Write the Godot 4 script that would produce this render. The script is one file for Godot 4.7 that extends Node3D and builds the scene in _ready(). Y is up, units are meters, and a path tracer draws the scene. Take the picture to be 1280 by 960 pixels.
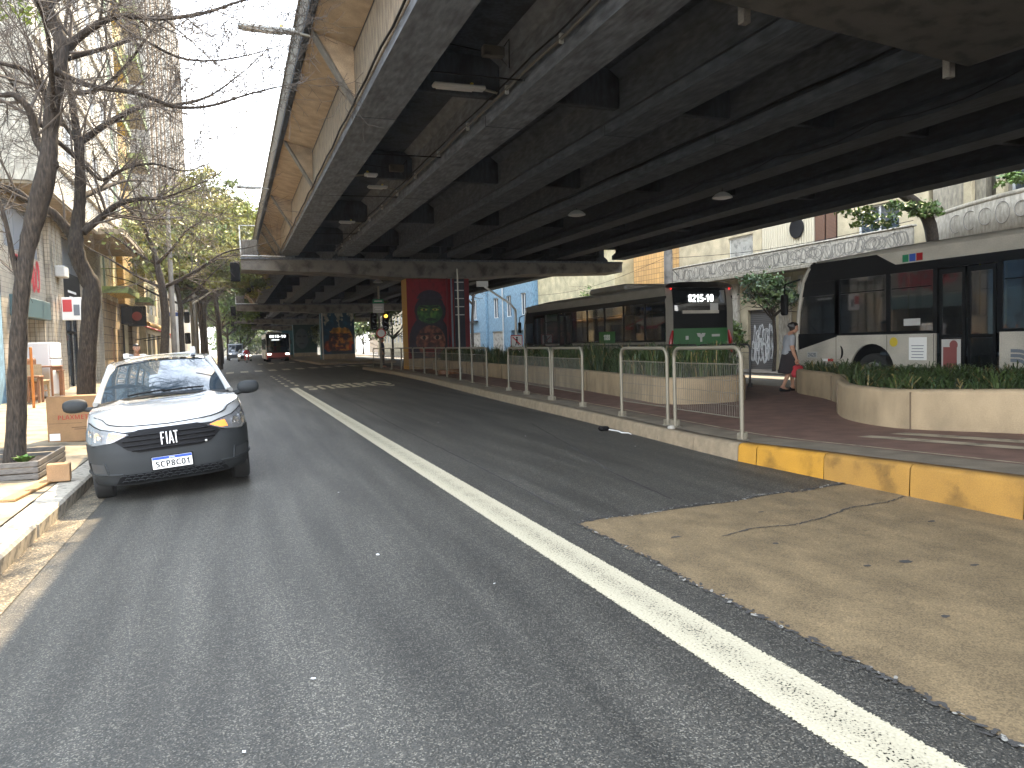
extends Node3D

# ---------------------------------------------------------------- mesh helper
class MB:
	var v := PackedVector3Array()
	var n := PackedVector3Array()
	var uv := PackedVector2Array()
	var c := PackedColorArray()
	var col := Color.WHITE
	func pt(p: Vector3, nn: Vector3, t := Vector2.ZERO) -> void:
		v.append(p); n.append(nn); uv.append(t); c.append(col)
	func tri(a: Vector3, b: Vector3, d: Vector3) -> void:  # counter-clockwise seen from outside
		var nn := (b - a).cross(d - a).normalized()
		pt(a, nn); pt(d, nn); pt(b, nn)
	func quad(a: Vector3, b: Vector3, d: Vector3, e: Vector3) -> void:
		var nn := (d - a).cross(e - b)
		nn = nn.normalized()
		pt(a, nn, Vector2(0, 1)); pt(d, nn, Vector2(1, 0)); pt(b, nn, Vector2(1, 1))
		pt(a, nn, Vector2(0, 1)); pt(e, nn, Vector2(0, 0)); pt(d, nn, Vector2(1, 0))
	func box(ctr: Vector3, size: Vector3, bev := 0.0, bs := Basis()) -> MB:
		var h := size * 0.5
		if bev <= 0.0:
			var p := []
			for i in 8:
				p.append(ctr + bs * Vector3(h.x if i & 1 else -h.x, h.y if i & 2 else -h.y, h.z if i & 4 else -h.z))
			quad(p[4], p[5], p[7], p[6]); quad(p[1], p[0], p[2], p[3])
			quad(p[5], p[1], p[3], p[7]); quad(p[0], p[4], p[6], p[2])
			quad(p[6], p[7], p[3], p[2]); quad(p[0], p[1], p[5], p[4])
			return self
		var b := minf(bev, minf(h.x, minf(h.y, h.z)) * 0.95)
		var f := func(sx: int, sy: int, sz: int, ax: int) -> Vector3:
			var q := Vector3(sx * (h.x - b), sy * (h.y - b), sz * (h.z - b))
			if ax == 0: q.x = sx * h.x
			elif ax == 1: q.y = sy * h.y
			else: q.z = sz * h.z
			return ctr + bs * q
		for s in [-1, 1]:
			_q(f.call(s, -1, -1, 0), f.call(s, 1, -1, 0), f.call(s, 1, 1, 0), f.call(s, -1, 1, 0), bs * Vector3(s, 0, 0))
			_q(f.call(-1, s, -1, 1), f.call(1, s, -1, 1), f.call(1, s, 1, 1), f.call(-1, s, 1, 1), bs * Vector3(0, s, 0))
			_q(f.call(-1, -1, s, 2), f.call(1, -1, s, 2), f.call(1, 1, s, 2), f.call(-1, 1, s, 2), bs * Vector3(0, 0, s))
			for t in [-1, 1]:
				_q(f.call(s, t, -1, 0), f.call(s, t, 1, 0), f.call(s, t, 1, 1), f.call(s, t, -1, 1), bs * Vector3(s, t, 0))
				_q(f.call(s, -1, t, 0), f.call(s, 1, t, 0), f.call(s, 1, t, 2), f.call(s, -1, t, 2), bs * Vector3(s, 0, t))
				_q(f.call(-1, s, t, 1), f.call(1, s, t, 1), f.call(1, s, t, 2), f.call(-1, s, t, 2), bs * Vector3(0, s, t))
				for u in [-1, 1]:
					var a: Vector3 = f.call(s, t, u, 0)
					var bb: Vector3 = f.call(s, t, u, 1)
					var d: Vector3 = f.call(s, t, u, 2)
					if (bb - a).cross(d - a).dot(bs * Vector3(s, t, u)) > 0: tri(a, bb, d)
					else: tri(a, d, bb)
		return self
	func _q(a: Vector3, b: Vector3, d: Vector3, e: Vector3, out: Vector3) -> void:
		if (b - a).cross(d - a).dot(out) > 0: quad(a, b, d, e)
		else: quad(b, a, e, d)
	# a grid of points, smooth normals; rows run one way, points along each row the other
	func grid(rows: Array, wrap := false, flip := false) -> MB:
		var R := rows.size()
		var C: int = rows[0].size()
		var nn := []
		for i in R:
			var a := PackedVector3Array(); a.resize(C); nn.append(a)
		var cc := C if wrap else C - 1
		for i in R - 1:
			for j in cc:
				var k := (j + 1) % C
				var a: Vector3 = rows[i][j]
				var b: Vector3 = rows[i][k]
				var d: Vector3 = rows[i + 1][k]
				var e: Vector3 = rows[i + 1][j]
				var q := (d - a).cross(e - b)
				if flip: q = -q
				nn[i][j] += q; nn[i][k] += q; nn[i + 1][k] += q; nn[i + 1][j] += q
		for i in R - 1:
			for j in cc:
				var k := (j + 1) % C
				var ix := [[i, j], [i, k], [i + 1, k], [i + 1, j]]
				var ord := [0, 2, 1, 0, 3, 2] if not flip else [0, 1, 2, 0, 2, 3]
				for o in ord:
					var r: int = ix[o][0]
					var s: int = ix[o][1]
					var ju := s if not (wrap and s == 0 and j == C - 1) else C
					pt(rows[r][s], (nn[r][s] as Vector3).normalized(), Vector2(float(ju) / (C if wrap else C - 1), float(r) / (R - 1)))
		return self
	func tube(ps: Array, rs: Array, sides := 8, caps := true) -> MB:
		var rows := []
		var up := Vector3(0.31, 0.9, 0.27)
		for i in ps.size():
			var t: Vector3 = (ps[mini(i + 1, ps.size() - 1)] - ps[maxi(i - 1, 0)]).normalized()
			if absf(t.dot(up.normalized())) > 0.97: up = Vector3(0.9, 0.2, -0.3)
			var x := t.cross(up).normalized()
			var y := x.cross(t).normalized()
			up = y
			var ring := PackedVector3Array()
			var r: float = rs[mini(i, rs.size() - 1)]
			for k in sides:
				var a := TAU * k / sides
				ring.append(ps[i] + (x * cos(a) + y * sin(a)) * r)
			rows.append(ring)
		grid(rows, true)
		if caps:
			for e in [0, ps.size() - 1]:
				for k in range(1, sides - 1):
					if e == 0: tri(rows[e][0], rows[e][k + 1], rows[e][k])
					else: tri(rows[e][0], rows[e][k], rows[e][k + 1])
		return self
	func cyl(a: Vector3, b: Vector3, r: float, sides := 10) -> MB:
		return tube([a, b], [r, r], sides)
	# turned profile [[radius, along], ...] along axis dir from base
	func lathe(base: Vector3, dir: Vector3, prof: Array, sides := 20) -> MB:
		var d := dir.normalized()
		var x := d.cross(Vector3(0.2, 1, 0.1) if absf(d.y) < 0.9 else Vector3(1, 0.1, 0)).normalized()
		var y := d.cross(x)
		var rows := []
		for q in prof:
			var ring := PackedVector3Array()
			for k in sides:
				var a := TAU * k / sides
				ring.append(base + d * q[1] + (x * cos(a) + y * sin(a)) * q[0])
			rows.append(ring)
		return grid(rows, true)
	# flat polygon in xy extruded from z0 to z1 under xf
	func prism(poly: PackedVector2Array, z0: float, z1: float, xf := Transform3D()) -> MB:
		var p := poly
		if not Geometry2D.is_polygon_clockwise(p):
			pass
		else:
			p = poly.duplicate(); p.reverse()
		var ix := Geometry2D.triangulate_polygon(p)
		var k := 0
		while k < ix.size():
			var a := p[ix[k]]
			var b := p[ix[k + 1]]
			var d := p[ix[k + 2]]
			if (b - a).cross(d - a) < 0:
				var t := b; b = d; d = t
			tri(xf * Vector3(a.x, a.y, z1), xf * Vector3(b.x, b.y, z1), xf * Vector3(d.x, d.y, z1))
			if z0 != z1: tri(xf * Vector3(a.x, a.y, z0), xf * Vector3(d.x, d.y, z0), xf * Vector3(b.x, b.y, z0))
			k += 3
		if z0 != z1:
			for i in p.size():
				var a := p[i]
				var b := p[(i + 1) % p.size()]
				quad(xf * Vector3(a.x, a.y, z0), xf * Vector3(b.x, b.y, z0), xf * Vector3(b.x, b.y, z1), xf * Vector3(a.x, a.y, z1))
		return self
	func add(o: MB, xf := Transform3D()) -> MB:
		for i in o.v.size():
			v.append(xf * o.v[i]); n.append((xf.basis * o.n[i]).normalized()); uv.append(o.uv[i]); c.append(o.c[i])
		return self
	func mesh() -> ArrayMesh:
		var a := []
		a.resize(Mesh.ARRAY_MAX)
		a[Mesh.ARRAY_VERTEX] = v; a[Mesh.ARRAY_NORMAL] = n; a[Mesh.ARRAY_TEX_UV] = uv; a[Mesh.ARRAY_COLOR] = c
		var m := ArrayMesh.new()
		m.add_surface_from_arrays(Mesh.PRIMITIVE_TRIANGLES, a)
		return m

# ---------------------------------------------------------------- objects
func obj(called: String, mb, m: Material, parent: Node = null, at := Vector3.ZERO) -> MeshInstance3D:
	var o := MeshInstance3D.new()
	o.name = called
	o.mesh = mb if mb is Mesh else mb.mesh()
	o.material_override = m
	o.position = at
	(parent if parent else self).add_child(o, true)
	return o

func thing(called: String, label: String, category: String, at := Vector3.ZERO, turn := 0.0, group := "") -> Node3D:
	var o := Node3D.new()
	o.name = called
	add_child(o, true)
	o.position = at
	o.rotation.y = turn
	return tag(o, label, category, group)

func tag(o: Node3D, label: String, category := "", group := "", kind := "") -> Node3D:
	if label: o.set_meta("label", label)
	if category: o.set_meta("category", category)
	if group: o.set_meta("group", group)
	if kind: o.set_meta("kind", kind)
	return o

func struct(called: String, mb, m: Material, label := "") -> MeshInstance3D:
	var o := obj(called, mb, m)
	o.set_meta("kind", "structure")
	if label: o.set_meta("label", label)
	return o

func dup(root: Node3D, at: Vector3, turn: float, label: String, group := "") -> Node3D:
	var r: Node3D = root.duplicate()
	add_child(r, true)
	r.position = at
	r.rotation.y = turn
	r.set_meta("label", label)
	if group: r.set_meta("group", group)
	return r

func V(x: float, y: float, z: float) -> Vector3:
	return Vector3(x, y, z)

func P(x: float, y: float, d: float) -> Vector3:  # d runs along the street, away from the camera
	return Vector3(x, y, -d)

func lut(xs: Array, ys: Array, x: float) -> float:
	if x <= xs[0]: return ys[0]
	for i in range(1, xs.size()):
		if x <= xs[i]:
			return lerpf(ys[i - 1], ys[i], (x - xs[i - 1]) / (xs[i] - xs[i - 1]))
	return ys[-1]

# ---------------------------------------------------------------- materials
var T := {}
var M := {}

func noise_tex(sz: int, type: int, freq: float, oct: int, lo: float, hi: float, sd := 1, cell_ret := -1, mid := -1.0, warp := 0.0) -> NoiseTexture2D:
	var f := FastNoiseLite.new()
	f.seed = sd
	f.noise_type = type
	f.frequency = freq
	f.fractal_octaves = oct
	if oct <= 1: f.fractal_type = FastNoiseLite.FRACTAL_NONE
	if cell_ret >= 0: f.cellular_return_type = cell_ret
	if warp > 0.0:
		f.domain_warp_enabled = true
		f.domain_warp_amplitude = warp
		f.domain_warp_frequency = freq * 1.7
	var t := NoiseTexture2D.new()
	t.width = sz; t.height = sz
	t.seamless = true
	t.noise = f
	var g := Gradient.new()
	g.set_color(0, Color(lo, lo, lo)); g.set_color(1, Color(hi, hi, hi))
	if mid >= 0.0:
		g.add_point(mid, Color(lo, lo, lo))
	t.color_ramp = g
	return t

func lin(r: float, g: float, b: float, a := 1.0) -> Color:
	var c := Color(r, g, b).linear_to_srgb()
	c.a = a
	return c

func mat(called: String, col: Color, rough := 0.7, metal := 0.0) -> StandardMaterial3D:
	var m := StandardMaterial3D.new()
	m.resource_name = called
	m.albedo_color = Color(col.r, col.g, col.b).linear_to_srgb()
	m.albedo_color.a = col.a
	m.roughness = rough
	m.metallic = metal
	M[called] = m
	return m

# tex: grey multiplier texture; sc: repeats per metre; d: second multiplier texture and its scale
func mtex(called: String, col: Color, rough: float, tex: String, sc, d := "", dsc = 0.3, bump := 0.0, world := true) -> StandardMaterial3D:
	var m := mat(called, col, rough)
	m.albedo_texture = T[tex]
	m.uv1_triplanar = true
	m.uv1_world_triplanar = world
	m.uv1_scale = sc if sc is Vector3 else Vector3.ONE * sc
	if d:
		m.detail_enabled = true
		m.detail_albedo = T[d]
		m.detail_blend_mode = BaseMaterial3D.BLEND_MODE_MUL
		m.detail_uv_layer = BaseMaterial3D.DETAIL_UV_2
		m.uv2_triplanar = true
		m.uv2_world_triplanar = world
		m.uv2_scale = dsc if dsc is Vector3 else Vector3.ONE * dsc
	if bump > 0.0:
		m.heightmap_enabled = true
		m.heightmap_texture = T[tex]
		m.heightmap_scale = bump
	return m

func glass(called: String, tint: Color, alpha: float) -> StandardMaterial3D:
	var m := mat(called, tint, 0.03)
	m.albedo_color.a = alpha
	m.transparency = BaseMaterial3D.TRANSPARENCY_ALPHA
	m.metallic_specular = 0.6
	return m

func glow(called: String, col: Color, e: float) -> StandardMaterial3D:
	var m := mat(called, col, 0.4)
	m.emission_enabled = true
	m.emission = Color(col.r, col.g, col.b).linear_to_srgb()
	m.emission_energy_multiplier = e
	return m

func _ready() -> void:
	# ------------------------------------------------ camera
	var cam := Camera3D.new()
	cam.name = "camera"
	cam.fov = 53.13
	cam.near = 0.05
	cam.far = 1500.0
	add_child(cam)
	cam.transform = Transform3D(Basis(Vector3(0.93888644, -0.02613864, 0.34323319), Vector3(0.04308799, 0.9981945, -0.041847), Vector3(-0.34151966, 0.05407881, 0.93831754)).orthonormalized(), Vector3(0, 1.57, 0))
	cam.current = true
	# ------------------------------------------------ sky, exposure
	var we := WorldEnvironment.new()
	we.name = "world"
	var e := Environment.new()
	e.background_mode = Environment.BG_SKY
	var sky := Sky.new()
	var sm := ProceduralSkyMaterial.new()
	sm.sky_top_color = Color(0.78, 0.83, 0.90)
	sm.sky_horizon_color = Color(0.98, 0.97, 0.94)
	sm.sky_curve = 0.22
	sm.sky_energy_multiplier = 1.0
	sm.ground_bottom_color = Color(0.35, 0.33, 0.30)
	sm.ground_horizon_color = Color(0.70, 0.70, 0.70)
	sm.sun_angle_max = 40.0
	sm.sun_curve = 0.12
	sky.sky_material = sm
	e.sky = sky
	e.background_energy_multiplier = 2.0
	e.tonemap_mode = Environment.TONE_MAPPER_LINEAR
	e.tonemap_exposure = 5.3
	e.sdfgi_enabled = true
	e.ssao_enabled = true
	e.ssil_enabled = true
	e.fog_enabled = true
	e.fog_density = 0.0004
	e.fog_light_color = Color(0.92, 0.94, 0.97)
	we.environment = e
	add_child(we)
	# ------------------------------------------------ sun: high, ahead and to the right
	var sun := DirectionalLight3D.new()
	sun.name = "sun"
	sun.light_energy = 1.25
	sun.light_color = Color(1.0, 0.90, 0.74)
	sun.light_angular_distance = 0.5
	sun.shadow_enabled = true
	add_child(sun)
	sun.look_at_from_position(Vector3.ZERO, Vector3(-0.337, -1.0, 0.72), Vector3.UP)

	make_textures()
	make_materials()
	build_ground()
	build_highway()
	build_murals()
	build_left_street()
	build_right_street()
	build_island()
	build_trees()
	build_vehicles()
	build_people()
	build_small_things()

func make_textures() -> void:
	var CE := FastNoiseLite.TYPE_CELLULAR
	var SI := FastNoiseLite.TYPE_SIMPLEX_SMOOTH
	T.grain = noise_tex(1024, CE, 0.125, 1, 0.42, 1.0, 3, FastNoiseLite.RETURN_CELL_VALUE)
	var g: Gradient = T.grain.color_ramp
	g.set_color(0, Color(0.40, 0.40, 0.40)); g.set_color(1, Color(1, 1, 0.98)); g.add_point(0.50, Color(0.55, 0.55, 0.54)); g.add_point(0.82, Color(0.68, 0.67, 0.65)); g.add_point(0.91, Color(0.92, 0.90, 0.86))
	T.grain2 = noise_tex(1024, CE, 0.14, 1, 0.72, 1.0, 8, FastNoiseLite.RETURN_CELL_VALUE)
	T.fine = noise_tex(512, SI, 0.06, 4, 0.84, 1.0, 5)
	T.blotch = noise_tex(512, SI, 0.012, 5, 0.76, 1.0, 9, -1, -1.0, 20.0)
	T.dirt = noise_tex(512, SI, 0.008, 6, 0.55, 1.0, 14, -1, -1.0, 30.0)
	(T.dirt.color_ramp as Gradient).add_point(0.45, Color(0.92, 0.92, 0.92))
	T.streak = noise_tex(512, SI, 0.03, 5, 0.66, 1.0, 21)
	T.soft = noise_tex(512, SI, 0.006, 3, 0.90, 1.0, 31)
	T.wear = noise_tex(512, SI, 0.010, 5, 0.64, 1.0, 61)
	T.bark = noise_tex(256, SI, 0.05, 4, 0.30, 1.0, 41)
	# worn road paint: white with holes
	var f := FastNoiseLite.new()
	f.seed = 7; f.frequency = 0.055; f.fractal_octaves = 5; f.fractal_gain = 0.62
	var pt := NoiseTexture2D.new()
	pt.width = 1024; pt.height = 1024; pt.seamless = true; pt.noise = f
	var pg := Gradient.new()
	pg.set_color(0, Color(0.5, 0.5, 0.48, 0)); pg.set_color(1, Color(1, 1, 1, 1))
	pg.add_point(0.36, Color(0.6, 0.6, 0.58, 0.0)); pg.add_point(0.41, Color(0.85, 0.85, 0.83, 1.0))
	pt.color_ramp = pg
	T.paint = pt
	# lane line: ragged edges, middle rubbed through by tyres
	var im := Image.create(160, 1600, false, Image.FORMAT_RGBA8)
	var n1 := FastNoiseLite.new()
	n1.seed = 31; n1.frequency = 0.10; n1.fractal_octaves = 3
	var n2 := FastNoiseLite.new()
	n2.seed = 32; n2.frequency = 0.012; n2.fractal_octaves = 3
	for y in 1600:
		for x in 160:
			var u := x / 159.0
			var edge := smoothstep(0.0, 0.05, u) * smoothstep(1.0, 0.95, u)
			var fine := n1.get_noise_2d(x, y * 3.0)
			var big := n2.get_noise_2d(x * 0.7, y * 2.0)
			var worn := 0.60 * exp(-pow((u - 0.52) / 0.27, 2)) * (0.95 + 0.55 * big)
			var keep := edge * 1.3 - 0.5 + 0.25 - worn + fine * 1.9
			var tone := 0.90 + 0.10 * fine - 0.12 * worn
			im.set_pixel(x, y, Color(tone, tone, tone * 0.98, 1.0 if keep > 0.0 or (keep > -0.12 and edge > 0.9) else 0.0))
	T.lane = ImageTexture.create_from_image(im)
	T.tiles = grid_tex(256, 8, 8, Color(0.93, 0.93, 0.92), Color(0.40, 0.38, 0.36), 2, 0.10, 5, 0)
	T.bricks = grid_tex(256, 4, 16, Color(0.95, 0.95, 0.95), Color(0.55, 0.52, 0.5), 1, 0.12, 6, 1)
	T.slats = grid_tex(128, 1, 8, Color(0.95, 0.95, 0.95), Color(0.35, 0.35, 0.35), 3, 0.05, 6, 0)

func grid_tex(sz: int, nx: int, ny: int, tile: Color, joint: Color, jw: int, vary: float, sd: int, shift: int) -> ImageTexture:
	var im := Image.create(sz, sz, false, Image.FORMAT_RGB8)
	im.fill(joint)
	var r := RandomNumberGenerator.new()
	r.seed = sd
	var w := sz / nx
	var h := sz / ny
	for j in ny:
		for i in nx + (1 if shift else 0):
			var k := 1.0 - r.randf() * vary
			var x := i * w - (w / 2 if shift and j % 2 else 0)
			im.fill_rect(Rect2i(x, j * h, w - (jw if nx > 1 else 0), h - jw), Color(tile.r * k, tile.g * k, tile.b * k))
	return ImageTexture.create_from_image(im)

func make_materials() -> void:
	var m: StandardMaterial3D
	m = mtex("asphalt", Color(0.285, 0.265, 0.232), 0.62, "grain", 1.2, "wear", Vector3(0.42, 0.42, 0.035), 0.6)
	m.metallic_specular = 0.45
	mtex("asphalt_old", Color(0.13, 0.118, 0.10), 0.75, "grain", 0.6, "blotch", 0.16, 0.3)
	mtex("concrete_slab", Color(0.315, 0.222, 0.115), 0.8, "grain2", 1.0, "blotch", Vector3(0.5, 0.5, 0.28), 0.25)
	mtex("gutter", Color(0.46, 0.375, 0.26), 0.85, "grain", 0.8, "dirt", 0.6, 0.25)
	mtex("crack_tar", Color(0.06, 0.055, 0.05), 0.9, "fine", 6.0)
	mtex("crumbs", Color(0.33, 0.31, 0.27), 0.9, "fine", 9.0)
	m = mat("road_paint", Color(0.66, 0.585, 0.44), 0.75)
	m.albedo_texture = T.paint
	m.uv1_triplanar = true; m.uv1_world_triplanar = true; m.uv1_scale = Vector3.ONE * 1.5
	m.transparency = BaseMaterial3D.TRANSPARENCY_ALPHA_SCISSOR
	m.alpha_scissor_threshold = 0.5
	m = mat("lane_paint", Color(0.60, 0.53, 0.395), 0.75)
	m.albedo_texture = T.lane
	m.uv1_scale = Vector3(1, 5, 1)
	m.transparency = BaseMaterial3D.TRANSPARENCY_ALPHA_SCISSOR
	m.alpha_scissor_threshold = 0.5
	mtex("pave_left", Color(0.36, 0.295, 0.20), 0.85, "fine", 1.6, "dirt", 0.35, 0.1)
	mtex("kerb_white", Color(0.46, 0.41, 0.33), 0.85, "dirt", 1.9, "fine", 3.0, 0.2)
	mtex("kerb_top", Color(0.36, 0.32, 0.26), 0.85, "fine", 3.0, "dirt", 0.8, 0.2)
	mtex("kerb_grey", Color(0.33, 0.255, 0.165), 0.85, "fine", 2.0, "blotch", 0.7, 0.2)
	mtex("kerb_yellow", Color(0.52, 0.255, 0.02), 0.75, "fine", 2.4, "dirt", 0.45, 0.25)
	mtex("kerb_yellow_mid", Color(0.38, 0.198, 0.035), 0.8, "fine", 2.4, "dirt", 0.45, 0.25)
	mtex("kerb_yellow_worn", Color(0.29, 0.162, 0.045), 0.8, "fine", 2.4, "dirt", 0.45, 0.25)
	mtex("island_red", Color(0.235, 0.128, 0.092), 0.8, "fine", 1.7, "blotch", 0.4, 0.1)
	mtex("island_grey", Color(0.25, 0.20, 0.14), 0.85, "fine", 1.7, "blotch", 0.4, 0.1)
	mtex("island_stripe", Color(0.50, 0.41, 0.28), 0.85, "fine", 2.0, "dirt", 0.7)
	mtex("planter_wall", Color(0.46, 0.345, 0.21), 0.85, "fine", 2.4, "blotch", Vector3(0.35, 0.2, 0.35), 0.25)
	mat("joint_brown", Color(0.13, 0.095, 0.06), 0.9)
	mtex("soil", Color(0.05, 0.038, 0.028), 0.95, "fine", 5.0)
	mtex("girder", Color(0.245, 0.262, 0.288), 0.85, "streak", Vector3(0.5, 0.5, 0.12), "blotch", 0.22, 0.1)  # concrete, tinted bluish to carry the lens flare under the deck
	mtex("girder_dark", Color(0.125, 0.138, 0.157), 0.9, "streak", Vector3(0.5, 0.5, 0.12), "blotch", 0.22, 0.1)  # inner girders: sooty grime plus painted shade, bluish flare tint
	mtex("girder_soot_shade", Color(0.052, 0.059, 0.070), 0.9, "streak", Vector3(0.5, 0.5, 0.12), "blotch", 0.22, 0.1)  # rightmost girders: more sooty grime and shade in the colour, flare-blue tint
	mtex("girder_face", Color(0.42, 0.33, 0.235), 0.85, "fine", 1.1, "streak", Vector3(0.35, 0.12, 0.35), 0.1)  # tan includes the warm bounce light falling on the outer face
	mtex("soot_shade", Color(0.060, 0.069, 0.083), 0.9, "streak", Vector3(0.5, 0.12, 0.5), "dirt", 0.3, 0.1)  # deck and frames: sooty grime with shade and bluish flare painted in
	mtex("cantilever", Color(0.62, 0.46, 0.30), 0.85, "fine", 1.0, "blotch", 0.35, 0.1)  # tan lifted to carry the bounce light along the outer edge
	mtex("parapet", Color(0.28, 0.25, 0.21), 0.85, "fine", 1.0, "streak", Vector3(0.6, 0.15, 0.6), 0.1)
	mtex("cap_beam", Color(0.26, 0.235, 0.20), 0.85, "fine", 0.9, "dirt", 0.3, 0.2)
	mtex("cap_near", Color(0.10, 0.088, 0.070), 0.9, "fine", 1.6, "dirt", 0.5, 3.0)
	mat("steel", Color(0.50, 0.49, 0.46), 0.38, 0.85)
	mtex("galvanised", Color(0.21, 0.188, 0.142), 0.5, "fine", 4.0)
	M.galvanised.metallic = 0.35
	mat("dark_steel", Color(0.05, 0.05, 0.05), 0.5, 0.4)
	mat("black", Color(0.010, 0.010, 0.011), 0.55)
	M.black.metallic_specular = 0.22
	mat("black_gloss", Color(0.010, 0.011, 0.013), 0.08)
	mat("rubber", Color(0.018, 0.018, 0.018), 0.85)
	mat("white", Color(0.75, 0.75, 0.73), 0.5)
	mat("white_pipe", Color(0.68, 0.68, 0.66), 0.4)
	mat("red", Color(0.45, 0.02, 0.02), 0.5)
	mat("orange", Color(0.50, 0.17, 0.03), 0.5)
	mat("green_sign", Color(0.01, 0.18, 0.08), 0.5)
	mat("blue_sign", Color(0.02, 0.07, 0.35), 0.5)
	# buildings
	mtex("white_tile", Color(0.58, 0.51, 0.41), 0.35, "tiles", 0.85, "dirt", 0.12)
	mtex("cream_wall", Color(0.70, 0.59, 0.38), 0.85, "fine", 0.8, "blotch", 0.15)
	mtex("dirty_white", Color(0.72, 0.65, 0.52), 0.85, "fine", 0.9, "streak", Vector3(0.4, 0.15, 0.4))
	mtex("grey_wall", Color(0.46, 0.405, 0.30), 0.85, "fine", 0.9, "streak", Vector3(0.4, 0.12, 0.4))
	mtex("yellow_wall", Color(0.62, 0.40, 0.12), 0.8, "bricks", 0.4, "blotch", 0.1)
	mtex("yellow_paint", Color(0.72, 0.50, 0.04), 0.7, "fine", 0.9, "blotch", 0.3)
	mtex("pale_yellow", Color(0.76, 0.68, 0.42), 0.85, "fine", 0.9, "blotch", 0.15)
	mtex("tan_stone", Color(0.50, 0.37, 0.22), 0.8, "tiles", 0.30, "blotch", 0.2)
	mtex("soffit_tan", Color(0.40, 0.32, 0.21), 0.85, "fine", 0.7, "blotch", 0.3)
	mtex("orange_tile", Color(0.74, 0.42, 0.13), 0.6, "tiles", Vector3(0.35, 0.35, 0.35), "soft", 0.1)
	mtex("blue_wall", Color(0.26, 0.46, 0.62), 0.85, "fine", 0.8, "streak", Vector3(0.3, 0.15, 0.3))
	mtex("blue_dark", Color(0.10, 0.22, 0.34), 0.8, "fine", 0.8, "dirt", 0.3)
	mtex("green_paint", Color(0.28, 0.36, 0.10), 0.7, "fine", 1.0, "dirt", 0.4)
	mtex("green_shutter", Color(0.13, 0.20, 0.10), 0.7, "slats", 2.0)
	mtex("brown_wood", Color(0.16, 0.075, 0.04), 0.6, "slats", 2.0)
	mtex("roller", Color(0.20, 0.19, 0.18), 0.5, "slats", Vector3(1.2, 1.2, 1.2), "fine", 2.0)
	mtex("roller_white", Color(0.55, 0.53, 0.46), 0.6, "slats", Vector3(2.0, 2.0, 2.0), "dirt", 0.5)
	mtex("corrugated", Color(0.60, 0.53, 0.38), 0.5, "fine", 0.9)
	mtex("tower_white", Color(0.60, 0.57, 0.50), 0.85, "fine", 0.5, "streak", Vector3(0.2, 0.06, 0.2))
	mtex("tower_brown", Color(0.34, 0.25, 0.16), 0.85, "fine", 0.5, "blotch", 0.2)
	mat("window_glass", Color(0.05, 0.065, 0.08), 0.06, 0.0)
	M.window_glass.metallic_specular = 0.9
	mat("frame_white", Color(0.60, 0.59, 0.56), 0.5)
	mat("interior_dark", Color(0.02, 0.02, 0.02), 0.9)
	mat("teal_shutter", Color(0.035, 0.075, 0.085), 0.5)
	mat("graffiti_red", Color(0.50, 0.045, 0.05), 0.6)
	mat("graffiti_black", Color(0.20, 0.182, 0.15), 0.7)
	mat("panel_grey", Color(0.13, 0.15, 0.18), 0.35)
	mat("mural_side", Color(0.40, 0.22, 0.04), 0.75)
	mat("pillar_teal", Color(0.03, 0.12, 0.16), 0.75)
	mat("panel_dark", Color(0.015, 0.018, 0.03), 0.6)
	mat("mural_red_plain", Color(0.14, 0.012, 0.018), 0.7)
	mat("poster_red", Color(0.20, 0.06, 0.055), 0.6)
	glow("signal_amber", Color(1.0, 0.5, 0.06), 0.7)
	mat("sign_dull_red", Color(0.22, 0.03, 0.025), 0.6)
	mat("pipe_pale", Color(0.27, 0.255, 0.21), 0.5)
	mat("lamp_body", Color(0.42, 0.42, 0.40), 0.5)
	mat("wire_grey", Color(0.10, 0.092, 0.075), 0.6)
	mat("lamp_lens", Color(0.50, 0.50, 0.48), 0.3)
	# plants
	mtex("bark", Color(0.125, 0.092, 0.066), 0.95, "bark", Vector3(2.4, 0.5, 2.4), "blotch", 0.8, 2.0)
	mat("twig", Color(0.085, 0.068, 0.055), 0.9)
	for q in [["leaf", Color(1, 1, 1)], ["blade", Color(1, 1, 1)]]:
		m = mat(q[0], q[1], 0.55)
		m.vertex_color_use_as_albedo = true
		m.backlight_enabled = true
		m.backlight = Color(0.14, 0.20, 0.03) if q[0] == "leaf" else Color(0.03, 0.06, 0.01)
	M.leaf.cull_mode = BaseMaterial3D.CULL_DISABLED
	M.blade.cull_mode = BaseMaterial3D.CULL_DISABLED

# ================================================================ ground
func ry(x: float) -> float:
	return lut([-2.0, -1.72, -0.9, 0.0, 2.2, 5.5, 8.5, 12.6, 14.0, 16.0, 24.4], [-0.11, -0.10, -0.045, 0.0, 0.06, 0.15, 0.20, 0.15, 0.13, 0.10, -0.32], x)

func kx(d: float) -> float:  # the island's road edge
	return lut([-12, 0, 4, 7.5, 12, 18.7, 28, 36, 46], [5.6, 5.52, 5.46, 5.38, 5.74, 6.15, 6.85, 7.25, 7.35], d)

func iy(d: float) -> float:  # the island's top
	return lut([2.0, 4.0, 6.4, 7.6, 9.0], [0.48, 0.46, 0.385, 0.34, 0.33], d)

func sheet(xs: Array, ds: Array, f: Callable) -> MB:
	var mb := MB.new()
	var rows := []
	for d in ds:
		var row := PackedVector3Array()
		for x in xs:
			row.append(f.call(x, d))
		rows.append(row)
	return mb.grid(rows, false)

func frange(a: float, b: float, n: int) -> Array:
	var r := []
	for i in n + 1: r.append(lerpf(a, b, float(i) / n))
	return r

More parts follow.
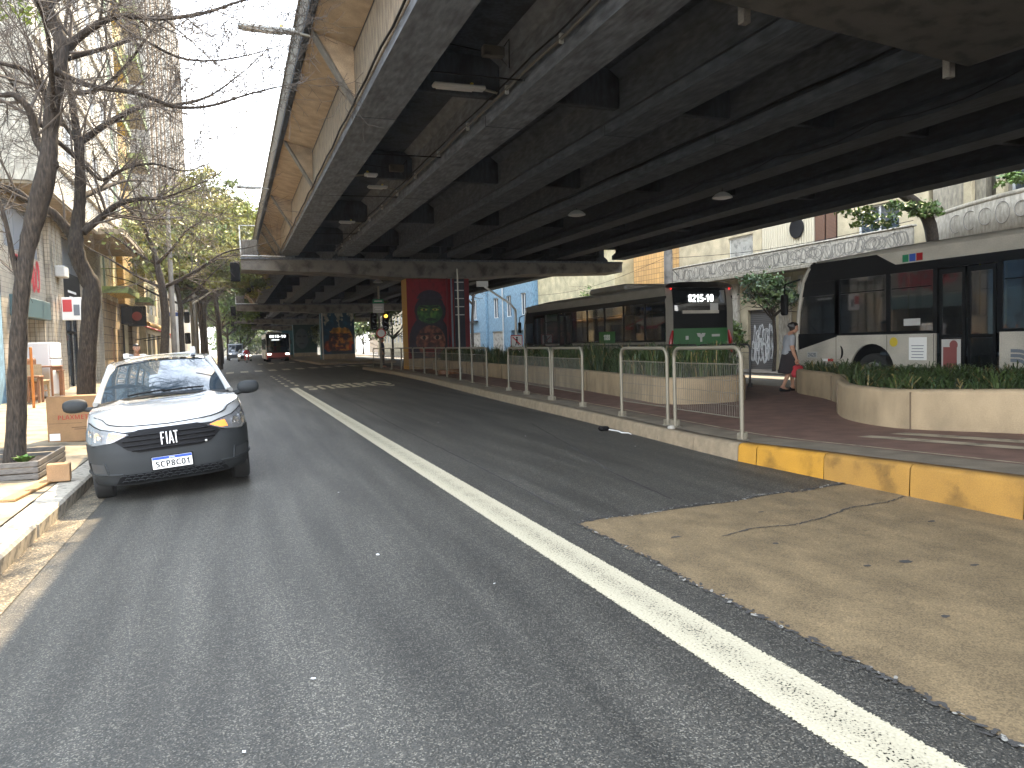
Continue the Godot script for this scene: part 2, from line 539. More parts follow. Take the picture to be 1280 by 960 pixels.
func build_ground() -> void:
	# far ground
	struct("ground", MB.new().box(V(0, -0.75, -250), V(900, 0.5, 900)), M.asphalt_old)
	# carriageway with its crossfall, gutter to island and on to the street beyond
	var xs := [-1.74, -1.5, -1.2, -0.9, -0.4, 0.0, 1.0, 2.2, 4.0, 5.5, 7.0, 8.5, 12.6, 14.0, 16.0, 24.4]
	struct("road", sheet(xs, frange(-14, 260, 60), func(x, d): return P(x, ry(x), d)), M.asphalt)
	# worn concrete gutter strip by the left kerb
	struct("gutter", sheet([-1.73, -1.55, -1.42], frange(-14, 120, 40), func(x, d): return P(x + (0.03 * sin(d * 1.7) + 0.02 * sin(d * 4.1) if x > -1.5 else 0.0), ry(x) + 0.005, d)), M.gutter)
	# concrete bay in the bus lane
	var rg := RandomNumberGenerator.new()
	rg.seed = 4
	var rows := []
	var edge := PackedVector3Array()
	for i in 121:
		var d := lerpf(5.68, -8.0, i / 120.0)
		var x0 := 2.60 + rg.randf_range(-0.018, 0.018) + 0.012 * sin(d * 3.0)
		edge.append(P(x0, ry(x0) + 0.005, d))
		var row := PackedVector3Array()
		for j in 9:
			var x := lerpf(x0, kx(d) + 0.04, j / 8.0)
			var dd := d
			if i == 0: dd += rg.randf_range(-0.02, 0.02) + 0.03 * sin(j * 1.3)
			row.append(P(x, ry(x) + 0.005, dd))
		rows.append(row)
	var first: PackedVector3Array = rows[0]
	struct("concrete_bay", MB.new().grid(rows, false, true), M.concrete_slab)
	# crumbling joint round the bay
	var mb := MB.new()
	var cr := MB.new()
	var path := []
	for k in range(60, 0, -1): path.append(Vector2(lerpf(2.60, 5.42, k / 60.0), 5.69 + 0.03 * sin(k * 0.35)))
	for k in 160: path.append(Vector2(2.595 + 0.012 * sin(k * 0.21), 5.66 - k * 0.085))
	for k in path.size() - 1:
		var a: Vector2 = path[k]
		var b: Vector2 = path[k + 1]
		var t := (b - a).normalized()
		var nn := Vector2(t.y, -t.x)
		for s in 7:
			var q := a.lerp(b, rg.randf()) + nn * rg.randfn() * 0.014
			var w := rg.randf_range(0.005, 0.016)
			var l := w * rg.randf_range(1.1, 2.2)
			var u := (t + nn * rg.randf_range(-1.2, 1.2)).normalized()
			var vv := Vector2(u.y, -u.x)
			var poly := []
			for c in 7:
				var an := TAU * c / 7.0
				var z := q + u * cos(an) * l * rg.randf_range(0.6, 1.1) + vv * sin(an) * w * rg.randf_range(0.6, 1.1)
				poly.append(P(z.x, ry(z.x) + 0.0085 + rg.randf() * 0.002, z.y))
			var dst := mb if s < 5 or rg.randf() < 0.5 else cr
			for c in range(1, 6): 
				if (poly[c] - poly[0]).cross(poly[c + 1] - poly[0]).y > 0: dst.tri(poly[0], poly[c], poly[c + 1])
				else: dst.tri(poly[0], poly[c + 1], poly[c])
	tag(struct("crack", mb, M.crack_tar), "dark broken joint round the concrete bay")
	tag(obj("crumbs", cr, M.crumbs), "pale crumbs of broken asphalt along the joint", "debris", "", "stuff")
	# crack across the bay, manhole-like dark patches
	mb = MB.new()
	var pc := [Vector2(3.35, 4.75), Vector2(3.7, 4.82), Vector2(4.0, 4.74), Vector2(4.35, 4.80), Vector2(4.75, 4.95), Vector2(5.1, 4.93), Vector2(5.4, 5.02)]
	for k in pc.size() - 1:
		for s in 8:
			var a: Vector2 = pc[k].lerp(pc[k + 1], s / 8.0) + Vector2(0, rg.randf_range(-0.012, 0.012))
			var b: Vector2 = pc[k].lerp(pc[k + 1], (s + 1.1) / 8.0) + Vector2(0, rg.randf_range(-0.012, 0.012))
			var w := rg.randf_range(0.004, 0.012)
			mb.quad(P(a.x, ry(a.x) + 0.009, a.y - w), P(b.x, ry(b.x) + 0.009, b.y - w), P(b.x, ry(b.x) + 0.009, b.y + w), P(a.x, ry(a.x) + 0.009, a.y + w))
	for q in [[3.96, 3.67, 0.055, 0.03], [3.7, 3.72, 0.03, 0.02], [4.25, 3.42, 0.035, 0.018], [4.6, 3.3, 0.03, 0.02], [3.55, 4.4, 0.025, 0.02], [4.9, 4.3, 0.04, 0.02], [3.4, 2.9, 0.03, 0.02], [3.05, 4.9, 0.05, 0.02], [4.05, 5.2, 0.03, 0.015], [4.9, 3.1, 0.03, 0.02]]:
		var ring := []
		for c in 9:
			var an := TAU * c / 9.0
			ring.append(P(q[0] + cos(an) * q[2] * rg.randf_range(0.7, 1.1), ry(q[0]) + 0.0095, q[1] + sin(an) * q[3] * rg.randf_range(0.7, 1.1)))
		for c in range(1, 8): mb.tri(ring[0], ring[c], ring[c + 1])
	struct("crack_across", mb, M.crack_tar)
	# seams between paving passes
	for q in [[[3.02, 26.0], [2.98, 20.0], [2.80, 13.5], [2.76, 9.0], [2.70, 6.2]], [[4.9, 12.5], [4.3, 9.4], [3.9, 7.6], [3.7, 5.9]]]:
		var sb := MB.new()
		var row1 := PackedVector3Array()
		var row2 := PackedVector3Array()
		for k in q.size() - 1:
			for s2 in 14:
				var t2 := s2 / 14.0
				var x := lerpf(q[k][0], q[k + 1][0], t2) + rg.randf_range(-0.008, 0.008)
				var dd := lerpf(q[k][1], q[k + 1][1], t2)
				var w2 := rg.randf_range(0.006, 0.016)
				row1.append(P(x - w2, ry(x) + 0.005, dd)); row2.append(P(x + w2, ry(x) + 0.005, dd))
		struct("paving_seam", sb.grid([row1, row2], false, true), M.crack_tar)
	# painted lines
	struct("lane_line", sheet(frange(2.01, 2.32, 6), frange(-10, 30, 80), func(x, d): return P(x, ry(x) + 0.006, d)), M.lane_paint)
	mb = MB.new()
	for i in 6:
		for x in [1.95, 2.35]:
			var d := 31.5 + i * 2.4
			mb.quad(P(x, ry(x) + 0.006, d), P(x + 0.14, ry(x) + 0.006, d), P(x + 0.14, ry(x) + 0.006, d + 1.0), P(x, ry(x) + 0.006, d + 1.0))
	struct("lane_dashes", mb, M.road_paint)
	mb = MB.new()
	for i in 12:
		var x := -1.3 + i * 0.92
		mb.quad(P(x, ry(x) + 0.006, 54), P(x + 0.5, ry(x + 0.5) + 0.006, 54), P(x + 0.5, ry(x + 0.5) + 0.006, 57.5), P(x, ry(x) + 0.006, 57.5))
	for i in 7:
		var x := 2.4 + i * 1.0
		mb.quad(P(x, ry(x) + 0.006, 78), P(x + 0.5, ry(x + 0.5) + 0.006, 78), P(x + 0.5, ry(x + 0.5) + 0.006, 81), P(x, ry(x) + 0.006, 81))
	struct("crossing_stripes", mb, M.road_paint)
	# ONIBUS, read from the far end
	var tm := TextMesh.new()
	var sf := SystemFont.new()
	sf.font_names = PackedStringArray(["Droid Sans"])
	sf.font_weight = 700
	tm.font = sf
	tm.text = "ÔNIBUS"
	tm.font_size = 64
	tm.pixel_size = 0.01
	tm.depth = 0.004
	var o := MeshInstance3D.new()
	o.name = "road_lettering"
	o.mesh = tm
	o.material_override = M.road_paint
	var ab := tm.get_aabb()
	var sx := 3.05 / ab.size.x
	var sy := 3.7 / ab.size.y
	# text x runs to -X, text up runs towards the camera
	var c := ab.get_center()
	var bs := Basis(V(-sx, -0.027 * sx, 0), V(0, 0, sy), V(0, 1, 0))
	o.transform = Transform3D(bs, P(4.05, ry(4.05) + 0.009, 28.8) - bs * c)
	add_child(o, true)
	tag(o, "white bus lane lettering painted on the road", "", "", "structure")
	# left pavement
	var sw := struct("sidewalk_near_shops", sheet([-2.02, -3.0, -4.0, -5.0, -6.4], frange(-14, 200, 70), func(x, d): return P(x, 0.042 + (-2.0 - x) * 0.05, d)), M.pave_left)
	(sw.mesh as ArrayMesh)
	rg.seed = 11
	for i in 44:
		var d0 := -2.0 + i * 1.25 if i < 40 else 48.0 + (i - 40) * 30.0
		var ln := 1.25 if i < 40 else 30.0
		var j := rg.randf_range(-0.008, 0.008)
		var s := MB.new().box(Vector3.ZERO, V(0.30, 0.30, ln - 0.012), 0.025)
		var k := obj("kerb_stone", s, M.kerb_white, sw)
		k.position = P(-1.87 + j, -0.105 + rg.randf_range(-0.006, 0.006), d0 + ln / 2)
		k.rotation = V(0, rg.randf_range(-0.008, 0.008), rg.randf_range(-0.02, 0.02))
	# pavement joints
	for i in 26:
		var d := 2.0 + i * 1.5
		var q := MB.new()
		q.quad(P(-6.3, 0.042 + 4.3 * 0.05 + 0.004, d), P(-2.03, 0.0475, d), P(-2.03, 0.0475, d + 0.012), P(-6.3, 0.042 + 4.3 * 0.05 + 0.004, d + 0.012))
		obj("paving_joint", q, M.kerb_top, sw)
	for x in [-2.7, -4.1, -5.3]:
		var q := MB.new()
		var y: float = 0.042 + (-2.0 - x) * 0.05 + 0.005
		q.quad(P(x, y, -4), P(x + 0.012, y, -4), P(x + 0.012, y, 60), P(x, y, 60))
		obj("paving_joint", q, M.kerb_top, sw)
	# pavement on the far side of the other street
	struct("sidewalk_opposite", MB.new().box(P(25.6, -0.32, 90), V(2.6, 0.22, 260), 0.02), M.island_grey)
	# second island beyond the crossing
	struct("far_island", MB.new().box(P(9.6, 0.2, 130), V(6.0, 0.3, 136), 0.03), M.kerb_grey)

# ================================================================ elevated highway
const GX := [2.82, 5.45, 8.15, 10.95, 13.9, 16.9, 20.35]

func build_highway() -> void:
	var hw := thing("elevated_highway", "long concrete elevated highway on painted pillars spanning the street", "elevated highway")
	var spans := [[-32.0, 5.0], [8.0, 38.2], [40.2, 78.0], [80.0, 114.0], [116.0, 150.0], [152.0, 200.0]]
	# girders: bottom flange, web, top flange
	var prof := PackedVector2Array([V2(-0.39, 0.0), V2(0.39, 0.0), V2(0.39, 0.22), V2(0.16, 0.40), V2(0.16, 1.12), V2(0.40, 1.30), V2(-0.40, 1.30), V2(-0.16, 1.12), V2(-0.16, 0.40), V2(-0.39, 0.22)])
	for s in spans:
		var joints: Array = [s[0], s[1]]
		for i in GX.size():
			var g := MB.new()
			g.prism(prof, -s[1], -s[0], Transform3D(Basis(), V(GX[i], 5.97, 0)))
			obj("girder", g, M.girder if i < 2 else (M.girder_dark if i < 4 else M.girder_soot_shade), hw)
			if i == 0:
				# outer face of the edge girder, warm bounce light in its tan
				obj("edge_face", MB.new().box(P(2.455, 6.62, (s[0] + s[1]) / 2), V(0.10, 0.98, s[1] - s[0] - 0.02), 0.012), M.girder_face, hw)
		# cross frames
		var n := int(round((s[1] - s[0]) / 8.0))
		for k in n + 1:
			var d: float = lerpf(s[0] + 0.4, s[1] - 0.4, float(k) / n)
			if s[0] == 8.0: d = [8.4, 14.9, 22.8, 30.8, 37.8][k]
			for i in 4:
				if k > 0 and k < n: obj("joint_line", MB.new().box(P(GX[i], 6.07, d + 0.16), V(0.79, 0.21, 0.022)), M.soot_shade, hw)
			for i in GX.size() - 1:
				obj("cross_frame", MB.new().box(P((GX[i] + GX[i + 1]) / 2, 6.88, d), V(GX[i + 1] - GX[i] - 0.33, 0.80, 0.22), 0.02), M.soot_shade, hw)
			# bracket under the cantilever
			if d > 4.0:
				var b := MB.new()
				b.prism(PackedVector2Array([V2(1.66, 7.40), V2(2.40, 6.14), V2(2.40, 7.30)]), -d - 0.10, -d + 0.10)
				obj("bracket", b, M.cantilever, hw)
				obj("bracket", MB.new().box(P(2.03, 6.77, d), V(0.05, 1.46, 0.30), 0.01, Basis(Vector3.BACK, 0.53)), M.parapet, hw)
	# deck, cantilevers, parapets
	obj("deck", MB.new().box(P(11.5, 7.44, 84), V(18.1, 0.30, 232)), M.soot_shade, hw)
	for k in 48:
		var d0 := -32.0 + k * 4.84
		if d0 < -3 or k % 1 == 0:
			var c := MB.new()
			c.prism(PackedVector2Array([V2(1.52, 7.42), V2(2.42, 7.18), V2(2.42, 7.58), V2(1.52, 7.58)]), -d0 - 4.825, -d0)
			obj("cantilever_panel", c, M.cantilever, hw)
			obj("parapet_panel", MB.new().box(P(1.60, 7.80, d0 + 2.41), V(0.16, 0.70, 4.81), 0.02), M.parapet, hw)
	obj("parapet_coping", MB.new().box(P(1.60, 8.17, 84), V(0.24, 0.07, 232), 0.015), M.parapet, hw)
	obj("deck_lip", MB.new().box(P(1.56, 7.40, 84), V(0.13, 0.12, 232), 0.015), M.soot_shade, hw)
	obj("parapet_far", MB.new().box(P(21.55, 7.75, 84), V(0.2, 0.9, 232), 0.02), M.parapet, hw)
	obj("cantilever_far", MB.new().box(P(21.1, 7.38, 84), V(0.9, 0.2, 232), 0.02), M.soot_shade, hw)
	# pier caps: deeper towards the pillar
	for q in [[5.0, 8.0, 0.22, 2], [38.2, 40.2, -0.06, 0], [78.0, 80.0, -0.05, 1], [114.0, 116.0, -0.1, 1], [150.0, 152.0, -0.1, 1]]:
		var c := MB.new()
		var y: float = q[2]
		var pl := PackedVector2Array([V2(0.62, 5.90 + y), V2(0.62, 5.36 + y), V2(5.4, 5.22 + y), V2(8.3, 5.00 + y), V2(11.8, 5.00 + y), V2(14.8, 5.22 + y), V2(20.6, 5.36 + y), V2(20.6, 5.90 + y)])
		if q[3] == 2:
			pl = PackedVector2Array([V2(0.62, 5.97), V2(0.62, 5.85), V2(5.4, 5.62), V2(9.75, 5.22), V2(10.9, 5.60), V2(14.8, 5.70), V2(20.6, 5.75), V2(20.6, 5.97)])
		c.prism(pl, -q[1], -q[0])
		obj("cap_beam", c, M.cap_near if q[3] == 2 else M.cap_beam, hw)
		if q[3] != 2:
			obj("cap_ledge", MB.new().box(P(10.6, 5.88 + y, q[0] - 0.03), V(20.0, 0.10, 0.10), 0.015), M.girder, hw)
		# end block and maintenance rail on the tip of the cap
		if q[0] > 30:
			obj("end_block", MB.new().box(P(1.02, 6.28, q[0] + 1.0), V(0.72, 0.88, 1.6), 0.03), M.parapet, hw)
			obj("end_rail", MB.new().tube([P(0.62, 5.9, q[0] + 0.1), P(0.60, 7.35, q[0] + 0.1), P(1.3, 7.35, q[0] + 0.1)], [0.035], 6), M.white_pipe, hw)
			obj("end_rail", MB.new().tube([P(0.55, 5.94, q[0] - 0.06), P(2.6, 5.92, q[0] - 0.06)], [0.03], 6), M.white_pipe, hw)
			if q[0] > 37: obj("signal_box", MB.new().box(P(0.35, 5.3, q[0] + 1.2), V(0.45, 0.9, 0.4), 0.03), M.black, hw)
	# hanging brackets behind the near cap
	obj("drop_bolt", MB.new().box(P(9.75, 5.30, 8.3), V(0.12, 0.28, 0.12), 0.01), M.cap_beam, hw)
	obj("drop_bolt", MB.new().box(P(6.35, 5.72, 8.4), V(0.12, 0.32, 0.12), 0.01), M.cap_beam, hw)
	# pipes and cable runs along the second girder, conduit on others
	for q in [[4.98, 6.24, 0.03], [4.94, 6.33, 0.018], [10.42, 6.22, 0.022], [2.36, 6.13, 0.02]]:
		var ps := []
		for k in 40:
			var d := 8.0 + k * 0.78
			ps.append(P(q[0] + 0.012 * sin(k * 2.1), q[1] + 0.014 * sin(k * 1.3), d))
		obj("cable_run", MB.new().tube(ps, [q[2]], 6), M.wire_grey if q[2] > 0.025 else M.black, hw)
	for k in 12:
		obj("pipe_clip", MB.new().box(P(5.0, 6.24, 8.6 + k * 2.5), V(0.07, 0.16, 0.05), 0.008), M.lamp_body, hw)
	for k in 9:
		var d := 10.0 + k * 3.3
		var ps := [P(13.5, 6.2, d), P(13.45, 6.02, d + 1.1), P(13.48, 6.05, d + 2.2), P(13.5, 6.2, d + 3.3)]
		obj("cable_run", MB.new().tube(ps, [0.012], 5), M.black, hw)
	# cross conduits under the first bay
	for d in [12.6, 18.3, 23.5, 31.5]:
		obj("conduit", MB.new().tube([P(3.18, 6.08, d), P(5.0, 6.12, d + 0.1)], [0.014], 5), M.black, hw)
	# pillars
	for q in [[38.5, 0], [78.3, 1], [114.3, 2], [150.3, 2]]:
		var y0 := 0.1
		obj("pillar", MB.new().box(P(10.1, (y0 + 4.95) / 2, q[0] + 0.6), V(3.3, 4.95 - y0, 1.2), 0.03), [M.mural_side, M.pillar_teal, M.pillar_teal][q[1]], hw)
	obj("pillar", MB.new().box(P(10.6, 2.5, 5.55), V(3.0, 5.4, 0.8), 0.03), M.cap_beam, hw)

func V2(x: float, y: float) -> Vector2:
	return Vector2(x, y)

# ================================================================ buildings
var wcache := {}

func wall_mesh(x0: float, x1: float, y0: float, y1: float, z: float, th: float, holes: Array) -> MB:
	var mb := MB.new()
	var xs := [x0, x1]
	var ys := [y0, y1]
	for h in holes:
		for q in [h[0], h[1]]:
			if q > x0 and q < x1 and not xs.has(q): xs.append(q)
		for q in [h[2], h[3]]:
			if q > y0 and q < y1 and not ys.has(q): ys.append(q)
	xs.sort(); ys.sort()
	for i in xs.size() - 1:
		for j in ys.size() - 1:
			var cx: float = (xs[i] + xs[i + 1]) / 2
			var cy: float = (ys[j] + ys[j + 1]) / 2
			var open := false
			for h in holes:
				if cx > h[0] and cx < h[1] and cy > h[2] and cy < h[3]: open = true
			if not open:
				mb.quad(V(xs[i], ys[j], z), V(xs[i + 1], ys[j], z), V(xs[i + 1], ys[j + 1], z), V(xs[i], ys[j + 1], z))
				mb.quad(V(xs[i + 1], ys[j], z - th), V(xs[i], ys[j], z - th), V(xs[i], ys[j + 1], z - th), V(xs[i + 1], ys[j + 1], z - th))
	for h in holes:
		var a := V(h[0], h[2], z); var b := V(h[1], h[2], z); var c := V(h[1], h[3], z); var d := V(h[0], h[3], z)
		var k := V(0, 0, -th)
		mb.quad(a, a + k, b + k, b) ; mb.quad(b, b + k, c + k, c); mb.quad(c, c + k, d + k, d); mb.quad(d, d + k, a + k, a)
	# ends and top
	var t := V(0, 0, -th)
	mb.quad(V(x1, y0, z), V(x1, y0, z) + t, V(x1, y1, z) + t, V(x1, y1, z))
	mb.quad(V(x0, y0, z) + t, V(x0, y0, z), V(x0, y1, z), V(x0, y1, z) + t)
	mb.quad(V(x0, y1, z), V(x1, y1, z), V(x1, y1, z) + t, V(x0, y1, z) + t)
	mb.quad(V(x0, y0, z) + t, V(x1, y0, z) + t, V(x1, y0, z), V(x0, y0, z))
	return mb

# the body of a building behind its front wall
func body_mesh(x0: float, x1: float, y0: float, y1: float, z: float, dp: float) -> MB:
	return MB.new().box(V((x0 + x1) / 2, (y0 + y1) / 2, z - dp / 2), V(x1 - x0, y1 - y0, dp))

# kind: 0 two sliding panes, 1 slatted shutters, 2 blind half down, 3 single fixed pane, 4 roller closed
func window(parent: Node, x: float, y: float, w: float, h: float, z: float, kind: int, shut: Material = null) -> Node3D:
	var key := "%d_%.2f_%.2f" % [kind, w, h]
	if not wcache.has(key):
		var f := MB.new()
		var t := 0.06
		f.box(V(0, h / 2 - t / 2, 0), V(w, t, 0.08), 0.008); f.box(V(0, -h / 2 + t / 2, 0), V(w, t, 0.08), 0.008)
		for s in [-1, 1]: f.box(V(s * (w / 2 - t / 2), 0, 0), V(t, h - 2 * t, 0.08), 0.008)
		if kind == 0 or kind == 2: f.box(V(0, 0, 0.005), V(0.07, h - 2 * t, 0.06), 0.008)
		var g := MB.new()
		g.box(V(0, 0, -0.02), V(w - 2 * t + 0.01, h - 2 * t + 0.01, 0.012))
		var b := MB.new()
		if kind == 2: b.box(V(0, h * 0.22, -0.045), V(w - 2 * t - 0.02, h * 0.5, 0.02))
		if kind == 1 or kind == 4:
			b.box(V(-w / 4 if kind == 1 else 0.0, 0, 0.01), V((w / 2 if kind == 1 else w) - 0.07, h - 0.1, 0.05), 0.01)
			if kind == 1: b.box(V(w / 4, 0, 0.01), V(w / 2 - 0.07, h - 0.1, 0.05), 0.01)
		wcache[key] = [f.mesh(), g.mesh(), b.mesh() if b.v.size() else null]
	var q: Array = wcache[key]
	var o := obj("window", q[0], M.frame_white, parent, V(x, y, z))
	if kind != 4 and kind != 1: obj("pane", q[1], M.window_glass, o)
	if q[2]: obj("blind" if kind == 2 else "shutter", q[2], shut if shut else (M.roller_white if kind != 1 else M.green_shutter), o)
	return o

func text_mesh(s: String, h: float, mt: Material, parent: Node, xf: Transform3D, called := "lettering", bold := true, width := 0.0, depth := 0.01) -> MeshInstance3D:
	var tm := TextMesh.new()
	var sf := SystemFont.new()
	sf.font_names = PackedStringArray(["Droid Sans"])
	sf.font_weight = 700 if bold else 400
	tm.font = sf
	tm.text = s
	tm.font_size = 48
	tm.pixel_size = 0.01
	tm.depth = depth * 0.35 / h if h < 0.35 else depth
	tm.curve_step = 4.0
	var o := MeshInstance3D.new()
	o.name = called
	o.mesh = tm
	o.material_override = mt
	var a := tm.get_aabb()
	var ky := h / a.size.y
	var kx2 := ky if width <= 0.0 else width / a.size.x
	var c := a.get_center()
	c.z = a.position.z
	o.transform = xf * Transform3D(Basis.from_scale(V(kx2, ky, ky if h >= 0.35 else h / 0.35)), V(-c.x * kx2, -c.y * ky, 0))
	parent.add_child(o, true)
	return o

func scrawl(parent: Node, x0: float, x1: float, y0: float, y1: float, z: float, sd: int, n: int, mt: Material, r := 0.018, step := 0.0) -> void:
	var rg := RandomNumberGenerator.new()
	rg.seed = sd
	var mb := MB.new()
	for k in n:
		var ps := []
		var cx := lerpf(x0, x1, (k + 0.5) / n) + rg.randf_range(-0.1, 0.1)
		var w := (x1 - x0) / n * rg.randf_range(0.35, 0.62)
		var h := (y1 - y0) * rg.randf_range(0.30, 0.5)
		var cy := (y0 + y1) / 2 + rg.randf_range(-0.1, 0.1) * (y1 - y0)
		var ph := rg.randf() * TAU
		var turns := rg.randf_range(1.0, 1.8)
		for i in 19:
			var a := ph + TAU * turns * i / 18.0
			var sq := 1.0 + 0.25 * sin(a * 2 + k)
			ps.append(V(cx + cos(a) * w * sq + (i - 9) * w * 0.05, cy + sin(a) * h * (1.0 - 0.15 * sin(3 * a + k)), z))
		for i in ps.size() - 1:
			var t: Vector3 = (ps[i + 1] - ps[i]).normalized()
			var q := V(-t.y, t.x, 0) * r * (0.7 + 0.5 * absf(sin(i * 0.7 + k)))
			mb.quad(ps[i] - q, ps[i + 1] - q, ps[i + 1] + q, ps[i] + q)
	obj("graffiti", mb, mt, parent)

func floors_of_windows(b: Node, holes: Array, x0: float, x1: float, nx: int, y0: float, fh: float, nf: int, w: float, h: float, kinds: Array, sd: int) -> void:
	for j in nf:
		for i in nx:
			var cx := lerpf(x0, x1, (i + 0.5) / nx)
			var cy := y0 + j * fh
			holes.append([cx - w / 2, cx + w / 2, cy - h / 2, cy + h / 2, kinds[(i * 7 + j * 5 + sd) % kinds.size()]])

func fill_holes(b: Node, holes: Array, z: float, shut: Material = null) -> void:
	for h in holes:
		if h.size() > 4 and h[4] >= 0:
			window(b, (h[0] + h[1]) / 2, (h[2] + h[3]) / 2, h[1] - h[0], h[3] - h[2], z - 0.12, h[4], shut)

func building(called: String, label: String, at: Vector3, turn: float, w: float, y1: float, dp: float, holes: Array, wallm: Material, shut: Material = null, y0 := -0.3) -> Node3D:
	var b := thing(called, label, "building", at, turn)
	obj("wall", wall_mesh(0, w, y0, y1, 0, 0.25, holes), wallm, b)
	obj("rear_block", body_mesh(0.01, w - 0.01, y0, y1 - 0.01, -0.26, dp), wallm, b)
	fill_holes(b, holes, 0.0, shut)
	return b

func build_left_street() -> void:
	var L := PI / 2
	# ---------------- blue painted building nearest the camera
	var holes := [[2.0, 5.0, 0.0, 3.2, -1], [1.0, 3.0, 4.4, 6.2, 2], [4.0, 6.0, 4.4, 6.2, 2], [1.0, 3.0, 7.6, 9.2, 0], [4.0, 6.0, 7.6, 9.2, 0]]
	var b := building("blue_building", "blue painted shop building before the white tiled one", P(-6.0, 0, 8.0), L, 17.2, 24, 12, holes, M.blue_wall)
	obj("base_band", MB.new().box(V(11.5, 2.2, 0.05), V(9.5, 4.8, 0.08), 0.01), M.blue_dark, b)
	for j in 5: obj("cornice", MB.new().box(V(8.6, 6.8 + j * 3.2, 0.08), V(17.0, 0.2, 0.3), 0.02), M.dirty_white, b)
	holes = []
	floors_of_windows(b, holes, 8, 16.5, 4, 8.2, 3.2, 5, 1.3, 1.5, [0, 2, 0], 1)
	for h in holes: window(b, (h[0] + h[1]) / 2, (h[2] + h[3]) / 2, 1.3, 1.5, 0.06, h[4])

	# ---------------- white tiled building, shop open at street level, upper floors jutting out
	holes = [[0.9, 5.2, 0.2, 3.35, -1], [0.6, 5.0, 4.75, 6.2, -1], [8.0, 11.5, 0.25, 3.3, -1], [8.0, 12.6, 4.75, 6.2, -1], [14.2, 15.5, 0.25, 2.9, -1]]
	b = thing("tiled_building", "white tiled building with open shop, red graffiti and jutting upper floors", "building", P(-6.0, 0, 25.3), L)
	obj("wall", wall_mesh(0, 18.2, -0.3, 6.5, 0, 0.25, holes), M.white_tile, b)
	obj("rear_block", body_mesh(0.01, 18.19, 6.0, 6.5, -0.26, 10), M.white_tile, b)
	# shop interior
	obj("shop_interior", MB.new().box(V(5.35, 1.6, -2.4), V(0.12, 3.6, 4.2)).box(V(0.75, 1.6, -2.4), V(0.12, 3.6, 4.2)).box(V(3.0, 1.6, -4.6), V(4.7, 3.6, 0.12)).box(V(3.0, 3.6, -2.4), V(4.6, 0.1, 4.2)), M.white_tile, b)
	obj("shop_floor", MB.new().box(V(3.0, 0.12, -2.3), V(4.6, 0.12, 4.4)), M.kerb_top, b)
	for k in 3: obj("shelf", MB.new().box(V(5.12, 1.3 + k * 0.6, -2.6), V(0.3, 0.04, 1.6), 0.01), M.dark_steel, b)
	obj("roller_box", MB.new().box(V(3.05, 3.05, 0.04), V(4.5, 0.62, 0.3), 0.02), M.teal_shutter, b)
	for q in [[2.8, 5.48, 4.4, 1.45], [10.3, 5.48, 4.6, 1.45]]:
		for k in 3: obj("panel", MB.new().box(V(q[0] - q[2] / 3 + k * q[2] / 3, q[1], -0.10), V(q[2] / 3 - 0.03, q[3] - 0.02, 0.06), 0.01), M.panel_grey, b)
	obj("panel_lintel", MB.new().box(V(2.8, 6.28, 0.02), V(4.6, 0.14, 0.16), 0.01), M.soffit_tan, b)
	for x in [5.9, 6.5, 7.1, 7.6]: obj("pilaster", MB.new().box(V(x, 3.1, 0.09), V(0.42, 6.6, 0.18), 0.015), M.white_tile, b)
	scrawl(b, 1.6, 4.7, 3.65, 4.6, 0.012, 5, 7, M.graffiti_red, 0.07)
	# air conditioner bracket, meter box, small sign
	obj("air_conditioner", MB.new().box(V(6.7, 4.55, 0.34), V(0.8, 0.4, 0.32), 0.03), M.lamp_body, b)
	obj("shop_sign", MB.new().box(V(7.3, 3.25, 0.45), V(0.10, 0.85, 0.75), 0.01), M.white, b)
	obj("sign_print", MB.new().box(V(7.245, 3.36, 0.36), V(0.01, 0.45, 0.30)), M.graffiti_red, b)
	obj("sign_print", MB.new().box(V(7.245, 3.2, 0.66), V(0.01, 0.4, 0.2)), M.panel_grey, b)
	# black shop front with its upright sign
	obj("black_fascia", MB.new().box(V(9.8, 4.0, 0.07), V(3.4, 1.5, 0.12), 0.01), M.black, b)
	for k in 3: obj("sign_line", MB.new().box(V(9.7 + 0.1 * k, 4.02 - k * 0.22, 0.134), V(1.7 - 0.3 * k, 0.09, 0.006)), M.white, b)
	obj("glass_front", MB.new().box(V(9.75, 1.8, -0.14), V(3.4, 3.0, 0.03)), M.window_glass, b)
	for x in [8.05, 9.2, 10.3, 11.45]: obj("door_frame", MB.new().box(V(x, 1.75, -0.10), V(0.07, 3.1, 0.08), 0.01), M.black, b)
	obj("door_frame", MB.new().box(V(9.75, 2.45, -0.10), V(3.4, 0.08, 0.08), 0.01), M.black, b)
	obj("door", MB.new().box(V(14.85, 1.55, -0.12), V(1.2, 2.6, 0.06), 0.01), M.brown_wood, b)
	for x in [12.6, 13.7, 16.0]: obj("pilaster", MB.new().box(V(x, 1.6, 0.06), V(0.5, 3.2, 0.12), 0.015), M.white_tile, b)
	# jutting floors
	holes = []
	floors_of_windows(b, holes, 0.4, 17.8, 6, 8.9, 3.1, 6, 1.7, 1.6, [2, 0, 1, 2, 0], 2)
	obj("upper_wall", wall_mesh(0, 18.2, 6.5, 27, 1.1, 0.25, holes), M.dirty_white, b)
	obj("upper_block", body_mesh(0.01, 18.19, 6.52, 26.99, 0.84, 11), M.dirty_white, b)
	fill_holes(b, holes, 1.1)
	obj("soffit", MB.new().box(V(9.1, 6.47, 0.6), V(18.1, 0.1, 0.9), 0.01), M.soffit_tan, b)
	for j in 6:
		obj("floor_band", MB.new().box(V(9.1, 7.55 + j * 3.1, 1.14), V(18.2, 0.22, 0.14), 0.02), M.dirty_white, b)
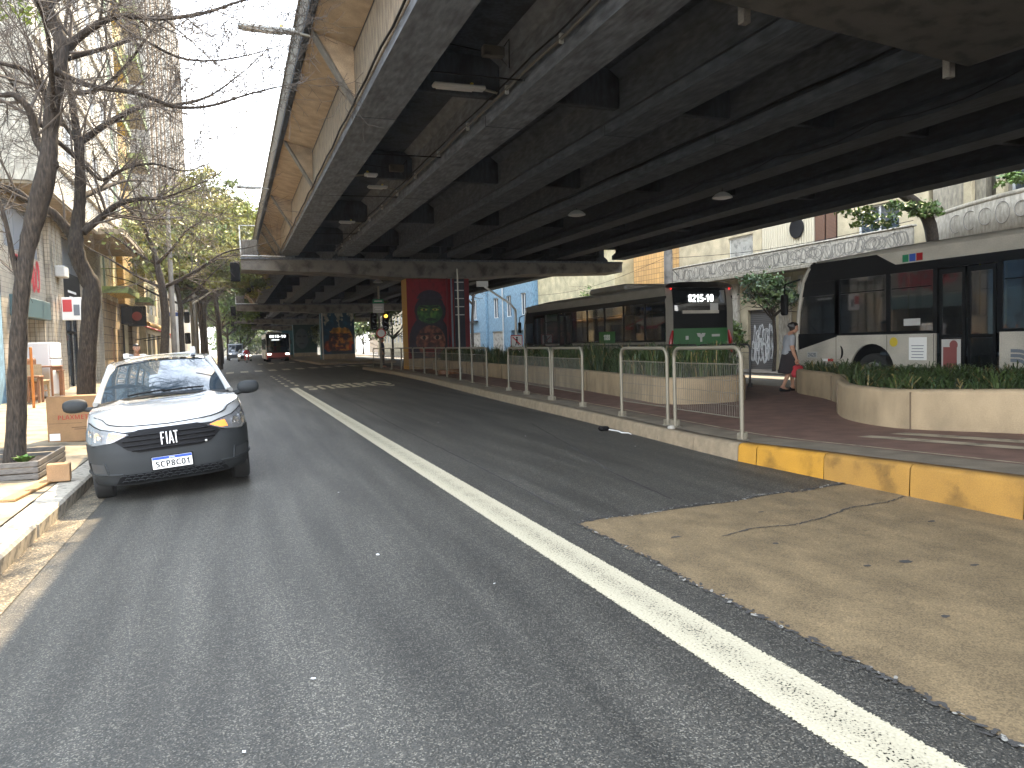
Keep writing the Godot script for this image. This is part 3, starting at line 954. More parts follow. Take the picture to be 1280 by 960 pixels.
	obj("canopy_slab", MB.new().box(V(14.2, 6.55, 1.3), V(8.0, 0.26, 1.5), 0.02), M.soffit_tan, b)

	# ---------------- yellow and green building with balconies and the black shop
	holes = [[3.0, 4.2, 0.25, 3.0, -1], [5.0, 6.0, 0.25, 2.9, -1], [7.2, 12.0, 0.25, 3.4, -1]]
	b = thing("yellow_building", "tall yellow and pale building with green balconies over a black shop", "building", P(-6.0, 0, 43.6), L)
	obj("ground_wall", wall_mesh(0, 16.4, -0.3, 4.4, 0, 0.25, holes), M.tan_stone, b)
	obj("rear_block", body_mesh(0.01, 16.39, 4.4, 34, -0.27, 11), M.pale_yellow, b)
	obj("door", MB.new().box(V(3.6, 1.6, -0.12), V(1.15, 2.7, 0.06), 0.01), M.brown_wood, b)
	obj("door", MB.new().box(V(5.5, 1.55, -0.12), V(0.95, 2.6, 0.06), 0.01), M.roller, b)
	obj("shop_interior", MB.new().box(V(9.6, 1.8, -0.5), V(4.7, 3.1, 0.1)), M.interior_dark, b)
	holes = []
	for j in 9:
		var y := 5.9 + j * 3.05
		holes.append([0.8, 2.2, y - 0.9, y + 0.9, 1]); holes.append([3.2, 4.4, y - 0.9, y + 0.9, 0])
		holes.append([12.2, 13.5, y - 0.9, y + 0.9, 1]); holes.append([14.4, 15.6, y - 0.9, y + 0.9, 1])
	obj("pale_wall", wall_mesh(0, 6.0, 4.4, 34, 0.0, 0.25, holes.filter(func(h): return h[1] < 6)), M.pale_yellow, b)
	obj("yellow_wall", MB.new().box(V(8.5, 19.2, 0.05), V(5.0, 29.6, 0.6), 0.02), M.yellow_wall, b)
	obj("green_wall", wall_mesh(11.0, 16.4, 4.4, 34, 0.0, 0.25, holes.filter(func(h): return h[0] > 11)), M.pale_yellow, b)
	fill_holes(b, holes, 0.0)
	# balconies
	for q in [[0.3, 5.6, 4.75, M.yellow_paint], [11.3, 16.2, 4.9, M.soffit_tan]]:
		for j in 8:
			var y: float = q[2] + j * 3.05
			var cx: float = (q[0] + q[1]) / 2
			var w: float = q[1] - q[0]
			var sl := obj("balcony", MB.new().box(V(cx, y, 0.55), V(w, 0.16, 1.1), 0.01), q[3], b)
			obj("fascia", MB.new().box(V(cx, y + 0.04, 1.13), V(w + 0.08, 0.34, 0.07), 0.01).box(V(q[0] - 0.02, y + 0.04, 0.55), V(0.06, 0.34, 1.1), 0.01), M.green_paint, sl)
			var rl := MB.new()
			rl.cyl(V(q[0], y + 1.1, 1.1), V(q[1], y + 1.1, 1.1), 0.022, 6)
			rl.cyl(V(q[0], y + 1.1, 0), V(q[0], y + 1.1, 1.1), 0.022, 6)
			for k in 14: rl.cyl(V(lerpf(q[0], q[1], k / 13.0), y + 0.15, 1.1), V(lerpf(q[0], q[1], k / 13.0), y + 1.1, 1.1), 0.012, 4)
			obj("railing", rl, M.green_paint, sl)
	# black shop sign and awning
	obj("shop_fascia", MB.new().box(V(9.4, 3.75, 0.3), V(5.0, 1.0, 0.6), 0.02), M.black, b)
	obj("projecting_sign", MB.new().box(V(7.0, 3.7, 0.85), V(0.16, 1.2, 1.0), 0.02), M.black, b)
	obj("sign_disc", MB.new().lathe(V(6.91, 3.7, 0.85), V(-1, 0, 0), [[0.0, 0.03], [0.27, 0.03], [0.27, 0.0]], 18), M.sign_dull_red, b)
	# deeper cornice and podium of the next
	var aw := thing("awning", "sloping shop awning with red edge and valance on the black shop", "awning", P(-6.0, 0, 50.6), L)
	var am := MB.new()
	am.quad(V(0, 2.55, 2.6), V(5.2, 2.55, 2.6), V(5.2, 3.3, 0.65), V(0, 3.3, 0.65))
	am.quad(V(5.2, 2.53, 2.6), V(0, 2.53, 2.6), V(0, 3.28, 0.65), V(5.2, 3.28, 0.65))
	obj("canvas", am, M.soffit_tan, aw)
	obj("valance", MB.new().box(V(2.6, 2.45, 2.61), V(5.2, 0.24, 0.03), 0.01), M.red, aw)
	obj("edge_bar", MB.new().cyl(V(0, 2.57, 2.62), V(0, 3.34, 0.65), 0.04, 6), M.red, aw)
	obj("edge_bar", MB.new().cyl(V(5.2, 2.57, 2.62), V(5.2, 3.34, 0.65), 0.04, 6), M.red, aw)
	obj("arm", MB.new().cyl(V(0.1, 2.3, 0.65), V(0.1, 2.55, 2.5), 0.025, 6).cyl(V(5.1, 2.3, 0.65), V(5.1, 2.55, 2.5), 0.025, 6), M.black, aw)

	# ---------------- cream house with arched cornice
	holes = [[0.8, 3.0, 0.2, 2.9, -1], [4.0, 6.5, 0.2, 2.9, -1], [8.0, 11.0, 0.2, 2.9, -1], [1.2, 2.6, 4.4, 6.4, 0], [4.2, 5.8, 4.4, 6.4, 0], [7.4, 9.0, 4.4, 6.4, 0], [10.4, 11.8, 4.4, 6.4, 0]]
	b = building("cream_house", "two storey cream house with a rounded orange cornice", P(-5.6, 0, 60.2), L, 13.0, 8.4, 10, holes, M.cream_wall)
	obj("cornice", MB.new().tube([V(0, 3.5, 0.1), V(13, 3.5, 0.1)], [0.22], 8), M.orange_tile, b)
	obj("parapet", MB.new().box(V(6.5, 8.5, 0.05), V(13.0, 0.5, 0.4), 0.03), M.dirty_white, b)
	for x in [1.9, 5.25, 9.5]: obj("roller_door", MB.new().box(V(x, 1.5, -0.18), V(2.9, 2.8, 0.05)), M.roller, b)

	# ---------------- towers down the street
	var specs := [["stepped_tower", "tall brown and white striped tower behind the cream house", -8.0, 61.0, 15.0, 46.0, M.tower_brown], ["pale_tower", "pale residential tower with rows of windows beyond the striped one", -6.4, 77.0, 24.0, 50.0, M.tower_white], ["far_tower", "last pale tower before the trees down the left side", -6.2, 102.0, 38.0, 52.0, M.tower_white]]
	for s in specs:
		holes = []
		var nf := 13
		var nx := int(s[4] / 3.0)
		floors_of_windows(b, holes, 0.5, s[4] - 0.5, nx, 10.5, 3.0, nf, 1.5, 1.5, [0, 2, 0, 2, 2], nx)
		var t := building(s[0], s[1], P(s[2], 0, s[3]), L, s[4], s[5], 14, holes, s[6])
		for k in nx + 1:
			obj("fin", MB.new().box(V(0.5 + (s[4] - 1.0) * k / nx, s[5] / 2 + 3, 0.18), V(0.5, s[5] - 7, 0.36), 0.02), M.tower_white if k % 2 == 0 else M.tower_brown, t)
	b = building("grey_block", "plain grey block beside the far trees", P(-6.0, 0, 141.0), L, 30.0, 14, 12, [], M.grey_wall)
	for j in 3:
		for i in 8: window(b, 2.5 + i * 3.4, 4.5 + j * 3.2, 1.5, 1.5, 0.03, 0)

func build_right_street() -> void:
	var R := -PI / 2
	# ---------------- old two storey house with scribbled balcony wall; x runs towards the camera
	var holes := [[5.6, 7.5, 0.0, 2.74, -1], [1.2, 3.4, 0.0, 2.9, -1], [10.0, 12.6, 0.0, 2.9, -1], [4.2, 6.0, 4.95, 6.15, 4], [12.1, 14.0, 5.15, 6.2, 0]]
	var b := thing("balcony_house", "old cream two storey house with scribbles along its white balcony wall", "building", P(26.5, -0.32, 41.7), R)
	b.scale = Vector3.ONE * 1.2
	obj("wall", wall_mesh(0, 15.2, -0.3, 9.0, 0, 0.25, [[5.6, 7.5, 0.0, 2.74], [1.2, 3.4, 0.0, 2.9], [10.0, 12.6, 0.0, 2.9], [4.2, 6.0, 4.95, 6.15], [12.1, 14.0, 5.15, 6.2], [6.6, 11.1, 4.9, 6.9]]), M.cream_wall, b)
	obj("rear_block", body_mesh(2.2, 15.19, -0.3, 8.99, -0.6, 9), M.cream_wall, b)
	fill_holes(b, holes, 0.0)
	for x in [2.3, 6.55, 11.3]: obj("roller_door", MB.new().box(V(x, 1.4, -0.16), V(2.5 if x != 6.55 else 1.88, 2.85, 0.05)), M.roller, b)
	scrawl(b, 5.7, 7.4, 0.3, 1.6, -0.128, 8, 8, M.white, 0.03)
	scrawl(b, 5.7, 7.4, 0.9, 2.0, -0.127, 9, 7, M.white, 0.022)
	for x in [0.5, 4.7, 8.2, 9.4, 13.6]: obj("pilaster", MB.new().box(V(x, 1.9, 0.08), V(0.7, 4.2, 0.16), 0.02), M.dirty_white, b)
	obj("balcony_wall", MB.new().box(V(7.6, 4.72, 0.55), V(15.0, 0.75, 0.14), 0.03).box(V(0.1, 4.72, 0.28), V(0.14, 0.75, 0.5), 0.02), M.dirty_white, b)
	obj("balcony_floor", MB.new().box(V(7.6, 4.27, 0.33), V(15.1, 0.14, 0.66), 0.02), M.grey_wall, b)
	obj("balcony_coping", MB.new().box(V(7.6, 5.12, 0.55), V(15.1, 0.06, 0.22), 0.015), M.dirty_white, b)
	scrawl(b, 0.3, 15.0, 4.38, 5.06, 0.628, 3, 30, M.graffiti_black, 0.02)
	scrawl(b, 5.0, 15.0, 4.45, 5.0, 0.629, 13, 17, M.graffiti_black, 0.014)
	# glazed-in gallery: ribbed sheets, round vent, wooden shutters
	for k in 22: obj("ribbed_sheet", MB.new().tube([V(6.7 + k * 0.145, 4.95, -0.05), V(6.7 + k * 0.145, 6.9, -0.05)], [0.075], 6), M.corrugated, b)
	obj("round_vent", MB.new().lathe(V(8.9, 5.95, 0.06), V(0, 0, 1), [[0.0, 0.02], [0.36, 0.02], [0.40, 0.04], [0.42, 0.0]], 22), M.black, b)
	obj("shutter", MB.new().box(V(10.15, 5.9, -0.02), V(0.52, 1.95, 0.06), 0.01), M.brown_wood, b)
	obj("shutter", MB.new().box(V(10.75, 5.9, -0.02), V(0.52, 1.95, 0.06), 0.01), M.brown_wood, b)
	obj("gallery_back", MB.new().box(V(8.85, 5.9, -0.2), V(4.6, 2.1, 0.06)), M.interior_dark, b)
	obj("window_sill", MB.new().box(V(13.05, 5.10, 0.06), V(2.1, 0.08, 0.2), 0.015), M.soffit_tan, b)
	# ---------------- greyer house with a bowed balcony
	b = thing("grey_balcony_house", "grey-cream house with a long bowed balcony above the second bus", "building", P(26.5, -0.32, 23.25), R)
	b.scale = Vector3.ONE * 1.2
	holes = [[1.9, 2.3, 5.6, 8.6, -1], [2.7, 3.8, 5.6, 8.6, 2], [4.6, 5.9, 5.6, 8.6, 2], [6.6, 7.8, 5.6, 8.6, 0], [9.0, 10.5, 5.6, 8.6, 2], [12.0, 13.5, 5.6, 8.6, 2], [3.0, 6.0, 0.0, 3.0, -1], [8.0, 12.0, 0.0, 3.0, -1]]
	obj("wall", wall_mesh(0, 26, -0.3, 10.0, 0, 0.25, holes), M.grey_wall, b)
	obj("rear_block", body_mesh(0.01, 25.9, -0.3, 9.99, -0.6, 9), M.grey_wall, b)
	fill_holes(b, holes, 0.0)
	for x in [1.4, 2.5, 4.2, 6.2, 8.3]: obj("pilaster", MB.new().box(V(x, 7.2, 0.08), V(0.3, 3.6, 0.16), 0.02), M.cream_wall, b)
	var bow := MB.new()
	var rail := MB.new()
	var rows := []
	var rr := []
	for yy in [[4.05, 0.0], [4.05, 1.0], [5.30, 1.0], [5.30, 0.86], [4.3, 0.86]]:
		var row := PackedVector3Array()
		for k in 30:
			var x := lerpf(0.2, 18.0, k / 29.0)
			var out: float = 0.25 + 0.85 * minf(1.0, sin(PI * clampf((x - 0.2) / 8.0, 0, 1)) * 1.0 if x < 4.2 else 1.0)
			row.append(V(x, yy[0] + 0.18 * sin(PI * (x / 18.0)), out * (yy[1] if yy[1] < 0.9 or true else 1.0) if yy[1] > 0 else 0.0))
		rows.append(row)
	for k in 30:
		var q: Vector3 = rows[2][k]
		rr.append(q + V(0, 0.03, -0.06))
	bow.grid(rows)
	obj("balcony_wall", bow, M.dirty_white, b)
	obj("balcony_coping", rail.tube(rr, [0.09], 8), M.grey_wall, b)
	var sc := MB.new()
	for k in 24:
		var i := k + 2
		var c: Vector3 = rows[1][mini(i, 29)]
		var pts := []
		for s in 15:
			var a := TAU * s / 11.0 + k
			pts.append(V(c.x + cos(a) * 0.22, 4.85 + 0.18 * sin(PI * c.x / 18.0) + sin(a) * (0.28 + 0.1 * sin(k * 3.0)), c.z + 0.02))
		sc.tube(pts, [0.014], 4, false)
	obj("graffiti", sc, M.graffiti_black, b)
	for x in [4.5, 10.0]: obj("roller_door", MB.new().box(V(x, 1.5, -0.16), V(3.9, 2.95, 0.05)), M.roller, b)
	# ---------------- orange tiled block
	b = building("orange_building", "orange tiled block behind the grey utility pole", P(27.9, -0.32, 50.0), R, 9.2, 14, 8, [], M.orange_tile)
	b.scale = Vector3.ONE * 1.2
	for k in 5: obj("pilaster", MB.new().box(V(8.2 - k * 0.28, 7, 0.05), V(0.12, 14, 0.1), 0.01), M.orange_tile, b)
	for k in 3: window(b, 1.6 + k * 2.2, 8.4, 1.3, 1.2, 0.03, 0)
	# ---------------- white block with tiny windows
	holes = []
	floors_of_windows(b, holes, 1.0, 16.0, 8, 10.0, 2.8, 8, 1.0, 1.1, [0, 0, 2], 3)
	b = building("white_block", "tall white block with small windows behind the orange one", P(36.0, -0.32, 72.3), R, 17.0, 34, 12, holes, M.dirty_white)
	b.scale = Vector3.ONE * 1.2
	# ---------------- pale yellow wall, blue houses
	b = building("pale_yellow_house", "pale yellow house with a blank street wall", P(27.7, -0.32, 68.2), R, 13.0, 7.6, 9, [[2.0, 5.0, 0.0, 2.8, 4]], M.pale_yellow)
	b.scale = Vector3.ONE * 1.2
	obj("coping", MB.new().box(V(6.5, 7.65, 0.0), V(13.1, 0.14, 0.4), 0.02), M.dirty_white, b)
	holes = [[1.5, 2.9, 3.8, 5.6, 0], [5.0, 6.3, 3.8, 5.6, 0], [8.6, 9.8, 3.8, 5.6, 2], [1.0, 4.0, 0.0, 2.6, 4], [6.0, 9.0, 0.0, 2.6, -1]]
	b = building("blue_house", "bright blue house with upstairs windows across the other street", P(27.2, -0.32, 81.9), R, 11.2, 8.0, 9, holes, M.blue_wall)
	b.scale = Vector3.ONE * 1.2
	obj("downpipe", MB.new().cyl(V(4.3, 0, 0.08), V(4.3, 8, 0.08), 0.06, 6), M.lamp_body, b)
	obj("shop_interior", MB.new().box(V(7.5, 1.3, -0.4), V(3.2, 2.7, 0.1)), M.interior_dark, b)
	holes = [[1.2, 2.4, 3.9, 5.8, 0], [4.4, 5.6, 3.9, 5.8, 0], [7.8, 9.0, 3.9, 5.8, 2], [1.0, 4.0, 0.0, 2.6, -1], [6.0, 10.0, 0.0, 2.6, 4]]
	b = building("light_blue_house", "light blue house beyond the bright blue one", P(27.0, -0.32, 96.4), R, 11.8, 7.4, 9, holes, M.blue_wall)
	b.scale = Vector3.ONE * 1.2
	obj("window_ledge", MB.new().box(V(5.0, 3.7, 0.1), V(9.0, 0.1, 0.25), 0.015), M.black, b)
	b = building("yellow_house", "bright yellow house seen past the second pillar", P(27.5, -0.32, 128.0), R, 22.0, 8.5, 8, [[3.0, 4.6, 3.2, 4.8, 0], [8.0, 9.6, 3.2, 4.8, 0], [13.0, 14.6, 3.2, 4.8, 2], [2.0, 6.0, 0.2, 2.6, 4]], M.yellow_paint)
	b.scale = Vector3.ONE * 1.2
	# ---------------- buildings that close the far end
	holes = []
	floors_of_windows(b, holes, 2, 38, 11, 3.0, 3.2, 4, 1.6, 1.6, [0, 2, 0], 5)
	b = building("far_block", "dull grey block closing the far end of the street", P(-4.0, 0, 236.0), 0.0, 40.0, 15, 12, holes, M.grey_wall)
	holes = []
	floors_of_windows(b, holes, 2, 38, 11, 3.0, 3.2, 6, 1.6, 1.6, [2, 2, 0], 6)
	b = building("brown_block", "brownish block at the far end right of the grey one", P(38.0, 0, 225.0), -0.3, 40.0, 22, 12, holes, M.tower_brown)
	holes = []
	floors_of_windows(b, holes, 1, 25, 8, 3.2, 3.2, 4, 1.5, 1.6, [0, 2, 0], 7)
	b = building("cream_block", "cream block across the other street past the bright yellow house", P(28.0, -0.32, 156.0), R, 27.0, 14, 12, holes, M.cream_wall)

# ================================================================ island
func build_island() -> void:
	var ds := frange(-12, 10, 44) + frange(10.5, 46, 40)
	var top := MB.new()
	var rows := []
	for d in ds:
		var row := PackedVector3Array()
		for x in [kx(d) + 0.17, kx(d) + 1.0, 7.6, 9.0, 11.0, 12.5]:
			row.append(P(x, iy(d), d))
		rows.append(row)
	top.grid(rows)
	var isl := struct("traffic_island", top, M.island_red)
	rows = []
	for d in ds:
		var row := PackedVector3Array()
		for j in 4: row.append(P(kx(d) + 0.16 + j * 0.17, iy(d) + 0.004, d))
		rows.append(row)
	obj("concrete_edge", MB.new().grid(rows), M.island_grey, isl)
	for q in [[6.80, 7.02], [7.30, 7.55]]:
		rows = []
		for d in frange(-6, 7.0, 30): rows.append(PackedVector3Array([P(q[0] + (7.0 - d) * 0.12, iy(d) + 0.005, d), P(q[1] + (7.0 - d) * 0.12, iy(d) + 0.005, d)]))
		obj("pale_stripe", MB.new().grid(rows), M.island_stripe, isl)
	rows = []
	for d in frange(-6, 46, 60): rows.append(PackedVector3Array([P(kx(d) + 0.72, iy(d) + 0.005, d), P(kx(d) + 0.77, iy(d) + 0.005, d)]))
	obj("edge_line", MB.new().grid(rows), M.island_stripe, isl)
	obj("street_side_kerb", MB.new().box(P(12.56, 0.1, 17), V(0.16, 0.44, 58), 0.03), M.kerb_grey, isl)
	obj("island_nose", MB.new().box(P(10.0, 0.1, 46.0), V(5.3, 0.42, 0.2), 0.03), M.kerb_grey, isl)
	# kerb stones of the island, yellow near the camera
	var rg := RandomNumberGenerator.new()
	rg.seed = 21
	var d := -8.0
	while d < 46.0:
		var ln := 1.0 if d > 7.3 or d < 6.3 else 7.32 - d
		if d >= 6.3 and d < 7.3: ln = 7.32 - d
		var a := Vector2(kx(d), d)
		var b := Vector2(kx(d + ln), d + ln)
		var y0 := (iy(d) + iy(d + ln)) / 2
		var yb := ry(kx(d)) - 0.04
		var yel := d < 7.3
		var s := MB.new()
		var prof := [V2(0.0, yb), V2(0.012, y0 - 0.035), V2(0.03, y0 - 0.008), V2(0.06, y0 + 0.002), V2(0.19, y0 + 0.004), V2(0.19, yb)]
		var r2 := []
		for k in 5:
			var t := k / 4.0
			var row := PackedVector3Array()
			var yy := lerpf(iy(d), iy(d + ln), t) - y0
			var tt := lerpf(0.004, ln - 0.004, t) / ln
			for q in prof: row.append(P(lerpf(a.x, b.x, tt) + q.x + rg.randf_range(-0.003, 0.003), q.y + (yy if q.y > yb + 0.01 else 0.0), lerpf(a.y, b.y, tt)))
			r2.append(row)
		s.grid(r2)
		obj("kerb_stone", s, (M.kerb_yellow if d > 5.9 else (M.kerb_yellow_mid if d > 3.9 else M.kerb_yellow_worn)) if yel else M.kerb_grey, isl)
		d += ln
	# ---------------- planters
	planter("long_planter", "long low planter wall with strappy grass behind the railings", [V2(7.75, 12.45), V2(7.62, 12.75), V2(7.7, 13.5), V2(8.05, 16.0), V2(8.35, 18.5), V2(8.65, 23), V2(9.0, 29), V2(9.2, 36.5), V2(11.3, 36.5), V2(11.3, 29), V2(11.0, 22), V2(10.6, 17), V2(10.0, 13.8), V2(9.55, 12.75), V2(9.2, 12.35), V2(8.5, 12.2), V2(8.0, 12.25)], 0.50, 1, "strappy dark green grass filling the long planter", 0.55)
	planter("curved_planter", "curved low planter wall with dark grass in front of the second bus", [V2(11.45, 13.45), V2(10.75, 11.9), V2(10.15, 10.9), V2(9.4, 10.1), V2(8.7, 9.3), V2(8.25, 8.6), V2(8.0, 7.8), V2(8.0, 7.1), V2(8.25, 6.3), V2(8.6, 5.2), V2(8.9, 3.0), V2(9.0, 0.0), V2(12.2, 0.0), V2(12.3, 5.0), V2(12.3, 13.45)], 0.50, 2, "dark spiky grass filling the curved planter", 0.25)
	# ---------------- railings along the road
	var pr := [[7.60, 5.66, 9.24, 5.77], [9.48, 5.80, 10.98, 5.87], [13.0, 6.13, 14.8, 6.29], [14.95, 6.31, 16.8, 6.49], [16.9, 6.50, 18.55, 6.66], [20.74, 6.80, 23.1, 7.09], [23.2, 7.1, 25.05, 7.27], [25.15, 7.28, 27.8, 7.55], [27.9, 7.56, 30.3, 7.78], [30.4, 7.79, 32.8, 7.9], [32.9, 7.91, 35.4, 8.0], [35.5, 8.0, 37.6, 7.9], [37.7, 7.9, 39.8, 7.85], [39.9, 7.85, 42.0, 7.75], [42.1, 7.75, 44.2, 7.65]]
	var words := ["nearest railing frame, beside the yellow kerb end", "second railing frame from the yellow kerb, close against the nearest one", "railing frame just beyond the first wide gap", "middle frame of the three railings past the first gap", "last frame before the second gap in the railings", "first railing frame beyond the second gap", "railing frame on the near side of the slim pale post", "railing frame beyond the slim pale post", "railing frame before the long planter's middle", "railing frame short of the red mural pillar", "railing frame in front of the red mural pillar", "railing frame level with the pillar's yellow edge", "railing frame just past the red mural pillar", "railing frame beside the crossing signals", "last railing frame at the island's tip"]
	for k in pr.size():
		railing(pr[k], 1.10, M.galvanised, "bent steel tube " + words[k], "railings along the island kerb", k)
	var fr := [[15.65, 11.9, 17.9, 11.95], [18.0, 11.95, 20.2, 12.0], [20.3, 12.0, 22.5, 12.05], [22.6, 12.05, 24.8, 12.1], [24.9, 12.1, 27.1, 12.1], [27.2, 12.1, 29.4, 12.15], [29.5, 12.15, 31.7, 12.2]]
	var fw := ["at the gap where the woman walks", "second from the gap, behind the green bus tail", "third from the gap, along the bus", "fourth from the gap, behind the planter grass", "fifth from the gap, by the bus doors", "sixth from the gap, by the bus front doors", "farthest from the gap, by the bus front"]
	for k in fr.size():
		railing(fr[k], 1.04, M.dark_steel, "dark street side railing frame " + fw[k], "dark railings on the bus side", k + 20)

func planter(called: String, label: String, pts: Array, h: float, sd: int, glabel: String, gh: float) -> void:
	var pl := thing(called, label, "planter")
	# smooth the outline
	var o := []
	var n := pts.size()
	for i in n:
		var p0: Vector2 = pts[(i - 1 + n) % n]
		var p1: Vector2 = pts[i]
		var p2: Vector2 = pts[(i + 1) % n]
		var p3: Vector2 = pts[(i + 2) % n]
		var sub := 5 if p1.distance_to(p2) < 4.0 else 10
		for s in sub:
			o.append(p1.lerp(p2, s / float(sub)) if p1.distance_to(p2) > 4.0 else p1.cubic_interpolate(p2, p0, p3, s / float(sub)))
	var c := Vector2.ZERO
	for q in o: c += q / o.size()
	var prof := [[0.0, -0.1], [0.0, h - 0.05], [0.012, h - 0.018], [0.05, h], [0.15, h], [0.18, h - 0.02], [0.19, h - 0.2]]
	var rows := []
	var inner := PackedVector2Array()
	for k in prof.size(): rows.append([])
	for i in o.size():
		var a: Vector2 = o[(i - 1 + o.size()) % o.size()]
		var b: Vector2 = o[(i + 1) % o.size()]
		var t := (b - a).normalized()
		var nn := Vector2(t.y, -t.x)
		if nn.dot(c - o[i]) < 0: nn = -nn
		for k in prof.size():
			var q: Vector2 = o[i] + nn * prof[k][0]
			rows[k].append(P(q.x, iy(o[i].y) + prof[k][1], q.y))
		inner.append(o[i] + nn * 0.18)
	obj("wall", MB.new().grid(rows, true), M.planter_wall, pl)
	inner = Geometry2D.offset_polygon(PackedVector2Array(o), -0.17)[0]
	var run := 0.0
	for i in o.size():
		var a2: Vector2 = o[i]
		var b2: Vector2 = o[(i + 1) % o.size()]
		run += a2.distance_to(b2)
		if run > 2.3:
			run = 0.0
			var mid := (a2 + b2) / 2
			obj("joint", MB.new().box(P(mid.x, iy(mid.y) + h / 2 - 0.02, mid.y), V(0.014, h - 0.03, 0.03), 0.0, Basis(Vector3.UP, atan2(b2.y - a2.y, b2.x - a2.x) )), M.joint_brown, pl)
	var y := iy(c.y) + h - 0.12
	var ix := Geometry2D.triangulate_polygon(inner)
	var soil := MB.new()
	var k := 0
	while k < ix.size():
		var tr := [P(inner[ix[k]].x, y, inner[ix[k]].y), P(inner[ix[k + 1]].x, y, inner[ix[k + 1]].y), P(inner[ix[k + 2]].x, y, inner[ix[k + 2]].y)]
		if (tr[1] - tr[0]).cross(tr[2] - tr[0]).y > 0: soil.tri(tr[0], tr[1], tr[2])
		else: soil.tri(tr[0], tr[2], tr[1])
		k += 3
	obj("soil", soil, M.soil, pl)
	# grass: arching blades in tussocks, more of them near the camera
	var rg := RandomNumberGenerator.new()
	rg.seed = sd
	var g := MB.new()
	var box := Rect2(o[0], Vector2.ZERO)
	for q in o: box = box.expand(q)
	var made := 0
	var gn := FastNoiseLite.new()
	gn.seed = sd
	gn.frequency = 0.9
	var tries := 0
	while made < 1500 and tries < 20000:
		tries += 1
		var q := Vector2(rg.randf_range(box.position.x, box.end.x), rg.randf_range(box.position.y, box.end.y))
		if not Geometry2D.is_point_in_polygon(q, inner): continue
		if q.y > 22 and rg.randf() < 0.5: continue
		if q.y < 3.0 and rg.randf() < 0.6: continue
		var lush := gn.get_noise_2d(q.x, q.y)
		if lush < -0.32 and rg.randf() < 0.8: continue
		made += 1
		var base := P(q.x, iy(q.y) + h - 0.13, q.y)
		var tone := rg.randf_range(0.5, 1.1)
		for s in 7:
			var an := rg.randf() * TAU
			var dir := V(cos(an), 0, sin(an))
			var side := V(-sin(an), 0, cos(an))
			var hh := gh * rg.randf_range(0.5, 1.2) * (1.0 + 0.7 * lush)
			var out := rg.randf_range(0.10, 0.35)
			var w := rg.randf_range(0.006, 0.012)
			var z := rg.randf()
			g.col = Color(0.030, 0.055, 0.018).lerp(Color(0.075, 0.105, 0.028), z * z) * tone
			if rg.randf() < 0.07: g.col = Color(0.20, 0.15, 0.06)
			var p0 := base + dir * 0.02
			var p1 := base + dir * out * 0.35 + V(0, hh * 0.62, 0)
			var p2 := base + dir * out * 0.8 + V(0, hh * 0.95, 0)
			var p3 := base + dir * out * 1.25 + V(0, hh * rg.randf_range(0.7, 1.0), 0)
			g.quad(p0 - side * w, p0 + side * w, p1 + side * w, p1 - side * w)
			g.quad(p1 - side * w, p1 + side * w, p2 + side * w * 0.7, p2 - side * w * 0.7)
			g.tri(p2 - side * w * 0.7, p2 + side * w * 0.7, p3)
	g.col = Color.WHITE
	tag(obj(called.get_slice("_", 0) + "_planter_grass", g, M.blade), glabel, "grass", "", "stuff")

func railing(q: Array, h: float, mt: Material, label: String, group: String, sd: int) -> void:
	var a := P(q[1], iy(q[0]), q[0])
	var b := P(q[3], iy(q[2]), q[2])
	var dir := (b - a)
	var ln := Vector2(dir.x, dir.z).length()
	var t := thing("railing_frame", label, "railing", a, atan2(-dir.z, dir.x), group)
	var rg := RandomNumberGenerator.new()
	rg.seed = sd
	t.rotation.x = rg.randf_range(-0.012, 0.012)
	var dy := b.y - a.y
	var r := 0.14
	var ps := [V(0, 0, 0), V(0, h - r, 0)]
	for k in range(1, 6):
		var an := PI / 2 * k / 6.0
		ps.append(V(r - cos(an) * r, h - r + sin(an) * r, 0))
	ps.append(V(r, h, 0)); ps.append(V(ln - r, h + dy, 0))
	for k in range(1, 6):
		var an := PI / 2 * k / 6.0
		ps.append(V(ln - r + sin(an) * r, h + dy - r + cos(an) * r, 0))
	ps.append(V(ln, h - r + dy, 0)); ps.append(V(ln, dy, 0))
	obj("tube_frame", MB.new().tube(ps, [0.026], 10), mt, t)
	var near: bool = q[0] < 19.0
	for x in [0.0, ln]:
		var f := MB.new().box(V(x, 0.008 + (dy if x > 0 else 0.0), 0), V(0.13, 0.012, 0.13), 0.004)
		if near:
			for s in 4:
				f.box(V(x, 0.05, 0) + Basis(Vector3.UP, s * PI / 2) * V(0.045, 0, 0), V(0.05, 0.08, 0.008), 0.002, Basis(Vector3.UP, s * PI / 2))
		obj("foot_plate", f, mt, t)
	obj("thin_rail", MB.new().cyl(V(0.02, h - 0.20, 0), V(ln - 0.02, h - 0.20 + dy, 0), 0.007, 5), mt, t)
	obj("thin_rail", MB.new().cyl(V(0.02, 0.26, 0), V(ln - 0.02, 0.26 + dy, 0), 0.007, 5), mt, t)
	var m := MB.new()
	var n := int(ln / (0.05 if near else 0.1))
	for k in range(1, n):
		var x := ln * k / n
		m.cyl(V(x, 0.26 + dy * k / n, 0), V(x, h - 0.20 + dy * k / n, 0), 0.0034 if near else 0.003, 3)
	for y in [0.40, 0.55, 0.70]:
		if y < h - 0.25: m.cyl(V(0.02, y, 0), V(ln - 0.02, y + dy, 0), 0.003, 3)
	tag(obj("wire_mesh", m, M.wire_grey, t), "", "", "", "stuff")

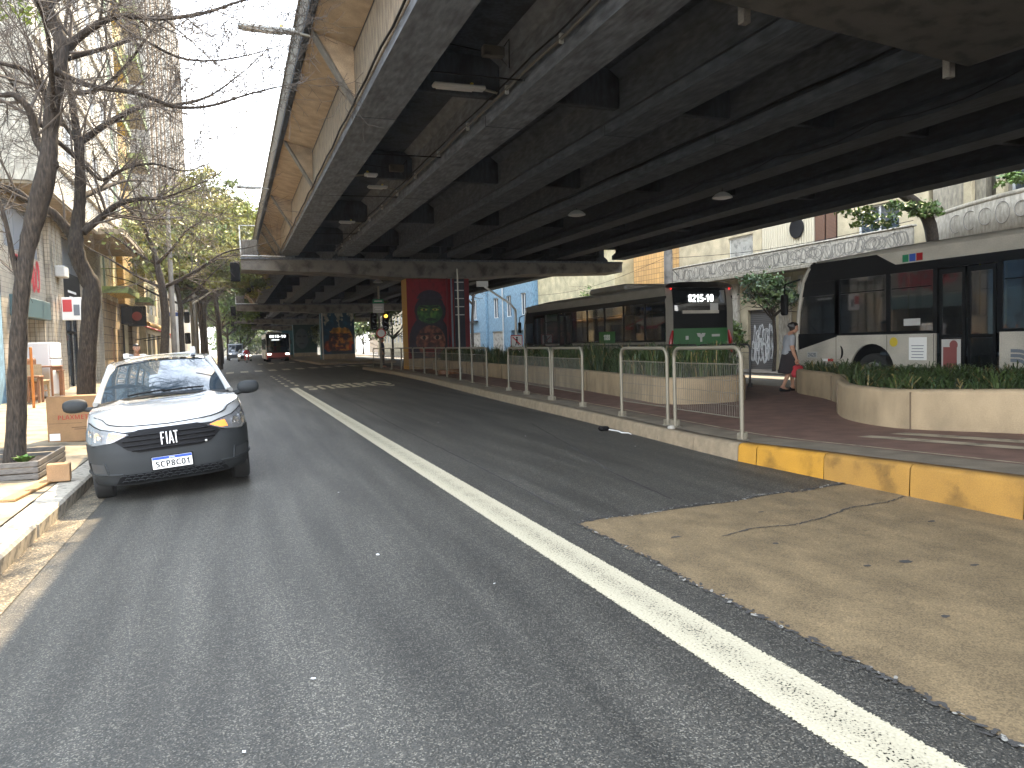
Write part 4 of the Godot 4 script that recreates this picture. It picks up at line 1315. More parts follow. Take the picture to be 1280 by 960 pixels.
# ================================================================ trees
# follow(pts, radii): a limb; twigs(): side shoots that branch again
func limb(mb: MB, ps: Array, rs: Array, sides := 9, rough := 0.0, sd := 1) -> void:
	var rg := RandomNumberGenerator.new()
	rg.seed = sd
	var P2 := []
	var R2 := []
	for i in ps.size() - 1:
		var p0: Vector3 = ps[maxi(i - 1, 0)]
		var p3: Vector3 = ps[mini(i + 2, ps.size() - 1)]
		var sub := 4 if sides > 5 else 2
		for s in sub:
			var t := s / float(sub)
			P2.append((ps[i] as Vector3).cubic_interpolate(ps[i + 1], p0, p3, t))
			var r: float = lerpf(rs[mini(i, rs.size() - 1)], rs[mini(i + 1, rs.size() - 1)], t)
			R2.append(r * (1.0 + rg.randf_range(-rough, rough)))
	P2.append(ps[-1]); R2.append(rs[mini(ps.size() - 1, rs.size() - 1)])
	mb.tube(P2, R2, sides)

func shoot(mb: MB, p: Vector3, dir: Vector3, r: float, ln: float, depth: int, rg: RandomNumberGenerator, up := 0.15, tips = null) -> void:
	var n := 4 if depth > 0 else 3
	var ps := [p]
	var d := dir.normalized()
	var q := p
	for i in n:
		d = (d + V(rg.randf_range(-1, 1), rg.randf_range(-0.7, 1) + up, rg.randf_range(-1, 1)) * 0.15).normalized()
		q += d * ln / n
		ps.append(q)
	var rs := []
	for i in n + 1: rs.append(maxf(r * (1.0 - 0.72 * i / n), 0.0034))
	mb.tube(ps, rs, 6 if r > 0.03 else (4 if r > 0.010 else 3), false)
	if tips != null and depth <= 1: tips.append(q)
	if depth <= 0: return
	var kids := rg.randi_range(2, 4)
	for k in kids:
		var i := rg.randi_range(1, n)
		var at: Vector3 = ps[i]
		var base: Vector3 = (ps[i] - ps[i - 1]).normalized()
		var side := base.cross(V(rg.randf_range(-1, 1), rg.randf_range(-1, 1), rg.randf_range(-1, 1))).normalized()
		var nd := (base * rg.randf_range(0.5, 1.0) + side * rg.randf_range(0.6, 1.1)).normalized()
		shoot(mb, at, nd, maxf(rs[i] * rg.randf_range(0.55, 0.8), 0.0036), ln * rg.randf_range(0.55, 0.85), depth - 1, rg, up, tips)

func bare_branch(parent: Node3D, ps: Array, r0: float, r1: float, n: int, ln: float, depth: int, sd: int, tw: Node3D = null) -> void:
	var rg := RandomNumberGenerator.new()
	rg.seed = sd
	var mb := MB.new()
	var rs := []
	for i in ps.size(): rs.append(lerpf(r0, r1, i / float(ps.size() - 1)))
	limb(mb, ps, rs, 8, 0.06, sd)
	var o := obj("branch", mb, M.bark, parent)
	var t := MB.new()
	for k in int(n * 0.8):
		var f := pow(rg.randf(), 0.75) * (ps.size() - 1.001)
		var i := int(f)
		var p: Vector3 = (ps[i] as Vector3).lerp(ps[i + 1], f - i)
		var base: Vector3 = (ps[i + 1] - ps[i]).normalized()
		var side := base.cross(V(rg.randf_range(-1, 1), rg.randf_range(-1, 1), rg.randf_range(-1, 1))).normalized()
		var r := lerpf(r0, r1, f / (ps.size() - 1)) * 0.45
		shoot(t, p, (base * rg.randf_range(0.2, 1.0) + side + V(0, 0.15, 0)).normalized(), clampf(r, 0.006, 0.022), ln * rg.randf_range(0.7, 1.5), depth, rg)
	var rgt := (ps[-1] - ps[-2]) as Vector3
	shoot(t, ps[-1], rgt.normalized(), maxf(r1, 0.006), ln * 1.2, depth, rg)
	obj("twigs", t, M.twig, o)

# pixel-free: rows of [x, y] in metres in the plane d
func plane(a: Array, d: float, wob := 0.0) -> Array:
	var r := []
	for i in a.size(): r.append(P(a[i][0], a[i][1], d + wob * sin(i * 1.7)))
	return r

func leafy(mb: MB, c: Vector3, rad: Vector3, n: int, size: float, cols: Array, rg: RandomNumberGenerator, clumps := 26) -> void:
	var cl := []
	for k in clumps:
		var q := V(rg.randfn(), rg.randfn(), rg.randfn()).normalized() * pow(rg.randf(), 0.45)
		cl.append([c + q * rad, rg.randf_range(0.22, 0.42), cols[rg.randi() % cols.size()]])
	for k in n:
		var w: Array = cl[rg.randi() % cl.size()]
		var q := V(rg.randfn(), rg.randfn() * 0.7, rg.randfn()) * 0.55
		var p: Vector3 = w[0] + q * rad * w[1]
		var s := size * rg.randf_range(0.6, 1.3)
		var x := V(rg.randfn(), rg.randfn(), rg.randfn()).normalized()
		var y := x.cross(V(rg.randfn(), rg.randfn(), rg.randfn())).normalized()
		mb.col = (w[2] as Color) * rg.randf_range(0.65, 1.3)
		var a := p - x * s
		var b := p + x * s
		mb.quad(a, p - y * s * 0.45 - x * 0.1 * s, b, p + y * s * 0.45 - x * 0.1 * s)
	mb.col = Color.WHITE

func build_trees() -> void:
	# ---------------- bare tree nearest the camera
	var d := 11.5
	var t := thing("street_tree", "leaning bare tree in the slatted planter box, nearest the camera", "tree", Vector3.ZERO, 0.0, "bare trees along the left kerb")
	var mb := MB.new()
	var tr := [[-2.71, 0.02], [-2.65, 0.79], [-2.58, 1.61], [-2.49, 2.38], [-2.41, 2.95], [-2.29, 3.41], [-2.16, 3.82], [-2.10, 4.13], [-2.08, 4.44], [-2.03, 4.79], [-1.94, 5.17], [-1.89, 5.56], [-1.95, 5.78], [-2.04, 6.06], [-2.10, 6.50], [-2.03, 7.21], [-2.05, 7.99], [-2.2, 8.9]]
	limb(mb, plane(tr, d, 0.05), [0.145, 0.112, 0.100, 0.093, 0.097, 0.122, 0.122, 0.102, 0.095, 0.090, 0.096, 0.086, 0.078, 0.075, 0.07, 0.06, 0.045, 0.03], 16, 0.07, 3)
	mb.lathe(P(-2.12, 4.02, d - 0.02), V(0.9, 0.25, 0.4), [[0.0, 0.13], [0.05, 0.125], [0.085, 0.10], [0.11, 0.0]], 10)
	obj("trunk", mb, M.bark, t)
	bare_branch(t, plane([[-1.90, 5.42], [-1.75, 5.67], [-1.49, 5.83], [-1.19, 5.96], [-0.70, 6.06], [-0.20, 6.19], [0.32, 6.35], [0.75, 6.52]], d, 0.12), 0.060, 0.010, 30, 0.62, 3, 1)
	bare_branch(t, plane([[-1.95, 5.17], [-1.76, 5.10], [-1.47, 4.99], [-1.00, 4.93], [-0.57, 4.84], [-0.13, 4.89], [0.39, 5.05], [0.87, 5.21]], d - 0.2, 0.10), 0.045, 0.008, 28, 0.55, 3, 2)
	bare_branch(t, plane([[-1.90, 5.52], [-1.48, 5.75], [-1.10, 5.85], [-0.96, 5.83], [-0.53, 5.71], [-0.07, 5.72], [0.47, 5.79], [0.87, 5.96]], d + 0.4, 0.15), 0.033, 0.006, 26, 0.55, 3, 3)
	bare_branch(t, plane([[-2.13, 4.18], [-2.25, 4.36], [-2.28, 4.68], [-2.43, 4.85], [-2.61, 4.88], [-2.86, 4.98], [-3.4, 5.3]], d, 0.10), 0.065, 0.012, 18, 0.9, 3, 4)
	bare_branch(t, plane([[-2.10, 4.39], [-2.18, 5.04], [-2.34, 5.27], [-2.58, 5.32], [-2.92, 5.42], [-3.5, 5.9]], d + 0.3, 0.10), 0.05, 0.010, 18, 0.9, 3, 5)
	bare_branch(t, plane([[-2.49, 2.49], [-2.56, 2.79], [-2.59, 3.15], [-2.65, 3.50], [-2.77, 3.75], [-2.95, 4.2]], d - 0.1, 0.05), 0.04, 0.010, 13, 0.7, 2, 6)
	bare_branch(t, plane([[-2.04, 6.06], [-1.72, 6.45], [-1.24, 6.93], [-0.64, 7.33], [0.1, 7.6]], d, 0.2), 0.06, 0.012, 16, 0.8, 3, 7)
	bare_branch(t, plane([[-1.93, 5.16], [-1.60, 5.30], [-1.21, 5.59], [-0.85, 6.05], [-0.68, 6.49]], d + 0.7, 0.2), 0.035, 0.006, 14, 0.8, 3, 8)
	bare_branch(t, plane([[-2.08, 6.6], [-2.5, 7.0], [-3.0, 7.2], [-3.5, 7.6]], d, 0.2), 0.05, 0.012, 14, 1.0, 3, 9)
	bare_branch(t, [P(-2.03, 4.7, d), P(-1.9, 5.0, d - 0.7), P(-1.8, 5.3, d - 1.5), P(-1.9, 5.6, d - 2.4)], 0.045, 0.010, 10, 0.8, 3, 10)
	# a few green leaves high up at the left
	var rg := RandomNumberGenerator.new()
	rg.seed = 5
	var lf := MB.new()
	leafy(lf, P(-2.75, 6.15, d + 0.4), V(0.55, 0.45, 0.5), 260, 0.055, [Color(0.16, 0.22, 0.03), Color(0.22, 0.26, 0.04)], rg, 10)
	obj("leaves", lf, M.leaf, t)
	# ---------------- second bare tree beside the van
	d = 16.0
	t = thing("street_tree", "slender forked bare tree rising behind the cardboard box", "tree", Vector3.ZERO, 0.0, "bare trees along the left kerb")
	mb = MB.new()
	limb(mb, plane([[-2.60, -0.06], [-2.56, 0.71], [-2.50, 1.45], [-2.39, 2.38], [-2.36, 2.77], [-2.44, 2.99], [-2.55, 3.31], [-2.57, 3.64], [-2.53, 3.98], [-2.46, 4.54], [-2.43, 5.16], [-2.44, 5.49]], d, 0.05), [0.19, 0.155, 0.15, 0.152, 0.160, 0.152, 0.14, 0.125, 0.115, 0.098, 0.085, 0.085], 16, 0.07, 8)
	obj("trunk", mb, M.bark, t)
	bare_branch(t, plane([[-2.43, 5.41], [-2.48, 5.66], [-2.50, 6.09], [-2.54, 6.51], [-2.59, 7.07], [-2.54, 7.64], [-2.3, 8.4]], d, 0.1), 0.08, 0.02, 18, 1.2, 3, 21)
	bare_branch(t, plane([[-2.43, 5.41], [-2.28, 5.58], [-1.88, 5.82], [-1.33, 6.11], [-0.85, 6.22], [-0.20, 6.45], [0.39, 6.85]], d, 0.15), 0.075, 0.012, 36, 0.75, 3, 22)
	bare_branch(t, plane([[-2.58, 3.57], [-2.67, 3.77], [-2.88, 4.08], [-3.02, 4.19], [-3.25, 4.31], [-3.47, 4.50], [-3.71, 4.57], [-4.07, 4.70], [-4.6, 5.0]], d, 0.1), 0.095, 0.02, 16, 0.9, 3, 23)
	bare_branch(t, plane([[-2.46, 3.79], [-2.16, 4.09], [-1.82, 4.32], [-1.41, 4.41], [-1.06, 4.48], [-0.56, 4.72]], d, 0.15), 0.075, 0.014, 30, 1.0, 3, 24)
	bare_branch(t, plane([[-2.45, 5.38], [-2.61, 5.65], [-2.78, 5.88], [-2.91, 6.20], [-2.98, 6.75]], d, 0.15), 0.05, 0.014, 16, 1.1, 3, 25)
	bare_branch(t, plane([[-2.42, 5.09], [-2.19, 4.89], [-1.78, 5.06], [-1.24, 5.16], [-0.69, 5.11], [-0.11, 5.37]], d + 0.5, 0.2), 0.04, 0.008, 26, 0.75, 3, 26)
	bare_branch(t, [P(-2.5, 4.4, d), P(-2.2, 4.8, d + 1.0), P(-1.9, 5.2, d + 2.2), P(-1.5, 5.4, d + 3.2)], 0.06, 0.012, 16, 1.1, 3, 27)
	bare_branch(t, [P(-2.45, 5.1, d), P(-2.9, 5.5, d - 0.8), P(-3.2, 6.1, d - 1.6)], 0.05, 0.012, 12, 1.0, 3, 28)
	# ---------------- pale shoots on the low limb
	# ---------------- third and fourth trees, half in leaf
	var specs := [
		[34.0, [[-2.70, 0.0], [-2.56, 1.39], [-2.43, 2.84], [-2.49, 4.12], [-2.65, 5.08], [-2.79, 5.78], [-3.04, 6.66], [-3.1, 7.8]], 0.19, "thin pale-twigged tree with sparse leaves, third along the left kerb", 26, 300, 31],
		[46.0, [[-2.5, 0.0], [-2.52, 1.52], [-2.52, 3.27], [-2.52, 4.15], [-2.74, 5.68], [-2.93, 6.76], [-2.8, 8.5]], 0.17, "forked tree with yellowing leaves, fourth along the left kerb", 22, 26000, 32]]
	for s in specs:
		d = s[0]
		t = thing("street_tree", s[3], "tree", Vector3.ZERO, 0.0, "trees along the left kerb")
		mb = MB.new()
		limb(mb, plane(s[1], d, 0.1), [s[2], s[2] * 0.9, s[2] * 0.85, s[2] * 0.8, s[2] * 0.65, s[2] * 0.5, s[2] * 0.35, s[2] * 0.2], 9, 0.05, s[6])
		obj("trunk", mb, M.bark, t)
		rg.seed = s[6]
		var n := 9
		for k in n:
			var i := 3 + k % 4
			var a: Array = s[1][mini(i, s[1].size() - 2)]
			var an := TAU * k / n + 0.3
			var p := P(a[0], a[1], d)
			var dr := V(cos(an), rg.randf_range(0.35, 0.9), sin(an))
			var l := rg.randf_range(2.2, 3.6)
			bare_branch(t, [p, p + dr * l * 0.35, p + dr * l * 0.7 + V(0, 0.15, 0), p + dr * l + V(0, rg.randf_range(-0.2, 0.3), 0)], 0.07, 0.02, s[4] / 2, 1.3, 2, s[6] * 10 + k)
		lf = MB.new()
		if s[5] > 1000:
			for q in [[-2.2, 7.2, 0.0, 2.2], [-0.6, 6.3, 1.5, 1.9], [0.2, 7.4, 4.0, 2.0], [-3.4, 8.6, 1.0, 2.2], [-1.2, 9.2, 3.0, 2.4], [-3.6, 6.4, -1.0, 1.5], [0.3, 9.0, 5.0, 2.2], [-0.9, 10.8, 4.0, 2.3], [0.9, 6.0, 5.5, 1.7]]:
				leafy(lf, P(q[0], q[1], d + q[2]), V(q[3], q[3] * 0.7, q[3]), s[5] / 9, 0.14, [Color(0.20, 0.22, 0.045), Color(0.28, 0.27, 0.06), Color(0.10, 0.13, 0.03), Color(0.32, 0.28, 0.08)], rg, 22)
		else:
			leafy(lf, P(-2.5, 6.2, d), V(2.0, 1.5, 2.0), s[5], 0.10, [Color(0.16, 0.18, 0.05), Color(0.20, 0.17, 0.07)], rg, 26)
		obj("crown", lf, M.leaf, t)
	# ---------------- the green trees further down the left side
	var gt := [[-1.7, 58.0, 12.5, 3.9, 0, "dense dark green tree beside the cream house"], [-0.9, 68.0, 14.0, 4.2, 1, "yellow-green tree leaning to the highway edge"], [-2.6, 80.0, 13.0, 4.0, 0, "tall dark tree beyond the leaning yellow-green one"], [-1.0, 96.0, 11.0, 3.8, 2, "bright green tree beside the far end of the highway"], [-3.0, 112.0, 14.0, 4.5, 0, "dark tree before the grey block"], [-0.5, 128.0, 12.0, 4.5, 2, "light green tree nearly at the end of the left pavement"], [-4.0, 150.0, 16.0, 6.0, 0, "broad dark tree closing the end of the street"], [2.0, 175.0, 12.0, 6.0, 2, "last pale green tree at the far end of the street"]]
	for k in gt.size():
		green_tree("green_tree", gt[k][5], P(gt[k][0], 0, gt[k][1]), gt[k][2], gt[k][3], gt[k][4], 50 + k, 13000 if k < 4 else 5000, 0.20 + 0.035 * (k / 2))
	green_tree("green_tree", "bright green tree seen between the second bus and the pale yellow house", P(29.5, -0.3, 56.9), 8.4, 2.3, 2, 71, 2500, 0.13)
	for k in 5: green_tree("green_tree", ["dark tree at the far end under the highway line", "dark bushy tree at the street's far end, right of centre", "pale tree in front of the far grey block", "tall tree before the far brown block", "green tree between the cream block and the brown block"][k], P([6.0, 13.0, -2.0, 21.0, 27.0][k], 0, [205.0, 190.0, 214.0, 180.0, 168.0][k]), [9.0, 8.5, 10.0, 10.0, 11.0][k], 5.0, [0, 0, 2, 0, 2][k], 90 + k, 2200, 0.36)
	green_tree("green_tree", "leafy tree behind the signals past the red pillar", P(17.5, 0, 88.0), 8.5, 3.4, 2, 72, 4000, 0.2)
	green_tree("green_tree", "dark leafy tree left of the bright yellow house", P(13.6, 0, 106.0), 7.5, 3.2, 0, 73, 3000, 0.22)
	green_tree("green_tree", "spindly trunked tree in front of the light blue house", P(23.1, -0.3, 74.7), 9.6, 1.6, 0, 74, 700, 0.14)
	# ---------------- pavement trees on the right
	green_tree("small_tree", "small round glossy tree in front of the scribbled shutter", P(25.2, -0.22, 31.3), 5.55, 1.5, 3, 75, 2600, 0.12)
	green_tree("shrub", "low leafy bush beside the green bus tail", P(24.8, -0.22, 34.0), 2.65, 0.9, 2, 76, 900, 0.11)
	t = thing("curved_tree", "tree with a bent dark trunk rising behind the second bus", "tree", Vector3.ZERO)
	mb = MB.new()
	limb(mb, [P(25.41, -0.32, 22.16), P(25.54, 2.09, 22.22), P(25.48, 4.02, 22.28), P(25.39, 4.98, 22.28), P(25.15, 5.82, 22.28), P(24.45, 6.45, 22.28), P(23.73, 6.91, 22.40), P(22.89, 7.51, 22.64)], [0.29, 0.26, 0.25, 0.24, 0.23, 0.21, 0.18, 0.12], 10, 0.04, 6)
	obj("trunk", mb, M.bark, t)
	lf = MB.new()
	rg.seed = 44
	for q in [[21.92, 5.76, 22.16, 1.08], [23.61, 6.12, 21.68, 0.96], [24.93, 6.12, 21.92, 0.72], [25.66, 6.79, 19.15, 0.84], [22.64, 7.63, 22.64, 1.92], [24.57, 7.99, 20.72, 1.80]]:
		leafy(lf, P(q[0], q[1], q[2]), V(q[3], q[3] * 0.4, q[3]), 420, 0.11, [Color(0.07, 0.12, 0.02), Color(0.11, 0.17, 0.03), Color(0.05, 0.08, 0.018)], rg, 12)
	obj("crown", lf, M.leaf, t)

func green_tree(called: String, label: String, at: Vector3, h: float, rad: float, tone: int, sd: int, n: int, leaf: float) -> void:
	var t := thing(called, label, "shrub" if called == "shrub" else "tree", at)
	var rg := RandomNumberGenerator.new()
	rg.seed = sd
	var mb := MB.new()
	var low := h - rad * 1.75
	if h < 5: low = h - rad * 1.9
	low = maxf(low, 0.15)
	var r0 := clampf(h * 0.018, 0.04, 0.24)
	limb(mb, [V(0, -0.1, 0), V(rg.randf_range(-0.1, 0.1), low * 0.5, 0.05), V(rg.randf_range(-0.2, 0.2), low, 0), V(0, low + rad * 0.8, 0)], [r0, r0 * 0.85, r0 * 0.75, r0 * 0.35], 8, 0.05, sd)
	for k in 7:
		var an := TAU * k / 7.0 + rg.randf()
		shoot(mb, V(0, low * rg.randf_range(0.85, 1.05), 0), V(cos(an), rg.randf_range(0.5, 1.1), sin(an)), r0 * 0.5, rad * 1.1, 2, rg)
	obj("trunk", mb, M.bark, t)
	var pal: Array = [[Color(0.05, 0.075, 0.022), Color(0.08, 0.11, 0.028), Color(0.13, 0.155, 0.04)], [Color(0.17, 0.19, 0.04), Color(0.25, 0.25, 0.06), Color(0.07, 0.09, 0.022)], [Color(0.09, 0.15, 0.025), Color(0.14, 0.21, 0.035), Color(0.06, 0.10, 0.02)], [Color(0.035, 0.065, 0.022), Color(0.055, 0.095, 0.028), Color(0.10, 0.14, 0.045)]][tone]
	var lf := MB.new()
	var c := V(0, h - rad * 0.85, 0)
	for k in 5:
		var q := V(rg.randf_range(-0.5, 0.5), rg.randf_range(-0.45, 0.4), rg.randf_range(-0.5, 0.5)) * rad
		leafy(lf, c + q, V(0.62, 0.5, 0.62) * rad, n / 5, leaf, pal, rg, 18)
	obj("crown", lf, M.leaf, t)
# ================================================================ vehicles
# a closed plan outline, walked by arc length, with an inset that depends on height
class Shell:
	var pts := PackedVector2Array()   # x, z
	var nrm := PackedVector2Array()
	var ss := PackedFloat32Array()
	var front_in: Array
	var side_in: Array
	var s_front := 1.15
	func _init(w: float, nose: float, tail: float, px: float, pz: float, fi: Array, si: Array) -> void:
		front_in = fi; side_in = si
		var half := []
		for i in 41:
			var a := PI / 2 * i / 40.0
			half.append(Vector2(w * pow(sin(a), 2.0 / px), nose * pow(cos(a), 2.0 / pz)))
		for i in range(1, 15): half.append(Vector2(w, -(absf(tail) - 0.3) * i / 14.0))
		for i in range(1, 7):
			var a := PI / 2 * i / 6.0
			half.append(Vector2(w - 0.3 + 0.3 * cos(a), tail + 0.3 - 0.3 * sin(a)))
		for i in range(1, 5): half.append(Vector2((w - 0.3) * (1.0 - i / 4.0), tail))
		var s := 0.0
		for i in half.size():
			if i > 0: s += half[i].distance_to(half[i - 1])
			pts.append(half[i]); ss.append(s)
		for i in pts.size():
			var t := (pts[mini(i + 1, pts.size() - 1)] - pts[maxi(i - 1, 0)]).normalized()
			nrm.append(Vector2(-t.y, t.x) if i > 0 else Vector2(0, 1))
	static func l(tab: Array, y: float) -> float:
		if y <= tab[0][0]: return tab[0][1]
		for i in range(1, tab.size()):
			if y <= tab[i][0]: return lerpf(tab[i - 1][1], tab[i][1], (y - tab[i - 1][0]) / (tab[i][0] - tab[i - 1][0]))
		return tab[-1][1]
	func at(s: float, y: float, off := 0.0) -> Vector3:
		var sg := 1.0 if s >= 0 else -1.0
		var a := absf(s)
		var i := 1
		while i < ss.size() - 1 and ss[i] < a: i += 1
		var t := clampf((a - ss[i - 1]) / maxf(ss[i] - ss[i - 1], 1e-6), 0.0, 1.0)
		var p := pts[i - 1].lerp(pts[i], t)
		var n := nrm[i - 1].lerp(nrm[i], t).normalized()
		var k := smoothstep(s_front - 0.35, s_front + 0.35, a)
		var ins := lerpf(l(front_in, y), l(side_in, y), k) + off
		p += n * ins
		return Vector3(p.x * sg, y, p.y)
	func s_of_z(z: float) -> float:  # along the side
		for i in range(1, pts.size()):
			if pts[i].y <= z: return lerpf(ss[i - 1], ss[i], (pts[i - 1].y - z) / maxf(pts[i - 1].y - pts[i].y, 1e-6))
		return ss[-1]
	# a polygon drawn in (s, y), cut into cells and laid on the shell
	func patch(mb, poly: PackedVector2Array, off: float, cs := 0.07, cy := 0.05) -> void:
		var b := Rect2(poly[0], Vector2.ZERO)
		for q in poly: b = b.expand(q)
		var nx := maxi(1, int(ceil(b.size.x / cs)))
		var ny := maxi(1, int(ceil(b.size.y / cy)))
		for i in nx:
			for j in ny:
				var a := b.position + Vector2(b.size.x * i / nx, b.size.y * j / ny)
				var e := b.position + Vector2(b.size.x * (i + 1) / nx, b.size.y * (j + 1) / ny)
				var cell := PackedVector2Array([a, Vector2(e.x, a.y), e, Vector2(a.x, e.y)])
				for piece in Geometry2D.intersect_polygons(cell, poly):
					var ix := Geometry2D.triangulate_polygon(piece)
					var k := 0
					while k < ix.size():
						var q: Array[Vector2] = [piece[ix[k]], piece[ix[k + 1]], piece[ix[k + 2]]]
						if (q[1] - q[0]).cross(q[2] - q[0]) > 0:
							var tmp := q[1]; q[1] = q[2]; q[2] = tmp
						for m in 3:
							var h := 0.01
							var ds := at(q[m].x + h, q[m].y, off) - at(q[m].x - h, q[m].y, off)
							var dy := at(q[m].x, q[m].y + h, off) - at(q[m].x, q[m].y - h, off)
							mb.pt(at(q[m].x, q[m].y, off), ds.cross(dy).normalized(), q[m])
						k += 3

func circle2(c: Vector2, r: float, n := 28) -> PackedVector2Array:
	var p := PackedVector2Array()
	for i in n: p.append(c + Vector2(cos(TAU * i / n), sin(TAU * i / n)) * r)
	return p

func mirror2(p: PackedVector2Array) -> PackedVector2Array:
	var r := PackedVector2Array()
	for q in p: r.append(Vector2(-q.x, q.y))
	return r

func make_wheel(parent: Node3D, at: Vector3, r: float, w: float, side: int, rimm: Material) -> void:
	var ty := MB.new()
	ty.lathe(at - V(w / 2 * side, 0, 0), V(side, 0, 0), [[r * 0.62, 0.0], [r * 0.93, 0.0], [r * 0.985, w * 0.08], [r, w * 0.22], [r, w * 0.78], [r * 0.985, w * 0.92], [r * 0.93, w], [r * 0.66, w], [r * 0.62, w * 0.93]], 30)
	var o := obj("wheel", ty, M.rubber, parent)
	var rm := MB.new()
	rm.lathe(at - V(w / 2 * side, 0, 0), V(side, 0, 0), [[r * 0.62, 0.0], [r * 0.62, w * 0.9], [r * 0.56, w * 0.82], [r * 0.42, w * 0.7], [r * 0.20, w * 0.84], [r * 0.12, w * 0.92], [0.0, w * 0.92]], 24)
	obj("rim", rm, rimm, o)

func make_car(label: String, paint: Material, lower: Material, fancy: bool, at: Vector3, turn: float, group := "") -> Node3D:
	var car := thing("parked_car" if fancy else "car", label, "car", at, turn, group)
	var sh := Shell.new(0.865, 0.84, -3.55, 3.6, 2.5,
		[[0.18, -0.13], [0.24, -0.06], [0.34, -0.012], [0.46, 0.0], [0.60, -0.008], [0.70, -0.03], [0.80, -0.062], [0.88, -0.12], [0.93, -0.19]],
		[[0.18, -0.08], [0.28, -0.02], [0.45, 0.0], [0.72, 0.0], [0.90, -0.025], [1.0, -0.06], [1.06, -0.10]])
	var s0 := sh.s_of_z(0.0)
	var sr := sh.s_of_z(-2.72)
	var ysh := func(s: float) -> float:
		return Shell.l([[0.0, 0.845], [0.45, 0.862], [0.75, 0.90], [1.0, 0.945], [1.3, 0.985], [1.8, 1.03], [9.0, 1.05]], absf(s))
	# painted flanks with wheel arches
	var fl := MB.new()
	for sg in [1, -1]:
		var top := PackedVector2Array()
		var n := 26
		for i in n + 1: top.append(V2(lerpf(0.0, sh.ss[-1], i / float(n)), ysh.call(lerpf(0.0, sh.ss[-1], i / float(n)))))
		var bot := [V2(sh.ss[-1], 0.45), V2(s0 + 0.5, 0.40), V2(s0 + 0.42, 0.62), V2(1.22, 0.66), V2(1.05, 0.72), V2(0.55, 0.775), V2(0.0, 0.785)]
		for q in bot: top.append(q)
		var pieces := [top]
		for cs in [s0, sr]:
			var nxt := []
			for p in pieces: nxt.append_array(Geometry2D.clip_polygons(p, circle2(V2(cs, 0.33), 0.375)))
			pieces = nxt
		for p in pieces:
			sh.patch(fl, p if sg > 0 else mirror2(p), 0.0, 0.16, 0.08)
	obj("body", fl, paint, car)
	# bumper and sills, unpainted
	var bp := MB.new()
	for sg in [1, -1]:
		var p := PackedVector2Array([V2(0, 0.215), V2(0.6, 0.215), V2(1.0, 0.23), V2(s0 - 0.2, 0.24), V2(s0 - 0.02, 0.70), V2(1.22, 0.675), V2(1.05, 0.735), V2(0.55, 0.79), V2(0.0, 0.80)])
		for q in Geometry2D.clip_polygons(p, circle2(V2(s0, 0.33), 0.385)): sh.patch(bp, q if sg > 0 else mirror2(q), 0.006)
		var sill := PackedVector2Array([V2(s0 + 0.3, 0.22), V2(sh.ss[-1], 0.22), V2(sh.ss[-1], 0.47), V2(s0 + 0.3, 0.42)])
		var pieces := [sill]
		for cs in [s0, sr]:
			var nxt := []
			for pp in pieces: nxt.append_array(Geometry2D.clip_polygons(pp, circle2(V2(cs, 0.33), 0.385)))
			pieces = nxt
		for q in pieces: sh.patch(bp, q if sg > 0 else mirror2(q), 0.008, 0.2)
	obj("bumper", bp, lower, car)
	# arch lips, underbody
	obj("underbody", MB.new().box(V(0, 0.42, -1.36), V(1.36, 0.36, 4.0), 0.05).box(V(0, 0.62, -0.1), V(1.2, 0.4, 1.3), 0.05), M.black, car)
	for x in [-1, 1]:
		for z in [0.0, -2.72]:
			make_wheel(car, V(x * 0.735, 0.305, z), 0.305, 0.19, x, M.wheel_cap)
	# bonnet
	var rows := []
	for k in 19:
		var s := lerpf(0.02, s0 + 0.42, pow(k / 18.0, 0.85))
		var y: float = ysh.call(s)
		var a := sh.at(-s, y)
		var b := sh.at(s, y)
		var row := PackedVector3Array()
		for j in 17:
			var u := j / 16.0 * 2 - 1
			var p := a.lerp(b, j / 16.0)
			var cr := 0.062 * smoothstep(0.0, 1.0, k / 10.0) * (1.0 - pow(absf(u), 2.6)) + 0.022 * smoothstep(0.2, 0.7, k / 18.0) * exp(-pow((absf(u) - 0.62) / 0.12, 2))
			row.append(p + V(0, cr, 0))
		rows.append(row)
	obj("bonnet", MB.new().grid(rows, false, true), paint, car)
	# greenhouse
	var cowl := func(u: float) -> Vector3: return V(u * 0.735, 1.055 + 0.055 * (1 - u * u), -0.40 + 0.13 * (1 - u * u))
	var head := func(u: float) -> Vector3: return V(u * 0.575, 1.465 + 0.05 * (1 - u * u), -1.08 + 0.10 * (1 - u * u))
	rows = []
	for k in 9:
		var row := PackedVector3Array()
		for j in 15:
			var u := (j / 14.0 * 2 - 1) * 0.965
			var p: Vector3 = (cowl.call(u) as Vector3).lerp(head.call(u), k / 8.0)
			row.append(p + V(0, 0.022 * sin(PI * k / 8.0), 0.03 * sin(PI * k / 8.0)))
		rows.append(row)
	obj("windscreen", MB.new().grid(rows), M.car_glass, car)
	# pillars and scuttle
	for sg in [-1, 1]:
		var ps := []
		for k in 9:
			var p: Vector3 = (cowl.call(sg * 1.0) as Vector3).lerp(head.call(sg * 1.0), k / 8.0)
			ps.append(p + V(sg * 0.012, 0.012 * sin(PI * k / 8.0) + 0.0, 0.012 * sin(PI * k / 8.0)))
		obj("pillar", MB.new().tube(ps, [0.048, 0.042, 0.04, 0.04, 0.04, 0.04, 0.042, 0.045, 0.05], 8), paint, car)
	rows = []
	for q in [[0.0, -0.012, 0.10], [0.0, 0.008, 0.0], [0.03, 0.0, -0.03]]:
		var row := PackedVector3Array()
		for j in 15:
			var u := j / 14.0 * 2 - 1
			row.append((cowl.call(u) as Vector3) + V(0, q[1], q[2] + q[0]))
		rows.append(row)
	obj("scuttle", MB.new().grid(rows), M.black, car)
	# roof
	rows = []
